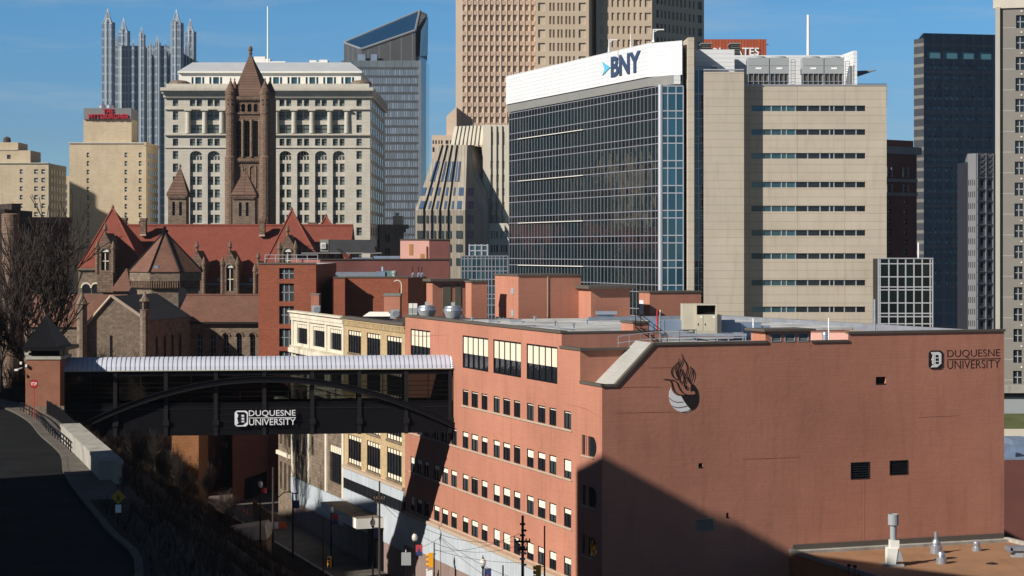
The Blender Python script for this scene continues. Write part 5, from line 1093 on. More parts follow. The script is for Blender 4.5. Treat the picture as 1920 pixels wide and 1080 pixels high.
# ---- stepped tan and cream office
b = Building('sloped_front_office', 'tan concrete office whose ribbed front slopes back like a ski jump', 'building', (X(825, 500), 500, 0))
Y0, Y1 = 500.0, 511.0
BL, BR, TR, TL = Vector(Q(778.5, 394, Y0)), Vector(Q(872, 394, Y0)), Vector(Q(876, 272, Y1)), Vector(Q(820, 272, Y1))
def patch(s, t, w=0.0): p = BL.lerp(BR, s).lerp(TL.lerp(TR, s), t); return (p.x, p.y - w, p.z)
def inv(px, py):
    t = (394 - py) / (394 - 272); s = (px - (778.5 + (820 - 778.5) * t)) / ((872 + 4 * t) - (778.5 + 41.5 * t)); return s, t
mb = MB(); mb.poly([patch(0, 0), patch(1, 0), patch(1, 1), patch(0, 1)], tan_step)
xl, xr = X(778.5, Y0), X(872, Y0); zb = Z(394, Y0); mb.poly([(xl, Y0, 0), (xr, Y0, 0), (xr, Y0, zb), (xl, Y0, zb)], tan_step)
rb = (X(903, 520), 520.0); rb0 = (X(915, 507), 507.0)
mb.poly([(xr, Y0, 0), (rb0[0], rb0[1], 0), (rb0[0], rb0[1], zb), (xr, Y0, zb)], tan_step); mb.poly([patch(1, 0), (rb0[0], rb0[1], zb), (rb[0], rb[1], TR.z), patch(1, 1)], tan_step)
mb.poly([patch(0, 1), patch(1, 1), (rb[0], rb[1], TR.z), (TL.x, 535, TR.z)], roof_mem); mb.poly([(xl, Y0, 0), (xl, Y0, zb), patch(0, 1), (TL.x, 535, TR.z), (TL.x, 535, 0)], tan_step)
b.part(mb, 'wall')
def qwin(x0, x1, y0, y1, g=win_blue, nv=0, fr=None, nh=0, skew=True):
    pts = []
    for px, py in ((x0, y1), (x1, y1), (x1, y0), (x0, y0)):
        s, t = inv(px, py)
        if skew: sm, tm = inv((x0 + x1) / 2, (y0 + y1) / 2); s = sm + (s - sm) if False else inv(px, (y0 + y1) / 2)[0]
        pts.append(patch(s, t, 0.12) if t > 0 else (X(px, Y0), Y0 - 0.12, Z(py, Y0)))
    m_ = MB(); m_.poly(pts, g); 
    if nv:
        for k in range(1, nv + 1):
            f_ = k / (nv + 1); a = Vector(pts[0]).lerp(Vector(pts[1]), f_); c = Vector(pts[3]).lerp(Vector(pts[2]), f_); m_.tube(a, c, 0.16, 0.16, tan_step, 4)
    b.part(m_, 'window')
for a in (811.5, 826, 840.5, 854.5): qwin(a, a + 8, 303, 341, nv=1)
for y0, y1 in ((352, 367), (377, 392)):
    for a, w in ((790, 8), (807, 3.5), (821, 4), (836, 4), (850, 3.5), (860, 8.5)): qwin(a - (y0 - 352) * .12, a + w - (y0 - 352) * .12, y0, y1)
for y0, y1 in ((404, 418.5), (432.5, 447), (458, 472.5), (484, 498)):
    for a, w in ((782, 11.5), (799, 4.5), (807, 2), (813.5, 4), (821.5, 2), (827.5, 4.5), (835.5, 2), (842, 4.5), (855, 12)): qwin(a, a + w, y0, y1, g=win_far)
mb = MB()
for s in (0.17, 0.33, 0.49, 0.66):
    a, c = Vector(patch(s, 0.0, .1)), Vector(patch(s, 1, .1)); mb.tube(a, c, 0.22, 0.22, blackm, 4); mb.tube(a, (a.x, a.y, 20), 0.22, 0.22, blackm, 4)
b.part(mb, 'dark_rib')
Fside = Fr((xr, Y0), (rb0[0] - xr, rb0[1] - Y0)); 
for y0, y1 in ((352, 367), (377, 392), (404, 418.5), (432.5, 447), (458, 472.5)):
    m_ = MB(); m_.poly([Fside.p(Fside.u(876.5), Z(y1, 501), .1), Fside.p(Fside.u(888), Z(y1, 501), .1), Fside.p(Fside.u(888), Z(y0, 501), .1), Fside.p(Fside.u(876.5), Z(y0, 501), .1)], win_blue); b.part(m_, 'window')
b = Building('cream_fluted_office', 'cream concrete office with fluted sloping crown behind the ski jump front', 'building', (X(930, 512), 512, 0))
F = front(512); ops = grid(F, [(919.5, 924.5), (930.3, 935.5), (941, 946)], [(302, 316.5), (327.5, 341.5), (353, 367), (378.5, 392), (404, 418)] ) + grid(F, [(921, 924.5), (932, 935.5), (943, 946)], [(248, 272)])
mass(b, F, 905.5, 958, 234, 30, cream_step, ops=ops, wd=.8)
for o in ops: b.win(F, *o, depth=.8, g=win_blue, nv=0, nh=0)
b.finish()
mb = MB(); mb.hexa([Q(845, 272, 512), Q(904, 272, 512), Q(904, 272, 527), Q(845, 272, 527)], [Q(852, 237, 519), Q(908, 235, 519), Q(908, 235, 527), Q(852, 237, 527)], cream_step); b.part(mb, 'sloping_crown')
mb = MB()
for k in range(1, 8): f_ = k / 8; a = Vector(Q(845, 272, 511.8)).lerp(Vector(Q(904, 272, 511.8)), f_); c = Vector(Q(852, 237, 518.8)).lerp(Vector(Q(908, 235, 518.8)), f_); mb.tube(a, c, .12, .12, coping, 4)
for px in (921, 931.5, 942): mb.box(X(px - .8, 512), X(px, 512), 511.7, 512, Z(418, 512), Z(236, 512), coping)
b.part(mb, 'crown_rib')
b = Building('tan_low_wing', 'tan lower wing with wide dark windows in front of the cream office', 'building', (X(925, 512), 512, 0))
F = front(508); ops = grid(F, [(896.5, 909.5), (920, 934), (939, 951)], [(433.5, 447.5), (459.5, 473), (485, 498)]); mass(b, F, 893, 958, 418.5, 12, cream_step, ops=ops, wd=.4)
for o in ops: b.win(F, *o, depth=.4, g=win_far, fr=white_trim, nv=2, nh=0, bar=.2)
b.finish()
b = Building('pinkish_low_tower', 'short pinkish stone block with a row of small windows behind the ski jump front', 'building', (X(835, 640), 640, 0))
F = front(640); ops = grid(F, [(811, 813.5), (816, 819), (822, 824.5), (827, 830), (835.5, 841), (844, 848)], [(263, 270)]) + grid(F, [(811, 815)], [(276, 285)]); mass(b, F, 809.5, 856, 253.5, 8, pink_tower, ops=ops, wd=.4)
for o in ops: b.win(F, *o, depth=.4, g=win_far, nv=0, nh=0)
b.finish()

# ---- very tall tan tower, cut by the top of the frame
b = Building('tall_tan_tower', 'very tall tan stone skyscraper of stepped bays reaching out of the frame', 'building', (X(1080, 650), 650, 0))
Y = 650; F = front(Y); top = -170
colA = [(780 + a / 3, 780 + c / 3) for a, c in ((262, 279), (294, 311), (325, 341), (357, 374), (389, 405), (421, 437), (453, 469), (486, 503), (518, 534), (551, 567), (585, 601), (617, 634), (650, 667))]
rowA = [(-5.3 + 19.1 * k + 14.2, 5.8 + 19.1 * k + 14.2) for k in range(-9, 13)]
ops = grid(F, colA, rowA); mass(b, F, 854.5, 1004, top, 40, pink_tower, ops=ops, wd=.5, name='window_grid_wall')
for o in ops: b.win(F, *o, depth=.5, g=win_office, nv=0, nh=0)
mb = MB()
for a, c in colA:
    for (r0, r1), (s0, s1) in zip(rowA, rowA[1:]): o = PR(F, a - .3, c + .3, r1 + .2, s0 - .2); mb.fbox(F, *o, 0.0, .12, spandrel)
b.part(mb, 'salmon_spandrels')
mb = MB()
for a, c in zip(colA, colA[1:]): m_ = (a[1] + c[0]) / 2; mb.fbox(F, F.u(m_ - .8), F.u(m_ + .8), 20, Z(top, Y), 0, .3, pink_tower)
b.part(mb, 'stone_ribs')
mb = MB(); mb.hexa([(X(837, 646), 646, 0), (X(856, 646), 646, 0), (X(856, 646), 660, 0), (X(837, 646), 660, 0)], [(X(837, 646), 646, Z(218, 646)), (X(856, 646), 646, Z(200, 646)), (X(856, 646), 660, Z(200, 646)), (X(837, 646), 660, Z(218, 646))], pink_tower); b.part(mb, 'flared_base')
F1 = front(646); colB = [(1009, 1022), (1030, 1034), (1036.5, 1040), (1045, 1049), (1051.5, 1055), (1060, 1064), (1066.5, 1070), (1074.5, 1078), (1085, 1098.5)]
rowB = [(5 + 25.1 * k, 20.5 + 25.1 * k) for k in range(-6, 5)]; ops = grid(F1, colB, rowB); mass(b, F1, 1004.5, 1104, top, 40, tan_tower, ops=ops, wd=.6, name='bay_wall')
for o in ops: b.win(F1, *o, depth=.6, g=win_blue if o[1] - o[0] > 2 else win_far, fr=tan_tower if o[1] - o[0] > 2 else None, nv=2, nh=0, bar=.25)
F3 = front(650.5); colC = [(1125, 1130), (1135.7, 1141), (1146.5, 1151.5), (1157, 1162.5), (1167.5, 1172), (1177, 1182), (1188, 1193), (1199, 1204), (1209, 1221)]
rowC = [(-1.5 + 25.2 * k, 13 + 25.2 * k) for k in range(-6, 5)]; ops = grid(F3, colC, rowC); mass(b, F3, 1118, 1222.5, top, 36, tan_tower, ops=ops, wd=.5, name='blue_window_wall')
for o in ops: b.win(F3, *o, depth=.5, g=win_blue if o[1] - o[0] < 1.2 else win_far, fr=tan_tower if o[1] - o[0] > 1.2 else None, nv=2, nh=0, bar=.25)
mb = MB(); mb.prism([(X(1104, 646), 646.4), (X(1118, 650.5), 656), (X(1118, 650.5), 680), (X(1104, 646), 680)], 0, Z(top, 650), tan_tower); b.part(mb, 'recess_wall')
x0 = X(1222.5, 650.5); FD = Fr((x0, 650.5), (.7071, .7071)); w_ = FD.u(1320)
wd_ops = []; dcols = [(2.2, 3.4), (4.4, 5.2), (6.2, 7.0), (8.2, 9.0), (10.2, 11.0), (12.2, 13.0), (14.2, 15.0), (16.2, 17.0), (18.5, 19.3), (20.6, 21.4), (22.9, 25.2)]
for a, c in dcols:
    for r in rowC: wd_ops.append((a, c, Z(r[1], 660), Z(r[0], 660)))
wd_ops = [o for o in wd_ops if o[1] < w_ - .3]
mb = MB(); wall(mb, FD, 0, w_, 0, Z(top, 650), wd_ops, tan_tower, .5); q = lambda u, w: FD.p(u, 0, w)[:2]; mb.prism([q(0, -.6), q(w_, -.6), q(w_, -20), q(0, -20)], 0, Z(top, 650), tan_tower); mb.poly([FD.p(w_, 0), FD.p(w_, 0, -.6), FD.p(w_, Z(top, 650), -.6), FD.p(w_, Z(top, 650))], tan_tower); b.part(mb, 'shaded_side_wall')
for o in wd_ops: b.win(FD, *o, depth=.5, g=win_dark, nv=0, nh=0)
b.finish()

# ---- right hand side towers
b = Building('dark_steel_tower', 'dark navy office tower with small bluish windows, narrow lit edge on its left', 'building', (X(1740, 600), 600, 0))
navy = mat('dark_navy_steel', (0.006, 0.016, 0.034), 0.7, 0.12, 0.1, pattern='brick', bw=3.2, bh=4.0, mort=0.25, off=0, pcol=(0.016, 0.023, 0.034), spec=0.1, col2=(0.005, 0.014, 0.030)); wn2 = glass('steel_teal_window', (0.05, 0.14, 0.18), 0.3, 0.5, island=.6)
F = Fr((X(1732, 600), 600), (.98, .2)); u1 = F.u(1866); z1 = Z(62, 600); ops = []
kc = [(1738.5, 1745, 1748, 1755, 1757.5, 1764), (1770, 1777, 1779.5, 1786, 1789, 1796), (1802, 1808, 1811.5, 1818, 1821, 1827), (1834.5, 1840.5, 1844, 1850, 1853.5, 1859.5)]
for k in kc:
    for a, c in ((k[0], k[1]), (k[2], k[3]), (k[4], k[5])):
        for j in range(22): y = 120.5 + 19.3 * j; ops.append((F.u(a), F.u(c), Z(y + 7.5, 600), Z(y, 600)))
    ops.append((F.u(k[0]), F.u(k[5]), Z(109, 600), Z(94, 600)))
mb = MB(); wall(mb, F, 0, u1, 0, z1, ops, navy, .5); q = lambda u, w: F.p(u, 0, w)[:2]; mb.prism([q(0, -.6), q(u1, -.6), q(u1, -30), q(8, -25)], 0, z1, navy); b.part(mb, 'wall')
for o in ops: b.win(F, *o, depth=.5, g=wn2, nv=0, nh=0)
Fl_ = Fr((X(1713.5, 604), 604), (X(1732, 600) - X(1713.5, 604), -4.0)); mb = MB(); L_ = Fl_.u(1732); mb.prism([Fl_.p(0, 0)[:2], Fl_.p(L_, 0)[:2], F.p(.3, 0, -6)[:2], (X(1714, 612), 612)], 0, z1 - 1.5, mat('lit_edge_steel', (0.05, 0.055, 0.065), .6, pattern='brick', bw=30, bh=3.1, mort=.5, off=0, pcol=(.15, .145, .135))); b.part(mb, 'narrow_edge')  # edge and bands lighter than the navy front, sunlight put into their colour
b.finish()
b = Building('brown_brick_hotel', 'dark brown brick hotel with pale window surrounds between beige wall and navy tower', 'building', (X(1690, 520), 520, 0))
F = Fr((X(1655, 520), 520), (.80, .6)); dbr = mat('dark_brown_brick', (0.13, 0.048, 0.04), .9, .12, .2); lim = mat('sooty_limestone', (0.22, 0.20, 0.19), .9, .12, .3)
u0, u1 = 0, F.u(1719); z1 = Z(276, 522); ops = []
for a in (1664.5, 1694.5): ops += [(F.u(a), F.u(a + 6), Z(y + 9.5, 523), Z(y, 523)) for y in [318 if a > 1680 else 319, 351] + [373 + 19 * k for k in range(8)]]
mb = MB(); wall(mb, F, u0, u1, 0, z1, ops, dbr, .4); q = lambda u, w: F.p(u, 0, w)[:2]; mb.prism([q(0, -.5), q(u1, -.5), q(u1, -20), q(0, -20)], 0, z1, dbr); mb.prism([q(0, -1), q(F.u(1718), -1), q(F.u(1718), -15), q(0, -15)], z1, Z(262, 523), dbr); mb.prism([q(0, -3), q(F.u(1672.5), -3), q(F.u(1672.5), -12), q(0, -12)], Z(262, 523), Z(211, 523), dbr); b.part(mb, 'wall')
for o in ops: b.win(F, *o, depth=.4, g=win_far, fr=lim, nv=0, nh=1, bar=.25)
b.finish(); mb = MB(); mb.fbox(F, 0, u1 + .8, Z(289, 523), Z(275, 523), -.2, 1.0, lim)
for y0, y1 in ((335, 341), (361, 367)): mb.fbox(F, 0, u1, Z(y1, 523), Z(y0, 523), -.1, .3, lim)
for o in ops[:2] + ops[10:12]: mb.fbox(F, o[0] - .5, o[0], o[2] - .5, o[3] + .7, 0, .2, lim); mb.fbox(F, o[1], o[1] + .5, o[2] - .5, o[3] + .7, 0, .2, lim)
b.part(mb, 'stone_trim')
b = Building('lattice_front_tower', 'narrow grey tower with diamond lattice panels and small windows at the right', 'building', (X(1830, 480), 480, 0))
gy = mat('bluish_grey_concrete', (0.13, 0.135, 0.155), .8, .08, .2); gl = mat('light_grey_concrete', (0.165, 0.165, 0.175), .8, .08, .2)
F = front(480); z1 = Z(287.5, 480); Fa = Fr((X(1794, 500), 500), (X(1814, 480) - X(1794, 500), -20)); Fb = Fr((X(1814, 480), 480), (1, .08)); Fc2 = Fr((Fb.p(Fb.u(1830), 0)[0], Fb.p(Fb.u(1830), 0)[1]), (.8, .6))
mb = MB(); A0 = (X(1795, 490), 490); A1 = (X(1815, 482), 482); A2 = (X(1830, 480), 480)
F1_ = Fr(A1, (A2[0] - A1[0], A2[1] - A1[1])); L1 = F1_.u(1830); F2_ = Fr(A2, (.9, .436)); L2 = F2_.u(1867); o1 = []; o2 = []
for j in range(15):
    y = 337 + 22 * j
    for k in range(4): a = L1 * (k + .25) / 4.2; o1.append((a, a + L1 * .09, Z(y + 11, 481), Z(y, 481)))
    for k in range(2): a = F2_.u(1838 + 14.5 * k); o2.append((a, a + .9, Z(y + 11, 482), Z(y, 482)))
wall(mb, F1_, 0, L1, 0, z1, o1, gl, .5); wall(mb, F2_, 0, L2, 0, z1, o2, gl, .5)
e = F2_.p(L2, 0)[:2]; mb.prism([A0, (A1[0] - .05, A1[1] + .6), (A2[0], A2[1] + .7), (e[0], e[1] + .7), (e[0], 520), (X(1798, 520), 520)], 0, z1 - 2.0, mat('near_black_concrete', (.018, .02, .03), .8)); mb.prism([(A1[0], A1[1] + .6), (A2[0], A2[1] + .7), (e[0], e[1] + .7), (e[0], 515)], 0, z1, gl); b.part(mb, 'wall')
for o in o1: b.win(F1_, *o, depth=.4, g=blind2, nv=0, nh=0, jit=0)
for o in o2: b.win(F2_, *o, depth=.5, g=win_dark, nv=0, nh=0, jit=0)
b.finish()
mb = MB()
for k in range(2):
    for j in range(4):
        a = F2_.u(1834 + 14.5 * k); c = F2_.u(1846.5 + 14.5 * k); y0, y1 = 290 + 9.8 * j, 299 + 9.8 * j
        p = lambda u, y: F2_.p(u, Z(y, 482), .12)
        mb.tube(p(a, y0), p(c, y1), .13, .13, gl, 4); mb.tube(p(a, y1), p(c, y0), .13, .13, gl, 4)
for k in (1831.5, 1847.5, 1861): mb.fbox(F2_, F2_.u(k), F2_.u(k + 1.2), 0, z1, 0, .3, gl)
for j in range(15): mb.fbox(F2_, 0, L2, Z(334 + 22 * j, 482), Z(332.5 + 22 * j, 482), 0, .25, gl)
b.part(mb, 'lattice_panel')
# grey brick apartment tower
b = Building('grey_brick_tower', 'grey brick apartment tower with a pale corner pier at the right edge', 'building', (X(1890, 300), 300, 0))
gb = mat('grey_brick', (0.20, 0.185, 0.165), .9, .06, .3, pattern='brick', bw=30, bh=3.1, mort=.06, off=0, pcol=(.30, .29, .27), col2=(.195, .18, .16)); pp = mat('pale_pier', (0.50, 0.46, 0.38), .85, .05)
F = Fr((X(1875, 302), 302), (1, -.28)); u1 = F.u(1960); rowg = [(26.5 + 39.4 * k, 51 + 39.4 * k) for k in range(-1, 18)]; ops = []
for a, c in ((1905, 1921), (1942, 1955)):
    for r in rowg: ops.append((F.u(a - (r[0] - 26) * .008), F.u(c - (r[0] - 26) * .008), Z(r[1], 300), Z(r[0], 300)))
zt_ = Z(16, 302); mb = MB(); wall(mb, F, 0, u1, 0, zt_, ops, gb, .35); mb.prism([F.p(.1, 0, -.4)[:2], F.p(u1, 0, -.4)[:2], F.p(u1, 0, -20)[:2], (X(1880, 320), 320)], 0, zt_, gb); b.part(mb, 'wall')
for o in ops: b.win(F, *o, depth=.35, g=win_dark, fr=grey_unit, nv=1, nh=1, bar=.12)
b.finish()
mb = MB(); mb.prism([(X(1866.5, 301.5), 301.5), (X(1875, 301.5), 301.5), (X(1880, 320), 320), (X(1870, 320), 320)], 0, Z(13, 301.5), pp); b.part(mb, 'pale_corner_pier')
mb = MB(); mb.fbox(F, -1, u1, zt_, zt_ + 1.6, -.5, .3, pp); mb.box(X(1899, 302), X(1910, 302), 303, 304, zt_ + 1.6, zt_ + 2.4, blackm); b.part(mb, 'parapet')
mb = MB()
for r in rowg: mb.fbox(F, F.u(1914), F.u(1917), Z(r[1] + 9, 300), Z(r[1] + 6.5, 300), 0, .1, white_trim)
b.part(mb, 'wall_vents')
b = Building('parking_podium', 'pale concrete podium with a dark garage opening below the grey brick tower', 'building', (X(1905, 296), 296, 0))
mb = MB(); mb.box(X(1870, 297), X(1960, 297), 297, 300, Z(737, 297), Z(724, 297), concrete); mb.box(X(1870, 297), X(1960, 297), 297.6, 300, Z(778, 297), Z(737, 297), grey_unit); mb.box(X(1870, 297), X(1960, 297), 297.3, 297.6, Z(745, 297), Z(737, 297), blackm); b.part(mb, 'wall')
b = Building('white_low_building', 'small white building behind metal roofs right of the end wall', 'building', (X(1905, 330), 330, 0))
mb = MB(); mb.box(X(1868, 285), X(1950, 285), 285, 289, 0, Z(808, 285), cream_step); b.part(mb, 'wall'); mb = MB(); mb.box(X(1886, 285), X(1900, 285), 284.9, 285, Z(829, 285), Z(817, 285), grey_unit); b.part(mb, 'shutter_window')
mb = MB()
b = Building('dark_side_building', 'unlit dark brick building with metal roof seen past the end wall', 'building', (X(1905, 240), 240, 0))
mb = MB(); mb.box(X(1868, 240), X(1960, 240), 240, 275, 0, Z(862, 240), dbr, galv_lt); b.part(mb, 'wall')
mb = MB(); mb.box(X(1878, 244), X(1900, 244), 243, 247, Z(862, 244), Z(836, 244), galv_lt); b.part(mb, 'roof_duct'); mb = MB(); mb.box(X(1900, 250), X(1940, 250), 250, 256, Z(862, 240), Z(826, 250), galv_lt); b.part(mb, 'roof_duct')

# blocks added out of view: two mirrored in the glass, one shading the hotel
b = Building('unseen_dark_tower', 'added dark brown tower beyond the left edge, placed to be mirrored in the glass office', 'building', (-180, 560, 0))
F = front(560); ops = [(-220 + 5 * k, -217.5 + 5 * k, 6 + 4.4 * j, 8.4 + 4.4 * j) for k in range(12) for j in range(27)]
mb = MB(); wall(mb, F, -222, -157, 0, 130, ops, mat('brown_black_cladding', (.035, .03, .03), .6), .4); mb.box(-222, -157, 560.5, 590, 0, 130, mat('brown_black_cladding', (.035, .03, .03))); b.part(mb, 'wall')
for o in ops: b.win(F, *o, depth=.4, g=win_far, nv=0, nh=0)
b.finish(cap=0)
b = Building('unseen_slab_tower', 'added buff slab tower beyond the left edge, placed to shade the lower half of the hotel', 'building', (-185, 503, 0))
s_a, s_c = Vector((.812, .583)), Vector((-.583, .812)); mb = MB(); mb.prism([tuple(s_a * a + s_c * c_) for a, c_ in ((128, 501), (146, 501), (146, 525), (128, 525))], 0, 96, tan_hotel, roof_dark)
mb.prism([tuple(s_a * a + s_c * c_) for a, c_ in ((130, 513), (144, 513), (144, 519), (130, 519))], 96, 101, tan_hotel, roof_dark); b.part(mb, 'wall')

b = Building('unseen_pale_block', 'added pale granite block far beyond the left edge, placed to be mirrored in the glass office', 'building', (-214, 640, 0))
F = front(640); ops = [(-232 + 3.4 * k, -230.3 + 3.4 * k, 5 + 3.9 * j, 7.5 + 3.9 * j) for k in range(12) for j in range(17)]
mb = MB(); wall(mb, F, -236, -190, 0, 74, ops, white_gran, .5); mb.box(-236, -190, 640.6, 670, 0, 74, white_gran, roof_dark); b.part(mb, 'wall')
for o in ops: b.win(F, *o, depth=.5, g=win_dark, nv=0, nh=0)
b.finish(cap=0)
# ================================================================ stone courthouse and jail
def arched(b, F, op, m, g, depth=.5, nv=1, nh=1, fr=None, bar=.15):
    """window with a round head; returns opening, fills spandrels"""
    mb = MB(); r = (op[1] - op[0]) / 2; arch_fill(mb, F, op[0], op[1], op[3] - r, op[3], m, depth=depth, w=0.003); mb.build('arch_spandrel', b.root)
    b.win(F, *op, depth=depth, g=g, fr=fr or m, nv=nv, nh=nh, bar=bar)
b = Building('courthouse_tower', 'tall brown granite clockless tower with corner turrets and pyramid roof', 'tower', (X(465, 480), 480, 0))
Y = 480.; F = front(Y); x0, x1 = X(434, Y), X(498, Y); ops = []
tall = [(443, 452), (459, 468), (475, 484)]; tops = [(441, 447.7), (452.5, 459.5), (464, 471.5), (475.5, 483)]
o_t = [PR(F, a, c, 226, 294) for a, c in tall]; o_s = [PR(F, a, c, 194.5, 209.5) for a, c in tops]
mb = MB(); wall(mb, F, x0, x1, 0, Z(180, Y), o_t + o_s, granite, 1.0); mb.box(x0, x1, Y + 1.1, Y + 11, 0, Z(180, Y), granite); mb.prism([(x1, Y + .2), (x1 + 1.2, Y + 11), (x0, Y + 11), (x0, Y + 2)], 0, Z(180.5, Y), granite)
b.part(mb, 'wall')
for o in o_t: arched(b, F, o, granite, blackm, depth=1.0, nv=1, nh=4, fr=granite_lt, bar=.16)
for o in o_s: arched(b, F, o, granite, blackm, depth=1.0, nv=0, nh=0)
b.finish()
mb = MB(); yb = Z(180, Y); xa, xc = X(436, Y), X(495, Y); xm = X(469, Y + 5); ap = (xm, Y + 5.5, Z(98, Y + 5)); ring_ = [(xa, Y - .3, yb), (xc, Y - .3, yb), (xc + 1.2, Y + 11.3, yb), (xa, Y + 11.3, yb)]
for k in range(4): mb.poly([ring_[k], ring_[(k + 1) % 4], ap], cone_tile)
r = b.part(mb, 'pyramid_roof'); mb = MB(); mb.lathe((ap[0], ap[1], ap[2] - .6), [(.35, 0), (.5, .5), (.3, .8), (.6, 1.2), (.45, 1.8), (.1, 2.2)], granite, 10); mb.build('finial', r)
for px, dy, rr_ in ((432.5, 0, 1.15), (497, 0, 1.15), (440, 11, 1.1), (506, 11, 1.15)):
    Yt = Y + dy; mb = MB(); mb.lathe((X(px, Yt), Yt, 0), [(rr_ * 1.2, 0), (rr_ * 1.2, Z(295, Yt)), (rr_, Z(292, Yt)), (rr_, Z(215, Yt)), (rr_ * 1.1, Z(213, Yt)), (rr_ * 1.1, Z(178, Yt)), (rr_ * 1.2, Z(176, Yt)), (rr_ * 1.2, Z(173, Yt))], granite, 14); tr = b.part(mb, 'corner_turret')
    mb = MB(); mb.lathe((X(px, Yt), Yt, Z(173, Yt)), [(rr_ * 1.25, 0), (rr_ * .6, 1.5), (.12, 2.9), (.2, 3.1), (.05, 3.5)], cone_tile, 14); mb.build('turret_cone', tr)
    if dy == 0:
        mb = MB()
        for q, y in ((-.4, 188), (.5, 188), (-.4, 196), (.5, 196)): mb.box(X(px, Yt) + q - .15, X(px, Yt) + q + .15, Yt - rr_ * 1.12, Yt - rr_, Z(y, Yt) - .15, Z(y, Yt) + .15, blackm)
        mb.build('slit_window', tr)
mb = MB()
for y0, y1, e in ((181, 186, .5), (211, 214, .35), (297, 302, .45)): mb.box(x0, x1, Y - e, Y, Z(y1, Y), Z(y0, Y), granite)
for k in range(16): xk = x0 + .6 + k * .42; mb.box(xk, xk + .2, Y - .5, Y, Z(188.5, Y), Z(186, Y), granite); mb.box(xk, xk + .2, Y - .45, Y, Z(304.5, Y), Z(302, Y), granite)
for px in (439, 455.5, 471.5, 487): mb.tube((X(px, Y), Y - .1, Z(294, Y)), (X(px, Y), Y - .1, Z(224, Y)), .32, .32, granite_lt, 8)
b.part(mb, 'stone_banding')
mb = MB()
for a, c in ((444, 455), (468, 480)): o = PR(F, a, c, 316, 352); mb.tube((o[0], Y, o[2]), (o[0], Y, o[3]), .22, .22, granite_lt, 6); pts = [((o[0] + o[1]) / 2 + (o[1] - o[0]) / 2 * math.cos(t), Y, o[3] + (o[1] - o[0]) / 2 * math.sin(t)) for t in lin(0, math.pi, 8)]; mb.path(pts, .25, granite_lt, 6); mb.tube((o[1], Y, o[2]), (o[1], Y, o[3]), .22, .22, granite_lt, 6)
b.part(mb, 'blind_arches')
def small_tower(lb, px0, px1, ytop, yap, pxap, Y):
    b = Building('stair_tower', lb, 'tower', (X((px0 + px1) / 2, Y), Y, 0), 'small granite towers beside the tall courthouse tower')
    F = front(Y); w = X(px1, Y) - X(px0, Y); xm = (px0 + px1) / 2
    os_ = [PR(F, xm - 6.5 - 2.6, xm - 6.5 + 2.6, ytop + 13, ytop + 39), PR(F, xm + 6.5 - 2.6, xm + 6.5 + 2.6, ytop + 13, ytop + 39)]
    mb = MB(); wall(mb, F, X(px0, Y), X(px1, Y), 0, Z(ytop, Y), os_, granite_lt, .6); mb.box(X(px0, Y), X(px1, Y), Y + .7, Y + w, 0, Z(ytop, Y), granite_lt); b.part(mb, 'wall')
    for o in os_: arched(b, F, o, granite_lt, win_dark, .6, 0, 5, fr=galv_lt, bar=.12)
    b.finish(); mb = MB(); xa, xb, z = X(px0, Y) - .4, X(px1, Y) + .4, Z(ytop, Y); ap = (X(pxap, Y + w / 2), Y + w / 2, Z(yap, Y + w / 2)); rg = [(xa, Y - .4, z), (xb, Y - .4, z), (xb, Y + w + .4, z), (xa, Y + w + .4, z)]
    for k in range(4): mb.poly([rg[k], rg[(k + 1) % 4], ap], cone_tile)
    mb.lathe((ap[0], ap[1], ap[2] - .2), [(.2, 0), (.3, .3), (.05, .8)], granite, 8); b.part(mb, 'pyramid_roof')
    mb = MB(); mb.box(xa + .2, xb - .2, Y - .25, Y + w + .2, z - .5, z, granite)
    for k in range(18): xk = xa + .5 + (xb - xa - 1) * k / 18; mb.box(xk, xk + .15, Y - .3, Y, z - .9, z - .5, granite)
    b.part(mb, 'corbel_band')
small_tower('small granite stair tower with paired arched windows, left of the tall tower', 315, 349, 365, 312, 338, 452)
small_tower('small granite stair tower standing directly in front of the tall tower', 436, 478, 366, 317, 459, 452)

b = Building('courthouse', 'long granite courthouse under steep red tiled roofs with stone dormers', 'building', (X(380, 430), 430, 0))
Ye, Yr = 430., 448.; zr_, ze = Z(423.5, Yr), Z(531, Ye)
mb = MB(); xl, xr = X(155, Ye), X(650, Ye); mb.hexa([(xl, Ye - .6, ze), (xr, Ye - .6, ze), (xr, Yr + 18, ze), (xl, Yr + 18, ze)], [(xl + 3, Yr, zr_), (xr, Yr, zr_), (xr, Yr + .3, zr_), (xl + 3, Yr + .3, zr_)], red_tile); rf = b.part(mb, 'main_roof')
mb = MB(); mb.box(xl, xr, Ye, Yr + 18, 0, ze - .4, granite_lt); mb.box(xl, xr, Ye - .8, Ye, ze - .4, ze, galv_lt)
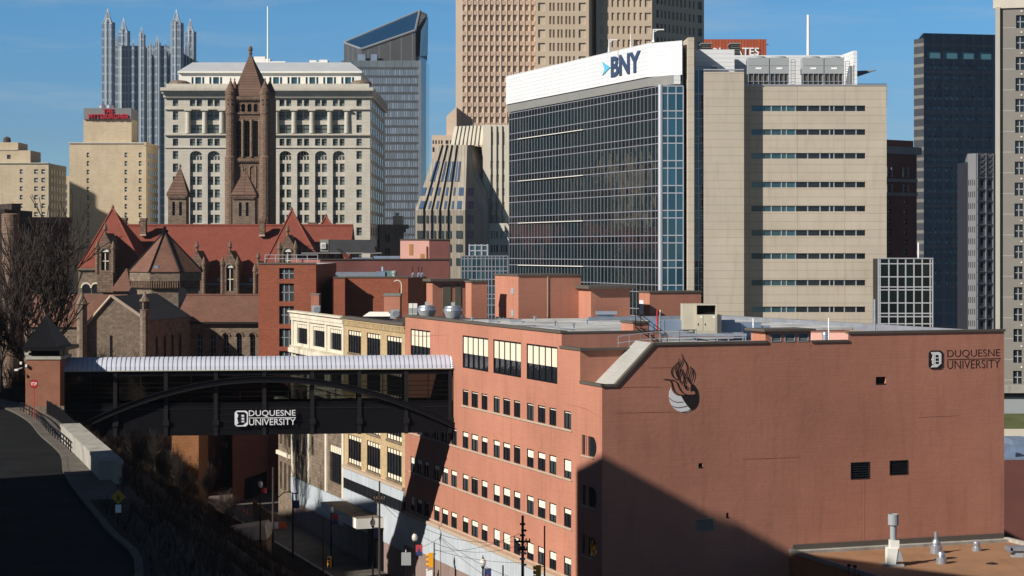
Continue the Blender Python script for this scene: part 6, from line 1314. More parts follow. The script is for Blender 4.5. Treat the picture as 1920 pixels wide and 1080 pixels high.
# string courses
for y0, y1, e in ((545, 548, .3), (560, 563, .3)): mb.box(xl, xr, Ye - e, Ye, Z(y1, Ye), Z(y0, Ye), granite_lt)
b.part(mb, 'wall')
mb = MB(); mb.tube((xl + 3, Yr, zr_ + .1), (xr, Yr, zr_ + .1), .3, .3, red_tile, 6); b.part(mb, 'ridge_tiles')
def hip(nm, x0, x1, yb, pxa, ya, Yf, Ya, m=red_tile):
    mb = MB(); zb = Z(yb, Yf); xa, xb = X(x0, Yf), X(x1, Yf); ap = (X(pxa, Ya), Ya, Z(ya, Ya)); dd = 2 * (Ya - Yf); rg = [(xa, Yf, zb), (xb, Yf, zb), (xb, Yf + dd, zb), (xa, Yf + dd, zb)]
    for k in range(4): mb.poly([rg[k], rg[(k + 1) % 4], ap], m)
    for k in (0, 1): mb.tube(rg[k], ap, .22, .22, m, 6)
    mb.lathe((ap[0], ap[1], ap[2] - .2), [(.35, 0), (.3, .4), (.05, .9)], m, 8)
    r = b.part(mb, nm); mb = MB(); mb.box(xa, xb, Yf + .3, Yf + dd, 0, zb, granite_lt); mb.box(xa - .2, xb + .2, Yf - .2, Yf + 1, zb - .5, zb - .05, granite_lt); b.part(mb, 'pavilion_wall')
hip('pavilion_roof', 146, 268, 502, 211.5, 390, 424, 436); hip('pavilion_roof', 492, 606, 502, 547, 394, 424, 436); hip('pavilion_roof', 570, 650, 470, 611.5, 406, 452, 462)
def dormer(px0, px1, ybase, yeave, yap, Yf, wide=True):
    F = front(Yf); w = X(px1, Yf) - X(px0, Yf); x0, x1 = X(px0, Yf), X(px1, Yf); xm = (x0 + x1) / 2; ze_, za, zb = Z(yeave, Yf), Z(yap, Yf), Z(ybase, Yf)
    o = (xm - w * .24, xm + w * .24, zb + (ze_ - zb) * .12, ze_ + (.1 if wide else -.1))
    mb = MB(); wall(mb, F, x0, x1, zb - 4, ze_, [(o[0], o[1], o[2], ze_)], granite, .5); mb.box(x0, x1, Yf + .55, Yf + 8, zb - 4, ze_, granite)
    mb.hexa([(x0 - .2, Yf, ze_), (x1 + .2, Yf, ze_), (x1 + .2, Yf + 9, ze_), (x0 - .2, Yf + 9, ze_)], [(xm - .05, Yf, za), (xm + .05, Yf, za), (xm + .05, Yf + 9, za), (xm - .05, Yf + 9, za)], granite)
    for x in (x0, x1): mb.lathe((x, Yf + .2, zb), [(.42, 0), (.42, ze_ - zb), (.55, ze_ - zb + .1), (.5, ze_ - zb + .7), (.08, ze_ - zb + 1.9)], granite, 8)
    mb.lathe((xm, Yf + .2, za - .3), [(.3, 0), (.25, .8), (.5, 1.1), (.35, 1.6), (.06, 2.5)], granite, 8)
    d = b.part(mb, 'dormer'); m_ = MB(); rr2 = (o[1] - o[0]) / 2; zc = ze_ - rr2 * .6
    m_.poly([F.p(o[0], o[2], -.4), F.p(o[1], o[2], -.4), F.p(o[1], zc, -.4), F.p(o[0], zc, -.4)], win_dark); m_.box(xm - .1, xm + .1, Yf - .05 + .3, Yf + .4, o[2], zc, cream); m_.box(o[0], o[1], Yf + .24, Yf + .4, (o[2] + zc) / 2 - .1, (o[2] + zc) / 2 + .1, cream); m_.build('window', d)
    m_ = MB(); m_.poly([(xm + rr2 * .95 * math.cos(t), Yf - .02, ze_ - .5 + rr2 * .95 * math.sin(t)) for t in lin(0, math.pi, 10)], mat('pale_fanlight', (0.62, .60, .55), .5)); m_.build('fanlight', d)
    m_ = MB(); m_.path([(xm + rr2 * 1.1 * math.cos(t), Yf - .05, ze_ - .5 + rr2 * 1.1 * math.sin(t)) for t in lin(0, math.pi, 10)], .2, granite_lt, 6); m_.build('arch_moulding', d)
dormer(182, 212, 512, 468, 437, 421); dormer(524, 554, 510, 468, 440, 421); dormer(417, 445, 552, 498, 470, 426, False); dormer(356, 382, 552, 498, 470, 426, False); dormer(478, 490, 560, 510, 490, 426, False)
def chim(px0, px1, y0, y1, Y, dep=2.0):
    mb = MB(); mb.box(X(px0, Y), X(px1, Y), Y, Y + dep, Z(y1, Y), Z(y0, Y), granite); mb.box(X(px0 - 1, Y), X(px1 + 1, Y), Y - .15, Y + dep + .15, Z(y0 + 5, Y), Z(y0, Y), granite); mb.box(X(px0 - .5, Y), X(px1 + .5, Y), Y - .1, Y + .1, Z(y1, Y), Z(y1 - 3, Y), sillm); mb.build('chimney', rf)
chim(263, 273, 409, 442, 443); chim(486, 496, 411, 443, 443); chim(578, 593, 417, 450, 450, 3); chim(595, 609, 421, 450, 450, 3); chim(228, 236, 408, 430, 450)
mb = MB()
for px in (162, 232, 411, 471): mb.box(X(px, 429.5) - .35, X(px, 429.5) + .35, 429, 431, Z(528 if px > 300 else 502, 429), Z(521 if px > 300 else 493, 429), galv_lt)
mb.build('small_roof_vent', rf)
for k, (px, y) in enumerate([(400, 549), (430, 549), (458, 549)]):
    m_ = MB(); m_.box(X(px, 430) - .6, X(px, 430) + .6, 429.85, 430, Z(y + 4, 430), Z(y - 4, 430), win_dark); b.part(m_, 'window')
for px in (162, 180, 197):
    m_ = MB(); Yq = 424.25; m_.poly([(X(px, Yq) + .9 * math.cos(t), Yq, Z(540, Yq) + .9 * math.sin(t)) for t in lin(0, math.pi, 8)] + [(X(px, Yq) - .9, Yq, Z(550, Yq)), (X(px, Yq) + .9, Yq, Z(550, Yq))], win_dark); b.part(m_, 'window')
    m_ = MB(); m_.path([(X(px, Yq) + 1.0 * math.cos(t), Yq, Z(540, Yq) + 1.0 * math.sin(t)) for t in lin(0, math.pi, 8)], .2, cream, 6); b.part(m_, 'arch_moulding')
# octagonal rotunda and jail wings
b = Building('octagon_rotunda', 'octagonal granite rotunda under a faceted brown tiled roof', 'building', (X(309, 405), 405, 0))
c = (X(311, 405), 405.); R8 = (X(378, 405) - X(244, 405)) / 2; octo = lambda r: [(c[0] + r * math.cos(R(22.5 + 8 + 45 * k)), c[1] + r * math.sin(R(22.5 + 8 + 45 * k))) for k in range(8)]
zt_, zb_ = Z(510, 398), Z(527, 398); mb = MB(); mb.prism(octo(R8 * .97), 0, zb_, granite_lt); mb.prism(octo(R8 * 1.06), zb_, zt_, granite_lt)
b.part(mb, 'wall'); mb = MB()
pts_ = octo(R8 * 1.0)
for k in range(8):
    a, d = Vector(pts_[k]), Vector(pts_[(k + 1) % 8])
    for i in range(12): q = a.lerp(d, (i + .5) / 12); mb.box(q.x - .12, q.x + .12, q.y - .5 if q.y < 405 else q.y, q.y + .1, zb_ - 1.4, zb_, granite)
b.part(mb, 'corbels'); mb = MB(); ap = (X(309, 405), 405, Z(434, 405)); o8 = octo(R8 * 1.1)
for k in range(8): a, d = o8[k], o8[(k + 1) % 8]; mb.poly([(a[0], a[1], zt_), (d[0], d[1], zt_), ap], brown_tile)
r = b.part(mb, 'faceted_roof'); mb = MB()
for k in range(8): a = o8[k]; mb.tube((a[0], a[1], zt_), ap, .22, .2, blackm, 6)
mb.lathe((ap[0], ap[1], ap[2] - .3), [(.6, 0), (.75, .5), (.3, .7), (.35, 1.2), (.1, 1.3)], blackm, 10); mb.build('roof_hip', r)
m_ = MB(); m_.box(X(293, 395), X(301, 395), 392.6, 393.6, Z(503, 393), Z(498, 393), galv_lt); m_.build('roof_vent', r)
for px in (253, 345): m_ = MB(); Yq = 397.5 if px < 300 else 398.5; m_.poly([(X(px, Yq) + .8 * math.cos(t), Yq - 1.8, Z(546, Yq) + .8 * math.sin(t)) for t in lin(0, math.pi, 8)] + [(X(px, Yq) - .8, Yq - 1.8, Z(570, Yq)), (X(px, Yq) + .8, Yq - 1.8, Z(570, Yq))], win_dark); b.part(m_, 'window')
b = Building('jail_east_wing', 'low granite wing with a long brown tiled roof and round headed windows', 'building', (X(410, 375), 375, 0))
F = front(375.); Yf = 375.; os_ = [PR(F, a, a + 9.5, 626, 675) for a in (345, 370, 395, 419, 444, 469, 494)]
mb = MB(); wall(mb, F, X(330, Yf), X(520, Yf), 0, Z(604, Yf), os_, granite_lt, .8); mb.box(X(330, Yf), X(520, Yf), Yf + .9, Yf + 16, 0, Z(604, Yf), granite_lt); b.part(mb, 'wall')
for o in os_: arched(b, F, o, granite_lt, win_dark, .8, 1, 3, fr=galv_lt, bar=.12)
b.finish(); mb = MB()
for o in os_: mb.path([((o[0] + o[1]) / 2 + (.75) * math.cos(t), Yf, o[3] - .45 + .75 * math.sin(t)) for t in lin(0, math.pi, 8)], .17, granite, 6)
b.part(mb, 'arch_moulding'); mb = MB(); z0 = Z(604, Yf); z1 = Z(554, 383)
mb.hexa([(X(326, Yf), Yf - .6, z0), (X(520, Yf), Yf - .6, z0), (X(520, Yf), Yf + 16, z0), (X(326, Yf), Yf + 16, z0)], [(X(350, 383), 383, z1), (X(520, 383), 383, z1), (X(520, 383), 383.4, z1), (X(350, 383), 383.4, z1)], brown_tile); r = b.part(mb, 'roof')
mb = MB(); mb.tube((X(350, 383), 383, z1 + .1), (X(520, 383), 383, z1 + .1), .22, .22, brown_tile, 6); mb.box(X(326, Yf), X(520, Yf), Yf - .8, Yf - .5, z0 - .3, z0 + .05, darkm); mb.box(X(396, 377), X(404, 377), 377, 378.2, Z(596, 377), Z(592, 377), galv_lt); mb.build('ridge_and_gutter', r)
b = Building('jail_gable_wing', 'granite gabled wing with a small belfry turret and dark side slope', 'building', (X(225, 350), 350, 0))
Yf = 350.; F = front(Yf); xg0, xg1, xa = X(150, Yf), X(275, Yf), X(209, Yf); zl, za = Z(622, Yf), Z(557, Yf); zr2 = Z(601, Yf)
mb = MB(); bk = 372.; P0, P1, P2, P3, P4 = (xg0, zl), (xa, za), (xg1, zr2), (xg1, 0), (xg0, 0)
mb.poly([(x, Yf, z) for x, z in (P0, P4, P3, P2, P1)], granite_lt); mb.poly([(xg1, Yf, 0), (xg1 + 4.0, bk, 0), (xg1 + 4.0, bk, zr2), (xg1, Yf, zr2)], granite_lt); mb.poly([(xg0, Yf, 0), (xg0, bk, 0), (xg0, bk, zl), (xg0, Yf, zl)], granite_lt)
b.part(mb, 'wall'); mb = MB()
mb.poly([(xa, Yf - .3, za + .2), (xg1 + .4, Yf - .3, zr2), (xg1 + 4.3, bk, zr2), (xa + 4, bk, za + .2)], slate); mb.poly([(xa, Yf - .3, za + .2), (xg0 - .4, Yf - .3, zl), (xg0 - .4, bk, zl), (xa + 4, bk, za + .2)], brown_tile); b.part(mb, 'roof')
mb = MB(); mb.tube((xg0, Yf - .2, zl), (xa, Yf - .2, za + .25), .28, .28, sillm, 6); mb.tube((xa, Yf - .2, za + .25), (xg1, Yf - .2, zr2 + .1), .28, .28, sillm, 6); b.part(mb, 'gable_coping')
m_ = MB(); m_.box(X(206, Yf), X(210.5, Yf), Yf - .05, Yf + .1, Z(670, Yf), Z(629, Yf), blackm); b.part(m_, 'slit_window')
for k in range(4):
    m_ = MB(); f0 = .2 + .18 * k; x = xg1 + 4 * f0; y = Yf + 22 * f0; m_.poly([(x + .12, y - .1, 6), (x + .12 + .14, y + .8, 6), (x + .12 + .14, y + .8, Z(632, 352)), (x + .12, y - .1, Z(632, 352))], blackm); b.part(m_, 'window')
mb = MB(); tx, ty = X(271, 349), 349.3
mb.lathe((tx, ty, 0), [(.85, 0), (.85, Z(582, 349)), (.95, Z(581, 349)), (.7, Z(580, 349)), (.7, Z(566, 349)), (1.0, Z(565, 349)), (.95, Z(563, 349)), (.5, Z(557, 349)), (.08, Z(546, 349))], granite_lt, 10)
for k in range(8): mb.box(tx + .72 * math.cos(k * .8) - .07, tx + .72 * math.cos(k * .8) + .07, ty + .72 * math.sin(k * .8) - .07, ty + .72 * math.sin(k * .8) + .07, Z(580, 349), Z(567, 349), blackm)
b.part(mb, 'belfry_turret')
mb = MB(); tx, ty = X(153, 349), 349.3
mb.lathe((tx, ty, 0), [(.9, 0), (.9, Z(572, 349)), (1.05, Z(570, 349)), (.85, Z(566, 349)), (.08, Z(548, 349))], granite_lt, 10); b.part(mb, 'corner_turret')
b = Building('jail_west_wing', 'brown tiled wing partly hidden by bare trees on the left', 'building', (X(100, 378), 378, 0))
Yf = 378.; mb = MB(); mb.box(X(45, Yf), X(170, Yf), Yf, Yf + 14, 0, Z(613, Yf), granite_lt); mb.box(X(115, 400), X(250, 400), 400, 412, 0, Z(560, 400), granite_lt); b.part(mb, 'wall'); z0 = Z(613, Yf); z1 = Z(552, 386)
mb = MB(); mb.hexa([(X(43, Yf), Yf - .5, z0), (X(170, Yf), Yf - .5, z0), (X(170, Yf), Yf + 16, z0), (X(43, Yf), Yf + 16, z0)], [(X(62, 386), 386, z1), (X(240, 386), 386, z1), (X(240, 386), 386.3, z1), (X(62, 386), 386.3, z1)], brown_tile)
mb.hexa([Q(206, 546, 402), Q(246, 546, 402), Q(246, 546, 412), Q(206, 546, 412)], [Q(237, 503, 407), Q(238, 503, 407), Q(238, 503, 408), Q(237, 503, 408)], brown_tile); b.part(mb, 'roof')
# gloomy block and round shaft far left
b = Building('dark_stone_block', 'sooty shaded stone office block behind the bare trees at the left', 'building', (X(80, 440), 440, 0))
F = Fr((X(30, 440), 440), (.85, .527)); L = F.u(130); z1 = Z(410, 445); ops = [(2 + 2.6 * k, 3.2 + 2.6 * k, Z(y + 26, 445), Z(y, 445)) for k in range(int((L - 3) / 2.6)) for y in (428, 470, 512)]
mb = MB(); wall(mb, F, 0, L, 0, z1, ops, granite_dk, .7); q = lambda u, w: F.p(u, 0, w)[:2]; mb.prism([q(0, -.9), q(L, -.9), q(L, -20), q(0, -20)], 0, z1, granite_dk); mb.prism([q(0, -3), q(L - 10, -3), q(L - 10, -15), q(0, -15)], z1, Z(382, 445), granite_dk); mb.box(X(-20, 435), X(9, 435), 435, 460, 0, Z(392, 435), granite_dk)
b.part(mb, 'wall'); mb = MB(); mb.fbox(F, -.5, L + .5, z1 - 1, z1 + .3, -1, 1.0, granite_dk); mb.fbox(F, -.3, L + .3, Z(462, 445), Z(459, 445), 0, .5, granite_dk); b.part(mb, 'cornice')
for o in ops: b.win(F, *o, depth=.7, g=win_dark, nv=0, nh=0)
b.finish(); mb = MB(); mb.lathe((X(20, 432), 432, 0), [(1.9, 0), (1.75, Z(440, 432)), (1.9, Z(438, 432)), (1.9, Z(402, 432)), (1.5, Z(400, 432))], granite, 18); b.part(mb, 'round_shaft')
b = Building('cornice_block', 'old dark block with heavy cornice between the granite office and glass tower', 'building', (X(735, 560), 560, 0))
F = Fr((X(712, 560), 560), (.85, .527)); L = F.u(757); ops = [(F.u(722), F.u(731), Z(y + 14, 565), Z(y, 565)) for y in (440, 466)]
bd = mat('dark_blue_grey_stone', (0.15, .14, .135), .9, .12, .2); mb = MB(); wall(mb, F, 0, L, 0, Z(421, 563), ops, bd, .4); q = lambda u, w: F.p(u, 0, w)[:2]; mb.prism([q(0, -.5), q(L, -.5), q(L, -20), q(0, -20)], 0, Z(421, 563), bd); b.part(mb, 'wall')
for o in ops: b.win(F, *o, depth=.4, g=win_dark, nv=1, nh=0, bar=.2, fr=bd)
b.finish(); mb = MB(); mb.fbox(F, -.5, L + 1, Z(429, 563), Z(421, 563), -.5, 1.1, bd); mb.fbox(F, -.3, L + .5, Z(436, 563), Z(429, 563), -.3, .4, bd); b.part(mb, 'cornice'); mb = MB(); mb.box(X(738, 575), X(756, 575), 572, 576, Z(425, 575), Z(405, 575), cream_step); mb.tube(Q(745, 405, 574), Q(745, 399, 574), .5, .7, white_trim, 8); b.part(mb, 'stair_head')

# ================================================================ ground, bluff, roads
CURB = [(-13.5, 60), (-17.6, 96), (-22, 111), (-27, 127), (-30.8, 140), (-34, 153), (-39, 168), (-43.4, 182), (-49, 196), (-56, 208), (-70, 222), (-95, 235)]
def curb_dist(x, y):
    best = 1e9; sgn = 1
    for (a, b_), (c_, d_) in zip(CURB, CURB[1:]):
        vx, vy = c_ - a, d_ - b_; t = max(0, min(1, ((x - a) * vx + (y - b_) * vy) / (vx * vx + vy * vy))); dx, dy = x - a - vx * t, y - b_ - vy * t; D = math.hypot(dx, dy)
        if D < best: best = D; sgn = 1 if (vx * dy - vy * dx) < 0 else -1
    return best * sgn
ZB = 19.5
def h_noise(x, y): return math.sin(x * .31 + 1.3) * math.sin(y * .23 + .4) * .5 + math.sin(x * .83 + y * .61) * .22
def ground_z(x, y):
    D = curb_dist(x, y)
    if D < -12 and y > 190: return ZB - .2 + min(8, (-D - 12) * .12)
    if D < 3.2: return ZB - .12
    z = ZB - .12 - (D - 3.2) * .72 + h_noise(x, y) * min(1, (D - 3.2) / 4)
    z = max(z, -1.0) + 9.5 * math.exp(-((x + 43) / 9) ** 2 - ((y - 222) / 17) ** 2) * (1 if D > 4 else 0.1)
    return max(z, -1.0)
mb = MB(); mb.poly([(-6000, -3000, 0), (6000, -3000, 0), (6000, 9000, 0), (-6000, 9000, 0)], mat('city_ground', (0.09, .085, .08), .95, .2, .02)); gnd = mb.build('ground'); gnd['kind'] = 'structure'
def hgrid(name, x0, x1, nx, y0, y1, ny, m):
    me = bpy.data.meshes.new(name); vs = [(x0 + (x1 - x0) * i / nx, y0 + (y1 - y0) * j / ny) for j in range(ny + 1) for i in range(nx + 1)]
    me.from_pydata([(x, y, ground_z(x, y)) for x, y in vs], [], [(j * (nx + 1) + i, j * (nx + 1) + i + 1, (j + 1) * (nx + 1) + i + 1, (j + 1) * (nx + 1) + i) for j in range(ny) for i in range(nx)])
    me.materials.append(m); me.polygons.foreach_set('use_smooth', [True] * len(me.polygons)); o = bpy.data.objects.new(name, me); COL.objects.link(o); o['kind'] = 'structure'; return o
hgrid('hillside', -130, 12, 142, 40, 330, 200, earth_m)
def strip(name, pts, off0, off1, z, m, th=0.0):
    mb = MB(); L = []
    for i, p in enumerate(pts):
        a = Vector(pts[max(i - 1, 0)]); c_ = Vector(pts[min(i + 1, len(pts) - 1)]); d = (c_ - a).normalized(); n = Vector((d.y, -d.x)); L.append((Vector(p) + n * off0, Vector(p) + n * off1))
    for (a, b_), (c_, d_) in zip(L, L[1:]):
        if th: mb.hexa([(a.x, a.y, z - th), (b_.x, b_.y, z - th), (d_.x, d_.y, z - th), (c_.x, c_.y, z - th)], [(a.x, a.y, z), (b_.x, b_.y, z), (d_.x, d_.y, z), (c_.x, c_.y, z)], m)
        else: mb.poly([(a.x, a.y, z), (b_.x, b_.y, z), (d_.x, d_.y, z), (c_.x, c_.y, z)], m)
    o = mb.build(name); o['kind'] = 'structure'; return o
def dense(pts, n=5):
    out = []
    for i in range(len(pts) - 1):
        p0, p1, p2, p3 = [Vector(pts[max(0, min(len(pts) - 1, k))]) for k in (i - 1, i, i + 1, i + 2)]
        for k in range(n): t = k / n; out.append(tuple(0.5 * ((2 * p1) + (-p0 + p2) * t + (2 * p0 - 5 * p1 + 4 * p2 - p3) * t * t + (-p0 + 3 * p1 - 3 * p2 + p3) * t ** 3)))
    return out + [tuple(pts[-1])]
CD = dense(CURB)
strip('road', CD, -30, -0.35, ZB + .0, asphalt); strip('kerb', CD, -0.35, 0.05, ZB + .15, sidewalk_m, .5); strip('sidewalk', [p for p in CD if p[1] > 122], 0.054, 2.4, ZB + .13, sidewalk_m, .4)

# lower street and pavement along the hall
def LP(t, o): q = FL.p(-t, 0, o); return (q[0], q[1])
mb = MB(); pts = [LP(-20, 6.2), LP(200, 6.2), LP(200, 19), LP(-20, 19)]; mb.poly([(x, y, .008) for x, y in pts], asphalt); o = mb.build('street'); o['kind'] = 'structure'
mb = MB(); mb.hexa([(*LP(-20, .2), 0), (*LP(160, .2), 0), (*LP(160, 6), 0), (*LP(-20, 6), 0)], [(*LP(-20, .2), .15), (*LP(160, .2), .15), (*LP(160, 6), .15), (*LP(-20, 6), .15)], sidewalk_m); o = mb.build('pavement'); o['kind'] = 'structure'
mb = MB(); mb.hexa([(*LP(-20, 6.003), 0), (*LP(160, 6.003), 0), (*LP(160, 6.25), 0), (*LP(-20, 6.25), 0)], [(*LP(-20, 6.003), .16), (*LP(160, 6.003), .16), (*LP(160, 6.25), .16), (*LP(-20, 6.25), .16)], concrete); o = mb.build('kerb'); o['kind'] = 'structure'
for w_ in (12.5,):
    mb = MB(); mb.poly([(*LP(-20, w_), .014), (*LP(160, w_), .014), (*LP(160, w_ + .15), .014), (*LP(-20, w_ + .15), .014)], mat('worn_yellow_line', (0.35, .25, .05), .8)); o = mb.build('road_marking'); o['kind'] = 'structure'
mb = MB(); mb.poly([(60, 286, Z(812, 286)), (110, 286, Z(812, 286)), (110, 296.5, Z(777, 296)), (60, 296.5, Z(777, 296))], grass_m); mb.poly([(60, 296.5, Z(777, 296)), (110, 296.5, Z(777, 296)), (110, 330, Z(777, 296)), (60, 330, Z(777, 296))], grass_m); o = mb.build('grass_slope'); o['kind'] = 'structure'

# ================================================================ covered footbridge
T0 = Vector((X(118, 191), 191.0)); W0 = Vector((FL.p(FL.u(850), 0)[0] + .05, FL.p(FL.u(850), 0)[1])); bd_ = (W0 - T0).normalized()
FBg = Fr((T0.x, T0.y), (bd_.x, bd_.y)); BL_ = (W0 - T0).length; BW = 4.2
def bz_(px, py): return FBg.z(px, py)
zB, zG, zE = 17.35, 20.35, 23.45
br = Building('covered_footbridge', 'long black enclosed footbridge with a white ribbed barrel roof and shallow arch', 'footbridge', (T0.x, T0.y, zB))
posts = [FBg.u(p) for p in (216, 311, 404.6, 495.6, 585.6, 674, 761.5)] + [BL_ - .35]; posts = [.1] + posts
mb = MB(); mb.fbox(FBg, 0, BL_, zB, zG - .6, -.1, .0, blackm); mb.fbox(FBg, 0, BL_, zB, zG - .6, -BW, -BW + .1, blackm); mb.fbox(FBg, 0, BL_, zB - .1, zB + .1, -BW, 0.03, blackm)
mb.fbox(FBg, 0, BL_, zG - .62, zG - .55, -.1, .06, darkm); mb.fbox(FBg, 0, BL_, zG - .1, zG, -.1, .05, blackm); mb.fbox(FBg, 0, BL_, zG - .6, zG - .1, -.1, -.02, blackm); mb.fbox(FBg, 0, BL_, zG - .6, zG, -BW, -BW + .1, blackm)
mb.fbox(FBg, 0, BL_, zE - .5, zE, -.1, .04, blackm); mb.fbox(FBg, 0, BL_, zE - .5, zE, -BW, -BW + .1, blackm)
for k in range(4): mb.fbox(FBg, FBg.u(404.6), FBg.u(585.6), 17.9 + .62 * k, 17.95 + .62 * k, .0, .06, darkm)
br.part(mb, 'side_panel')
mb = MB(); mb.fbox(FBg, .1, BL_, zG - .85, zG - .7, -BW + .12, -.12, concrete); br.part(mb, 'deck')
for u in posts:
    mb = MB(); mb.fbox(FBg, u - .15, u + .15, zB, zE, -BW - .1, -BW + .1, blackm); br.part(mb, 'post'); mb = MB(); mb.fbox(FBg, u - .18, u + .18, zB - .15, zE, .0, .14, darkm); mb.fbox(FBg, u - .26, u + .3, 18.2, 18.7, .1, .25, darkm); br.part(mb, 'post')

bg = bpy.data.materials.new('dark_see_through_glass'); bg.use_nodes = True; MATS['bg'] = bg; n_, l_ = bg.node_tree.nodes, bg.node_tree.links; n_.clear()
ou = n_.new('ShaderNodeOutputMaterial'); tr_ = n_.new('ShaderNodeBsdfTransparent'); tr_.inputs['Color'].default_value = (.26, .27, .26, 1); gs = n_.new('ShaderNodeBsdfGlossy'); gs.inputs['Roughness'].default_value = .03; gs.inputs['Color'].default_value = (.6, .6, .62, 1); fr_ = n_.new('ShaderNodeFresnel'); fr_.inputs['IOR'].default_value = 1.35; ms = n_.new('ShaderNodeMixShader')
l_.new(fr_.outputs[0], ms.inputs[0]); l_.new(tr_.outputs[0], ms.inputs[1]); l_.new(gs.outputs[0], ms.inputs[2]); l_.new(ms.outputs[0], ou.inputs[0])
for a, c_ in zip(posts, posts[1:]):
    mb = MB(); mb.poly([FBg.p(a + .18, zG, -.05), FBg.p(c_ - .18, zG, -.05), FBg.p(c_ - .18, zE - .5, -.05), FBg.p(a + .18, zE - .5, -.05)], bg); g_ = br.part(mb, 'glass_pane')
    mb = MB(); mb.poly([FBg.p(a + .18, zG, -BW + .05), FBg.p(c_ - .18, zG, -BW + .05), FBg.p(c_ - .18, zE - .5, -BW + .05), FBg.p(a + .18, zE - .5, -BW + .05)], bg); mb.build('far_pane', g_)
    mb = MB(); m__ = (a + c_) / 2
    for k in (zG + .55, zG + 1.0, zG + 1.45, zG + 1.9): mb.fbox(FBg, a + .18, c_ - .18, k, k + .05, -.12, -.02, blackm)
    mb.fbox(FBg, m__ - .04, m__ + .04, zG, zE - .5, -.12, -.01, blackm); mb.fbox(FBg, a + .6, m__ - .3, zE - .55, zE - .5, -2.4, -1.9, white_trim); mb.build('mullion', g_)
zA = lambda u: 0
mb = MB(); N = 40; pa = []; ua0, ua1, um = FBg.u(144), BL_ - .05, FBg.u(495)
for i in range(N + 1):
    u = ua0 + (ua1 - ua0) * i / N; hw = max(um - ua0, 1) if u < um else (ua1 - um); z = 22.6 - (22.6 - 18.0) * ((u - um) / hw) ** 2; pa.append((u, z))
for (a, za), (c_, zc) in zip(pa, pa[1:]):
    for w0, w1 in ((.16, .5),):
        mb.hexa([FBg.p(a, za - .25, w1), FBg.p(c_, zc - .25, w1), FBg.p(c_, zc - .25, w0), FBg.p(a, za - .25, w0)], [FBg.p(a, za + .25, w1), FBg.p(c_, zc + .25, w1), FBg.p(c_, zc + .25, w0), FBg.p(a, za + .25, w0)], blackm)
        mb.hexa([FBg.p(a, za + .2, w1 + .12), FBg.p(c_, zc + .2, w1 + .12), FBg.p(c_, zc + .2, w0), FBg.p(a, za + .2, w0)], [FBg.p(a, za + .28, w1 + .12), FBg.p(c_, zc + .28, w1 + .12), FBg.p(c_, zc + .28, w0), FBg.p(a, za + .28, w0)], blackm)
        mb.hexa([FBg.p(a, za - .3, w1 + .12), FBg.p(c_, zc - .3, w1 + .12), FBg.p(c_, zc - .3, w0), FBg.p(a, za - .3, w0)], [FBg.p(a, za - .22, w1 + .12), FBg.p(c_, zc - .22, w1 + .12), FBg.p(c_, zc - .22, w0), FBg.p(a, za - .22, w0)], darkm)
br.part(mb, 'arch_beam')
roofm = mat('white_ribbed_roof_sheet', (0.50, 0.52, 0.60), 0.5, 0.06, 0.5, metal=0.05)
mb = MB(); nb = 84; na = 10; H = 1.15
def rp(u, t, e=0.0): ang = math.pi * t; return FBg.p(u, zE + .05 + (H + e) * math.sin(ang), -BW / 2 + (BW / 2 + .22 + e) * math.cos(ang))
for i in range(nb):
    a, c_ = BL_ * i / nb + .0, BL_ * (i + 1) / nb
    for k in range(na): t0, t1 = k / na, (k + 1) / na; mb.poly([rp(a, t0), rp(c_, t0, .035), rp(c_, t1, .035), rp(a, t1)], roofm)
rf_ = br.part(mb, 'barrel_roof'); mb = MB()
for i in range(nb + 1):
    u = min(BL_ * i / nb, BL_ - .04)
    for k in range(na): t0, t1 = k / na, (k + 1) / na; mb.poly([rp(u, t0, .02), rp(u + .05, t0, .07), rp(u + .05, t1, .07), rp(u, t1, .02)], mat('roof_seam', (.36, .37, .44), .5))
mb.build('roof_seam', rf_); mb = MB(); mb.fbox(FBg, 0, BL_, zE - .02, zE + .06, -BW - .25, .3, mat('pale_eave', (.45, .43, .33), .6)); br.part(mb, 'eave_gutter')
mb = MB()      # saw tooth end flashing
for k in range(24): t = k / 24; p = rp(BL_ - .3, t, .06); q_ = rp(BL_ - .1, t + .02, .28); r_ = rp(BL_ - .3, t + .04, .06); mb.poly([p, q_, r_], white_paint); mb.poly([p, rp(BL_ - .05, t + .02, .25), r_], white_paint)
br.part(mb, 'end_flashing')
sg = thing('bridge_sign', 'white university name letters and pale shield on the side of the black footbridge', 'sign', FBg.p(FBg.u(440), 18, .2)); wl_ = mat('sign_white', (.75, .76, .80), .5, 0)
shield(sg, FBg, FBg.u(440), FBg.u(465), FBg.z(452, 799), FBg.z(452, 769.5), .28, wl_, blackm)
text_mb(FBg, 'DUQUESNE', FBg.u(466.5), FBg.u(554), FBg.z(510, 781.3), FBg.z(510, 768.5), .3, wl_, parent=sg, bold=.004); text_mb(FBg, 'UNIVERSITY', FBg.u(467), FBg.u(554), FBg.z(510, 796.5), FBg.z(510, 784.3), .3, wl_, parent=sg, bold=.004)
mb = MB(); z = FBg.z(510, 782.8); mb.fbox(FBg, FBg.u(466.5), FBg.u(554.5), z - .03, z + .03, .3, .35, wl_); mb.build('divider_bar', sg)
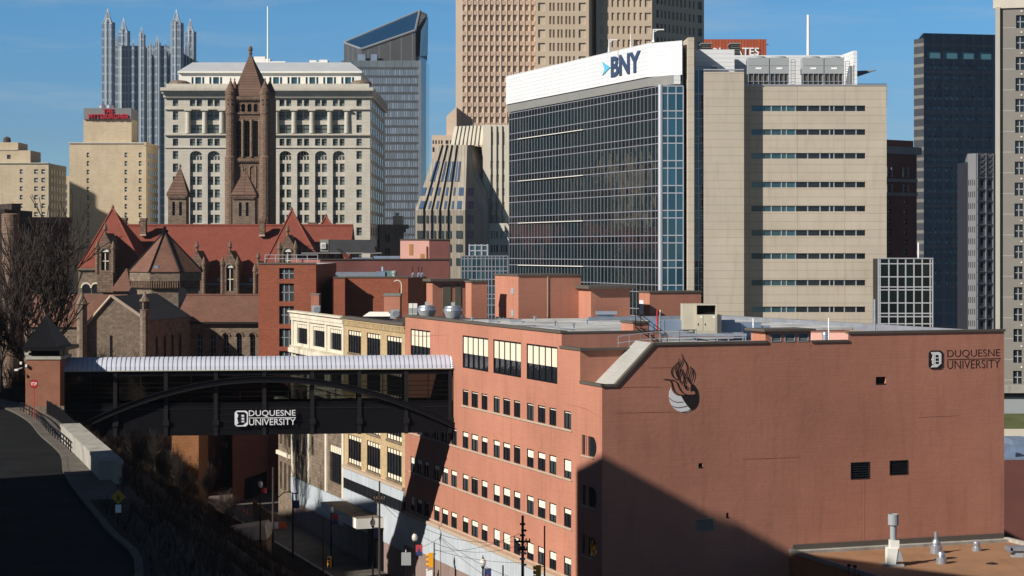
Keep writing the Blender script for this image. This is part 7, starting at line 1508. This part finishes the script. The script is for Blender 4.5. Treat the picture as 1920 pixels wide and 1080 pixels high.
# gate tower
gt = Building('brick_gate_tower', 'orange red brick gate tower with black pyramid roof at the left end of the bridge', 'gatehouse', (X(80, 190), 190, ZB))
Yg = 189.; xa, xb = X(50, Yg), X(112.5, Yg); zt_ = Z(674, Yg)
mb = MB(); mb.box(xa, xb, Yg, Yg + 4.6, ZB - 2, zt_, gate_brick); mb.box(X(40.5, Yg), X(46, Yg), Yg + 1.5, Yg + 4.6, ZB - 1, zt_ + .3, gate_brick); mb.box(X(51.2, Yg) + .0, xb + .4, Yg - .05, Yg, 16.5, Z(761, Yg), granite_lt); gt.part(mb, 'wall')
mb = MB(); mb.box(xa - .1, xb + .08, Yg - .1, Yg + 4.7, zt_, zt_ + .3, concrete); mb.box(X(39.5, Yg), X(47, Yg), Yg + 1.4, Yg + 4.7, zt_ + .3, zt_ + .55, concrete); gt.part(mb, 'stone_cap')
mb = MB(); mb.box(X(56, Yg), X(110, Yg), Yg + .4, Yg + 4.2, zt_ + .3, zt_ + .85, blackm); mb.box(X(45, Yg), X(126, Yg), Yg - .6, Yg + 5.2, zt_ + .85, zt_ + 1.2, blackm); gt.part(mb, 'eave_box')
mb = MB(); za_ = Z(590, Yg + 2); rg = [(X(45.5, Yg), Yg - .5, zt_ + 1.2), (X(110, Yg), Yg - .5, zt_ + 1.2), (X(112, Yg), Yg + 5, zt_ + 1.2), (X(45.5, Yg), Yg + 5, zt_ + 1.2)]; ap = (X(77, Yg), Yg + 2.2, za_)
for k in range(4): mb.poly([rg[k], rg[(k + 1) % 4], ap], blackm)
r = gt.part(mb, 'pyramid_roof'); mb = MB()
for k in range(9): p = Vector(rg[0]).lerp(Vector(rg[1]), k / 8); mb.tube(p, ap, .035, .03, darkm, 4)
mb.build('standing_seam', r)
mb = MB(); mb.path([(X(119, Yg), Yg, zt_ + .85), (X(120, Yg), Yg, zt_ + .3), (X(114, Yg), Yg, zt_ - .1)], .06, blackm, 6); gt.part(mb, 'downpipe')
for px, py in ((49, 685), (39, 680)): mb = MB(); mb.box(X(px, 188.8) - .08, X(px, 188.8) + .1, 188.7, 189, Z(py + 3, 189), Z(py - 2, 189), white_trim); gt.part(mb, 'wall_lamp')
mb = MB(); mb.tube(Q(41, 690, 189.5), Q(33, 693, 188.6), .07, .07, white_paint, 6); mb.box(X(28, 188.5), X(34, 188.5), 188.3, 188.8, Z(695, 188.5), Z(692, 188.5), white_paint); single(mb, 'security_camera', 'small white camera on an arm at the left side of the brick gate tower', 'camera')
# stop sign
Ys = 183.; t = thing('stop_sign', 'red octagonal stop sign on a red post before the brick gate tower', 'stop sign', (X(64, Ys), Ys, ZB + .13)); mb = MB(); mb.box(X(64, Ys) - .03, X(64, Ys) + .03, Ys, Ys + .05, ZB, Z(712, Ys), red_paint); mb.build('post', t)
def octp(r, y): return [(X(64, Ys) + r * math.cos(R(22.5 + 45 * k)), y, Z(719.5, Ys) + r * math.sin(R(22.5 + 45 * k))) for k in range(8)]
mb = MB(); a, c_ = octp(.40, Ys - .06), octp(.40, Ys - .01); mb.hexa(a, c_, white_paint); mb.poly(a, white_paint); mb.build('sign_border', t); mb = MB(); mb.poly(octp(.36, Ys - .065), red_paint); mb.build('sign_face', t)
Fst = front(Ys); text_mb(Fst, 'STOP', X(64, Ys) - .27, X(64, Ys) + .27, Z(719.5, Ys) - .14, Z(719.5, Ys) + .14, .07, white_paint, thick=.01, parent=t, bold=.01)
# railings along the kerb
rp_ = dense(CURB, 4)
def offp(o, i0, i1, pts=rp_):
    out = []
    for i in range(i0, i1): a = Vector(pts[max(i - 1, 0)]); c_ = Vector(pts[min(i + 1, len(pts) - 1)]); d = (c_ - a).normalized(); n = Vector((d.y, -d.x)); q = Vector(pts[i]) + n * o; out.append((q.x, q.y, ZB + .13))
    return out
railing('kerb_railing', 'black pipe railing on posts following the kerb up to the gate tower', offp(.5, 20, 32), .75, m=blackm, r=.05, step=1.8)
mb = MB(); pts = offp(2.2, 19, 33)
for a, c_ in zip(pts, pts[1:]):
    a, c_ = Vector(a), Vector(c_); n = max(2, int((c_ - a).length / .16))
    for k in range(n): q = a.lerp(c_, k / n); mb.tube(q, q + Vector((0, 0, 1.25)), .022, .022, blackm, 3, caps=False)
    for h in (.12, 1.2): mb.tube(a + Vector((0, 0, h)), c_ + Vector((0, 0, h)), .035, .035, blackm, 4)
    mb.tube(a, a + Vector((0, 0, 1.35)), .05, .05, blackm, 4)
single(mb, 'picket_fence', 'black steel picket fence on the outer side of the curved pavement', 'fence')

NE, FE = Vector((X(209, 134.5), 134.5)), Vector((X(131, 163), 163.)); d = (FE - NE).normalized(); nn = Vector((-d.y, d.x)); hw = .72
mb = MB(); q4 = [NE + nn * hw, NE - nn * hw, FE - nn * hw, FE + nn * hw]; ztop = ZB + 1.45
mb.hexa([(p.x, p.y, 10) for p in q4], [(p.x, p.y, ztop - .25) for p in q4], concrete); q5 = [NE + nn * (hw + .06) - d * .06, NE - nn * (hw + .06) - d * .06, FE - nn * (hw + .06), FE + nn * (hw + .06)]; mb.hexa([(p.x, p.y, ztop - .25) for p in q5], [(p.x, p.y, ztop) for p in q5], concrete)
single(mb, 'concrete_retaining_wall', 'thick pale concrete wall with a flat sunlit top beside the curving road', 'wall')

# ================================================================ things on the lower street
def wallY(px, o): return (7.15 + 57.3 - 1.062 * o) / (.3582 + (px - 960) / 3780)
glassm = mat('milky_lamp_glass', (.62, .60, .55), .3)
def lamp_unit(px, ytop, o, lb, banner=None):
    Yl = wallY(px, o); x = X(px, Yl); zt_ = Z(ytop, Yl); t = thing('street_lamp', lb, 'street lamp', (x, Yl, .15), 'acorn street lamps along the hall pavement')
    mb = MB(); mb.lathe((x, Yl, .15), [(.28, 0), (.26, .5), (.14, .8), (.1, 1.2), (.075, zt_ - 1.3), (.16, zt_ - 1.2), (.1, zt_ - 1.05)], blackm, 10); mb.build('post', t)
    mb = MB(); mb.lathe((x, Yl, zt_ - 1.0), [(.12, 0), (.24, .15), (.27, .4), (.18, .65), (.08, .72)], glassm, 12); gl_ = mb.build('lamp_globe', t, smooth=True); mb = MB(); mb.lathe((x, Yl, zt_ - .3), [(.12, 0), (.06, .1), (.03, .3)], darkm, 8); mb.build('finial', gl_)
    if banner:
        b0, b1, c0, c1, mats_, side = banner; tb = thing('street_banner', side, 'banner', (X(b0, Yl), Yl, Z(c1, Yl)), 'banners hung on the street lamps'); xa_, xb_ = X(b0, Yl), X(b1, Yl); za_, zb_ = Z(c1, Yl), Z(c0, Yl)
        mb = MB(); mb.box(xa_, xb_, Yl - .02, Yl + .02, za_, zb_, mats_[0]); mb.build('cloth', tb); mb = MB(); mb.box(xa_, xb_, Yl - .028, Yl - .021, za_, za_ + (zb_ - za_) * .32, mats_[1]); w__ = (xb_ - xa_); mb.poly([(xa_ + w__ * .25, Yl - .03, za_ + (zb_ - za_) * .3), (xa_ + w__ * .75, Yl - .03, za_ + (zb_ - za_) * .3), (xa_ + w__ * .5, Yl - .03, za_ + (zb_ - za_) * .75)], mats_[1]); mb.build('printed_band', tb)
        mb = MB(); mb.tube((x, Yl, zb_ + .04), (xb_ if abs(xb_ - x) > abs(xa_ - x) else xa_, Yl, zb_ + .04), .03, .03, blackm, 5); mb.tube((x, Yl, za_ - .04), (xb_ if abs(xb_ - x) > abs(xa_ - x) else xa_, Yl, za_ - .04), .03, .03, blackm, 5); mb.build('banner_arm', tb)
rdc = mat('banner_red', (.42, .05, .06), .7); 
lamp_unit(777.5, 995, 4.6, 'acorn street lamp with a red banner near the shadow edge on the siding', (779.5, 792, 1021.5, 1041, (rdc, navy_paint), 'red and navy banner hanging from the lamp below the footbridge shadow'))
lamp_unit(905.5, 1041, 4.6, 'acorn street lamp in front of the sunlit siding, cut by the frame', (908, 921, 1067, 1095, (navy_paint, rdc), 'navy banner with red edge at the bottom of the picture'))
lamp_unit(621, 945, 4.6, 'shaded acorn street lamp with a dull red banner left of the canopy', (622.5, 633.5, 964, 982, (rdc, navy_paint), 'dull red banner in the shade left of the canopy'))
lamp_unit(699, 968, 4.6, 'shaded acorn street lamp in front of the canopy', (701, 712, 990, 1008, (navy_paint, navy_paint), 'dark navy banner in the shade below the canopy'))
lamp_unit(488, 897, 14, 'acorn street lamp far down the shaded street below the bridge', (490, 500, 915, 925, (rdc, rdc), 'small red banner at the far end of the street'))
def util(px, ytop, o, lb, arms=(), m=wood_pole, r=.13, nm='utility_pole'):
    Yl = wallY(px, o); x = X(px, Yl); zt_ = Z(ytop, Yl); t = thing(nm, lb, 'utility pole', (x, Yl, 0), 'dark poles along the lower street'); mb = MB(); mb.tube((x, Yl, 0), (x, Yl, zt_), r, r * .6, m, 8); mb.build('pole', t)
    if arms:
        mb = MB()
        for y, w in arms:
            z = Z(y, Yl); mb.box(x - w, x + w, Yl - .18, Yl - .06, z - .07, z + .07, m); mb.tube((x - w * .7, Yl - .1, z), (x, Yl - .1, z - .6), .04, .04, m, 4); mb.tube((x + w * .7, Yl - .1, z), (x, Yl - .1, z - .6), .04, .04, m, 4)
            for s in (-.9, -.45, .45, .9): mb.lathe((x + w * s, Yl - .12, z + .07), [(.05, 0), (.06, .12), (.03, .18)], granite_lt, 6)
        mb.build('crossarm', t)
    return x, Yl, zt_
uA_ = util(980, 966.7, 7, 'thick utility pole with crossarms in front of the lowest hall windows', ((1015, .6), (1030, .35)), r=.16)
mb = MB(); Yl = uA_[1]; x = uA_[0]
for k, y in enumerate((982, 994, 1003, 1037, 1047, 1058)): mb.box(x - .22 + .1 * (k % 2), x + .2 + .1 * (k % 2), Yl - .25, Yl - .15, Z(y, Yl) - .08, Z(y, Yl) + .08, grey_unit if k > 2 else wood_pole)
single(mb, 'pole_hardware', 'cluster of brackets and insulators clamped on the thick utility pole', 'pole hardware')
util(1021, 986, 7, 'thin bare pole just right of the thick utility pole', r=.09); util(711.5, 902, 7, 'tall thin pole with a crossarm before the strip window', ((935, .55),)); util(606.5, 974, 9, 'thin bare pole rising from the shaded street before the cream front', r=.1)
util(512, 876, 13, 'tall dark pole standing beside the shaded street under the bridge', r=.16); uB_ = util(814, 1017, 7.2, 'short dark signal pole left of the sunlit panelling', r=.09); util(943, 1060, 7, 'short pointed dark pole tip near the bottom edge', r=.1)
mb = MB(); Yl = wallY(549, 7); x = X(549, Yl); mb.tube((x, Yl, 0), (x, Yl, Z(925, Yl)), .12, .09, blackm, 8); mb.path([(x, Yl, Z(925, Yl)), (x - .3, Yl, Z(922, Yl)), (x - 1, Yl, Z(923, Yl)), (X(520, Yl), Yl, Z(934, Yl))], .06, blackm, 6); mb.box(x - .1, x + .6, Yl - .1, Yl + .1, Z(925, Yl) - .05, Z(925, Yl) + .06, blackm); mb.box(X(550.5, Yl), X(561, Yl), Yl - .02, Yl + .02, Z(953, Yl), Z(938, Yl), navy_paint)
single(mb, 'curved_arm_lamp', 'dark lamp post with a long curved arm and navy banner before the cream front', 'street lamp')
def signal(px, py0, py1, Yl, lb, face=-1):
    x = X(px, Yl); z0, z1 = Z(py1, Yl), Z(py0, Yl); t = thing('traffic_signal', lb, 'traffic light', (x, Yl, z0), 'yellow traffic signals at the corner'); w = .2; mb = MB(); mb.box(x - w, x + w, Yl - .15, Yl + .2, z0, z1, yellow_paint); mb.build('housing', t)
    for k in range(3):
        zc = z0 + (z1 - z0) * (k + .5) / 3; mb = MB(); 
        if face: mb.tube((x + face * w, Yl, zc), (x + face * (w + .2), Yl, zc - .03), .15, .14, yellow_paint, 10)
        else: mb.tube((x, Yl - .15, zc), (x, Yl - .38, zc - .03), .15, .14, blackm, 10)
        mb.build('visor', t)
    mb = MB(); mb.tube((x, Yl + .2, z1 - .2), (x + .45, Yl + .25, z1 - .1), .035, .035, darkm, 5); mb.build('bracket', t)
signal(808, 1037, 1063, uB_[1], 'yellow traffic signal seen from the side on the short dark pole', -1); signal(1009.5, 1060, 1086, wallY(1010, 7), 'yellow traffic signal at the bottom edge right of the thick pole', -1); signal(617.5, 1044, 1063, wallY(617, 9), 'shaded yellow traffic signal on the thin pole in the street', 0)
mb = MB(); Yl = uB_[1] - .5; mb.box(X(799, Yl), X(811, Yl), Yl, Yl + .3, Z(1090, Yl), Z(1070, Yl), white_paint); mb.box(X(798.5, Yl), X(802, Yl), Yl - .03, Yl + .3, Z(1070, Yl), Z(1067.5, Yl), white_paint); single(mb, 'pedestrian_signal_box', 'white control box under the yellow signal at the bottom edge', 'signal box')
mb = MB(); Yl = wallY(761, 3.8); mb.box(X(752.5, Yl), X(770.5, Yl), Yl, Yl + .1, Z(1060, Yl), Z(1036, Yl), grey_unit); mb.tube((X(761, Yl), Yl, 0.15), (X(761, Yl), Yl, Z(1060, Yl)), .05, .05, blackm, 6); mb.tube((X(761, Yl), Yl, Z(1036, Yl)), (X(761, Yl), Yl, Z(1031, Yl)), .04, .04, white_paint, 6); single(mb, 'notice_board', 'plain grey notice board on a post beside the lamp with the red banner', 'notice board')
mb = MB(); p0, p1 = (uA_[0], uA_[1], Z(1012, uA_[1])), (X(745, 215), 215, Z(960, 215))
def wire(a, c_, sag, n=14):
    a, c_ = Vector(a), Vector(c_); return [tuple(a.lerp(c_, i / n) - Vector((0, 0, sag * 4 * (i / n) * (1 - i / n)))) for i in range(n + 1)]
PL = (X(712, wallY(712, 7)), wallY(712, 7)); z_at = lambda y: Z(y, PL[1])
for a, c_, s in (((uA_[0], uA_[1], Z(1012, uA_[1])), (*PL, z_at(936)), 1.6), ((uA_[0] + .2, uA_[1], Z(1018, uA_[1])), (*PL, z_at(938)), 2.4), ((uA_[0], uA_[1], Z(1055, uA_[1])), (uB_[0], uB_[1], Z(1030, uB_[1])), .3), ((uA_[0] - .2, uA_[1], Z(1000, uA_[1])), (uB_[0], uB_[1], Z(1032, uB_[1])), .5), ((*PL, z_at(936)), (X(620, wallY(620, 7)), wallY(620, 7), Z(958, wallY(620, 7))), .8)): mb.path(wire(a, c_, s), .018, blackm, 4)
single(mb, 'overhead_wires', 'thin overhead cables strung between the dark street poles', 'cable')
for k, (px, m, lb) in enumerate(((511, white_paint, 'white water filled barrier blocking the shaded street'), (529.5, orange_paint, 'orange water filled barrier next to the white one'))):
    Yl = 252.; x = X(px, Yl); mb = MB(); w = .75 if k == 0 else .5; mb.hexa([(x - w, Yl - .3, .02), (x + w, Yl - .3, .02), (x + w, Yl + .3, .02), (x - w, Yl + .3, .02)], [(x - w, Yl - .1, .95), (x + w, Yl - .1, .95), (x + w, Yl + .1, .95), (x - w, Yl + .1, .95)], m); mb.box(x - w * .8, x - w * .2, Yl - .31, Yl - .2, .2, .5, m); mb.box(x + w * .2, x + w * .8, Yl - .31, Yl - .2, .2, .5, m); single(mb, 'water_barrier', lb, 'barrier', 'barriers across the street')
for k, (px, py) in enumerate(((444, 958), (457, 962), (463, 966))):
    Yl = 35 * FPX / (py - HY); mb = MB(); mb.lathe((X(px, Yl), Yl, 0), [(.22, 0), (.2, .05), (.15, .06), (.03, .85)], orange_paint, 10); single(mb, 'traffic_cone', ['leftmost', 'middle', 'rightmost'][k] + ' of three orange cones in the shade left of the white barrier', 'traffic cone', 'orange cones in the street')
mb = MB(); mb.hexa([(X(474, 262), 262, 0), (X(519, 256), 256, 0), (X(519, 256), 256.5, 0), (X(474, 262), 262.5, 0)], [(X(474, 262), 262, 2.4), (X(519, 256), 256, .9), (X(519, 256), 256.5, .9), (X(474, 262), 262.5, 2.4)], brown_wall); single(mb, 'sloping_brown_wall', 'low brown wall sloping down toward the white barrier', 'wall')
mb = MB(); Yl = 215.; mb.box(X(415, Yl), X(500, Yl), Yl, Yl + 5, 0, Z(1018, Yl), mat('stained_brown_concrete', (.20, .14, .10), .9, .3, .6, stain=.3)); mb.hexa([(X(398, Yl), Yl - .3, Z(1018, Yl)), (X(501, Yl), Yl - .3, Z(1011, Yl)), (X(501, Yl), Yl + 5, Z(1011, Yl)), (X(398, Yl), Yl + 5, Z(1018, Yl))], [(X(404, Yl), Yl + 1, Z(1000, Yl)), (X(494, Yl), Yl + 1, Z(986, Yl)), (X(494, Yl), Yl + 5, Z(986, Yl)), (X(404, Yl), Yl + 5, Z(1000, Yl))], concrete)
single(mb, 'stair_abutment', 'bulky stained concrete abutment with a pale sloped top at the foot of the hill', 'wall')
# brick buildings behind the bridge seen below it
b = Building('shaded_brick_building', 'unlit dark brown building filling the gap below the footbridge', 'building', (X(480, 300), 300, 0)); mb = MB(); mb.prism([(X(436, 276), 276), (X(519, 296), 296), (X(519, 310), 310), (X(436, 310), 310)], 0, Z(700, 285), red_brick); b.part(mb, 'wall'); mb = MB(); mb.prism([(X(460, 281), 281), (X(500, 291), 291), (X(500, 291), 292), (X(460, 281), 282)], 0, 3, blackm); b.part(mb, 'entrance')
b = Building('mural_building', 'low building with a dim blue and brown wall mural under the bridge', 'building', (X(400, 296), 296, 0)); mb = MB(); mb.prism([(X(371, 284), 284), (X(436, 300), 300), (X(436, 300), 310), (X(371, 284), 300)], 0, Z(760, 292), slate); b.part(mb, 'wall')
mb = MB(); F = Fr((X(371, 284), 284), (X(436, 300) - X(371, 284), 16)); rr = random.Random(3); mc = [mat('mural_blue', (.06, .16, .26), .8), mat('mural_rust', (.26, .07, .04), .8), mat('mural_white', (.42, .47, .5), .8), mat('mural_violet', (.12, .09, .18), .8)]
for k in range(22):
    u = rr.uniform(F.u(374), F.u(426)); z = rr.uniform(2, 11.5); w = rr.uniform(.4, 1.2); h = rr.uniform(.3, 1.2); mb.poly([F.p(u + w * math.cos(t) * .7, z + h * math.sin(t), .01 + .003 * k) for t in lin(0, 2 * math.pi, 6 + k % 4)[:-1]], mc[k % 4])
b.part(mb, 'mural')
b = Building('sunlit_brick_stub', 'orange brick wall end catching the sun behind the brush below the bridge', 'building', (X(350, 262), 262, 0)); mb = MB(); mb.box(X(322, 262), X(372.5, 262), 262, 270, 0, Z(760, 262), mat('orange_brick', (.30, .13, .055), .9, .12, .5, pattern='brick', bw=.5, bh=.2, mort=.015)); b.part(mb, 'wall'); mb = MB(); mb.box(X(321, 262), X(373, 262), 261.8, 270.2, Z(760, 262), Z(758, 262), coping); b.part(mb, 'coping')
# crosswalk sign
Yl = 112.; t = thing('crossing_sign', 'yellow diamond pedestrian sign above a small white plate in the shade', 'road sign', (X(222, Yl), Yl, ground_z(X(222, Yl), Yl)))
x = X(222, Yl); mb = MB(); mb.box(x - .03, x + .03, Yl, Yl + .05, 14, Z(910, Yl), darkm); mb.build('post', t); zc = Z(932, Yl); mb = MB(); s_ = .40
pts = [(x - s_, zc), (x, zc - s_), (x + s_, zc), (x, zc + s_)]; mb.hexa([(a, Yl - .06, c_) for a, c_ in pts], [(a, Yl - .03, c_) for a, c_ in pts], mat('fluorescent_yellow', (.35, .22, .012), .5)); mb.build('diamond_plate', t)
mb = MB(); yq = Yl - .07; mb.tube((x, yq, zc + .05), (x, yq, zc - .05), .05, .04, blackm, 6); mb.tube((x, yq, zc - .04), (x - .09, yq, zc - .2), .025, .02, blackm, 5); mb.tube((x, yq, zc - .04), (x + .09, yq, zc - .2), .025, .02, blackm, 5); mb.tube((x, yq, zc + .05), (x + .1, yq, zc - .02), .02, .02, blackm, 5); mb.lathe((x, yq, zc + .1), [(.02, 0), (.04, .03), (.02, .07)], blackm, 8); mb.build('walker_symbol', t)
mb = MB(); mb.box(x - .16, x + .16, Yl - .05, Yl - .02, Z(961, Yl), Z(946, Yl), white_paint); mb.build('small_plate', t)

# ================================================================ bare trees and winter brush
def tree_mesh(seed, H):
    rnd = random.Random(seed); tk, tw = MB(), MB()
    def grow(p, d, L, r, lvl):
        n = 3; q = Vector(p); dd = Vector(d)
        for i in range(n):
            nd = (dd + Vector((rnd.gauss(0, .13), rnd.gauss(0, .13), rnd.gauss(0.05, .06)))).normalized(); q2 = q + nd * (L / n); r2 = max(.034, r * (.9 if i < n - 1 else .84))
            (tk if lvl < 2 else tw).tube(q, q2, r, r2, bark if lvl < 2 else twig, 6 if lvl < 2 else (4 if lvl < 3 else 3), caps=False)
            if lvl < 5 and (i > 0 or lvl > 0) and rnd.random() < (.85 if lvl < 3 else .5):
                for _ in range(rnd.choice((1, 2)) if lvl < 3 else 2):
                    ax = Vector((rnd.gauss(0, 1), rnd.gauss(0, 1), rnd.gauss(0, .4))).normalized(); cd = (nd * rnd.uniform(.75, 1.0) + ax * rnd.uniform(.5, .95) + Vector((0, 0, .15))).normalized()
                    grow(q2, cd, L * rnd.uniform(.55, .95), max(.034, r2 * rnd.uniform(.5, .72)), lvl + 1)
            q, dd, r = q2, nd, r2
        if lvl < 5: grow(q, dd, L * .72, r * .8, lvl + 1)
    grow((0, 0, 0), (rnd.gauss(0, .04), rnd.gauss(0, .04), 1), H * .36, H * .021, 0)
    return tk, tw
protos = []
TG = 'bare winter trees on the bluff'
def make_tree(seed, H, at=None, label=''):
    tk, tw = tree_mesh(seed, H); top_ = sorted(v[2] for v in tw.v)[int(len(tw.v) * .985)]; k_ = H / top_
    for m_ in (tk, tw): m_.v = [(v[0] * k_ * .62, v[1] * k_ * .62, v[2] * k_) for v in m_.v]
    t = thing('bare_tree', label, 'tree', (0, 0, 0), TG); tk.build('trunk', t); tw.build('crown', t); return t
def place(t, x, y, z, s, rz, label): t.location = (x, y, z); t.scale = (s, s, s); t.rotation_euler = (0, 0, rz); t['label'] = label
def fresh(x, y, s, k, label, dz=-.2):
    src, used = protos[k % len(protos)]
    if not used: t = src; protos[k % len(protos)][1] = True
    else:
        t = src.copy(); COL.objects.link(t)
        for ch in src.children: c_ = ch.copy(); COL.objects.link(c_); c_.parent = t; c_.matrix_parent_inverse = ch.matrix_parent_inverse.copy()
    place(t, x, y, ground_z(x, y) + dz, s, (k * 2.399) % 6.28, label)
for sd in (11, 23, 37, 48): protos.append([make_tree(sd, 14.0), False])
TL = [(50, 236, 1.55, 'tallest bare tree, its forked limbs spread in front of the dark block'), (18, 246, 1.25, 'bare tree at the left edge behind the round shaft view'), (100, 250, 1.15, 'bare tree before the brown tiled left wing'),
      (143, 236, 1.0, 'forked dark bare tree left of the gable wall'), (225, 262, .8, 'low bare tree in front of the pale gable wall'), (188, 280, .75, 'small bare tree at the left foot of the gable wall'), (265, 290, .7, 'small bare tree by the shaded side of the gable wing'),
      (6, 220, 1.05, 'bare tree half cut off by the left edge of the picture'), (320, 300, .6, 'small bare tree below the low granite wing'), (400, 310, .55, 'tiny bare tree behind the bridge roof')]
for k, (px, Yt, s, lb) in enumerate(TL): fresh(X(px, Yt), Yt, s * (1.4 if k == 0 else 1.0), k, lb, dz=-.5 if px < 180 else (10 - ground_z(X(px, Yt), Yt)))
TS = [(290, 158, .5), (335, 172, .55), (260, 176, .5), (380, 180, .5), (310, 140, .45), (255, 140, .4), (420, 150, .45), (345, 150, .45), (230, 122, .3), (290, 118, .3), (390, 165, .45), (440, 190, .5)]
wd = ['left of the concrete wall end', 'in the dark hollow under the bridge', 'close behind the concrete wall', 'right of the mural', 'on the near shaded slope', 'beside the yellow diamond sign', 'near the concrete abutment', 'in the middle of the shaded slope', 'at the lower kerb', 'lowest on the near slope', 'above the abutment', 'next to the shaded street']
for k, (px, Yt, s) in enumerate(TS[:9]): fresh(X(px, Yt), Yt, s * .62, k + 3, 'small dark bare tree ' + wd[k])
fresh(X(1370, 158), 158, .35, 1, 'pale bare treetop poking up at the bottom before the end wall', dz=.5)
def brush(name, label, pts, n, h, seed, m=brush_m):
    rnd = random.Random(seed); mb = MB()
    for _ in range(n):
        x, y = pts(rnd); z = ground_z(x, y); k = rnd.randint(3, 6)
        for _ in range(k):
            a = rnd.uniform(0, 6.28); L = h * rnd.uniform(.5, 1.2); e = Vector((math.cos(a) * L * .5, math.sin(a) * L * .5, L)); p = Vector((x, y, z - .1)); q = p + e * .5 + Vector((rnd.gauss(0, .05), rnd.gauss(0, .05), .1)); w = .018
            sx = Vector((-math.sin(a), math.cos(a), 0)) * w
            mb.poly([p - sx, p + sx, q + sx * .7, q - sx * .7], m); mb.poly([q - sx * .7, q + sx * .7, p + e + Vector((0, 0, -.1 * L))], m)
    o = mb.build(name); o['kind'] = 'stuff'; o['label'] = label; return o
def slope_pt(r):
    while True:
        x, y = r.uniform(-60, -4), r.uniform(95, 215)
        if (3.6 if y > 122 else .5) < curb_dist(x, y) < 24: return x, y
brush('undergrowth', 'tangled dry brush covering the shaded slope below the curving road', slope_pt, 5200, 1.1, 4)
brush('undergrowth', 'brown brush on the rise behind the gate tower', lambda r: (r.uniform(-95, -52), r.uniform(205, 330)), 3000, 2.2, 8)
brush('undergrowth', 'orange brown brush before the sunlit brick wall', lambda r: (r.uniform(-52, -32), r.uniform(205, 258)), 1600, 2.6, 9)

# ================================================================ tower added outside the view to shade the end wall and the road
cc = Vector((-55.9, 121.3)); e1 = Vector((.747, -.664)); e2 = Vector((-.664, -.747))
b = Building('added_shadow_tower', 'added unseen brick tower left of the view, placed to shade the end wall and road', 'building', (cc.x, cc.y, ZB))
pts = [cc, cc + e1 * 35, cc + e1 * 35 + e2 * 80, cc + e2 * 80]; mb = MB(); mb.prism([tuple(p) for p in reversed(pts)], 0, 62.3, red_brick, roof_dark); b.part(mb, 'wall')
mb = MB(); mb.prism([tuple(cc + e1 * 8 + e2 * 2), tuple(cc + e2 * 2 + e1 * 20), tuple(cc + e2 * 20 + e1 * 20), tuple(cc + e2 * 20 + e1 * 8)][::-1], 62.3, 64, red_brick, roof_dark); b.part(mb, 'roof_room')

b = Building('added_shadow_hall', 'added unseen long brick block left of the view, placed to shade the lower street', 'building', (-95, 180, ZB))  # unseen block added and sized to keep the lower street dark
sa, sc_ = Vector((.822, .569)), Vector((-.569, .822)); mb = MB(); mb.prism([tuple(sa * a + sc_ * c_) for a, c_ in ((5, 188), (25, 188), (25, 262), (5, 262))], 0, 61, red_brick, roof_dark); b.part(mb, 'wall')
mb = MB()
for k in range(5): q = sa * 15 + sc_ * (195 + 13 * k); mb.box(q.x - 1.5, q.x + 1.5, q.y - 1.5, q.y + 1.5, 61, 63 + (k % 3), red_brick)
b.part(mb, 'roof_shaft')

# thin winter air: far towers fade a little
hz = MB(); hz.box(-900, 700, -60, 1100, -2, 190, mat('ground_haze', (1, 1, 1))); ho = hz.build('haze'); ho['kind'] = 'stuff'
hm = MATS['ground_haze']; hn = hm.node_tree.nodes; hn.clear(); ho_ = hn.new('ShaderNodeOutputMaterial'); hv = hn.new('ShaderNodeVolumePrincipled')
hv.inputs['Color'].default_value = (0.80, 0.88, 1.0, 1); hv.inputs['Density'].default_value = 0.00004; hv.inputs['Anisotropy'].default_value = 0.2
hm.node_tree.links.new(hv.outputs[0], ho_.inputs['Volume'])
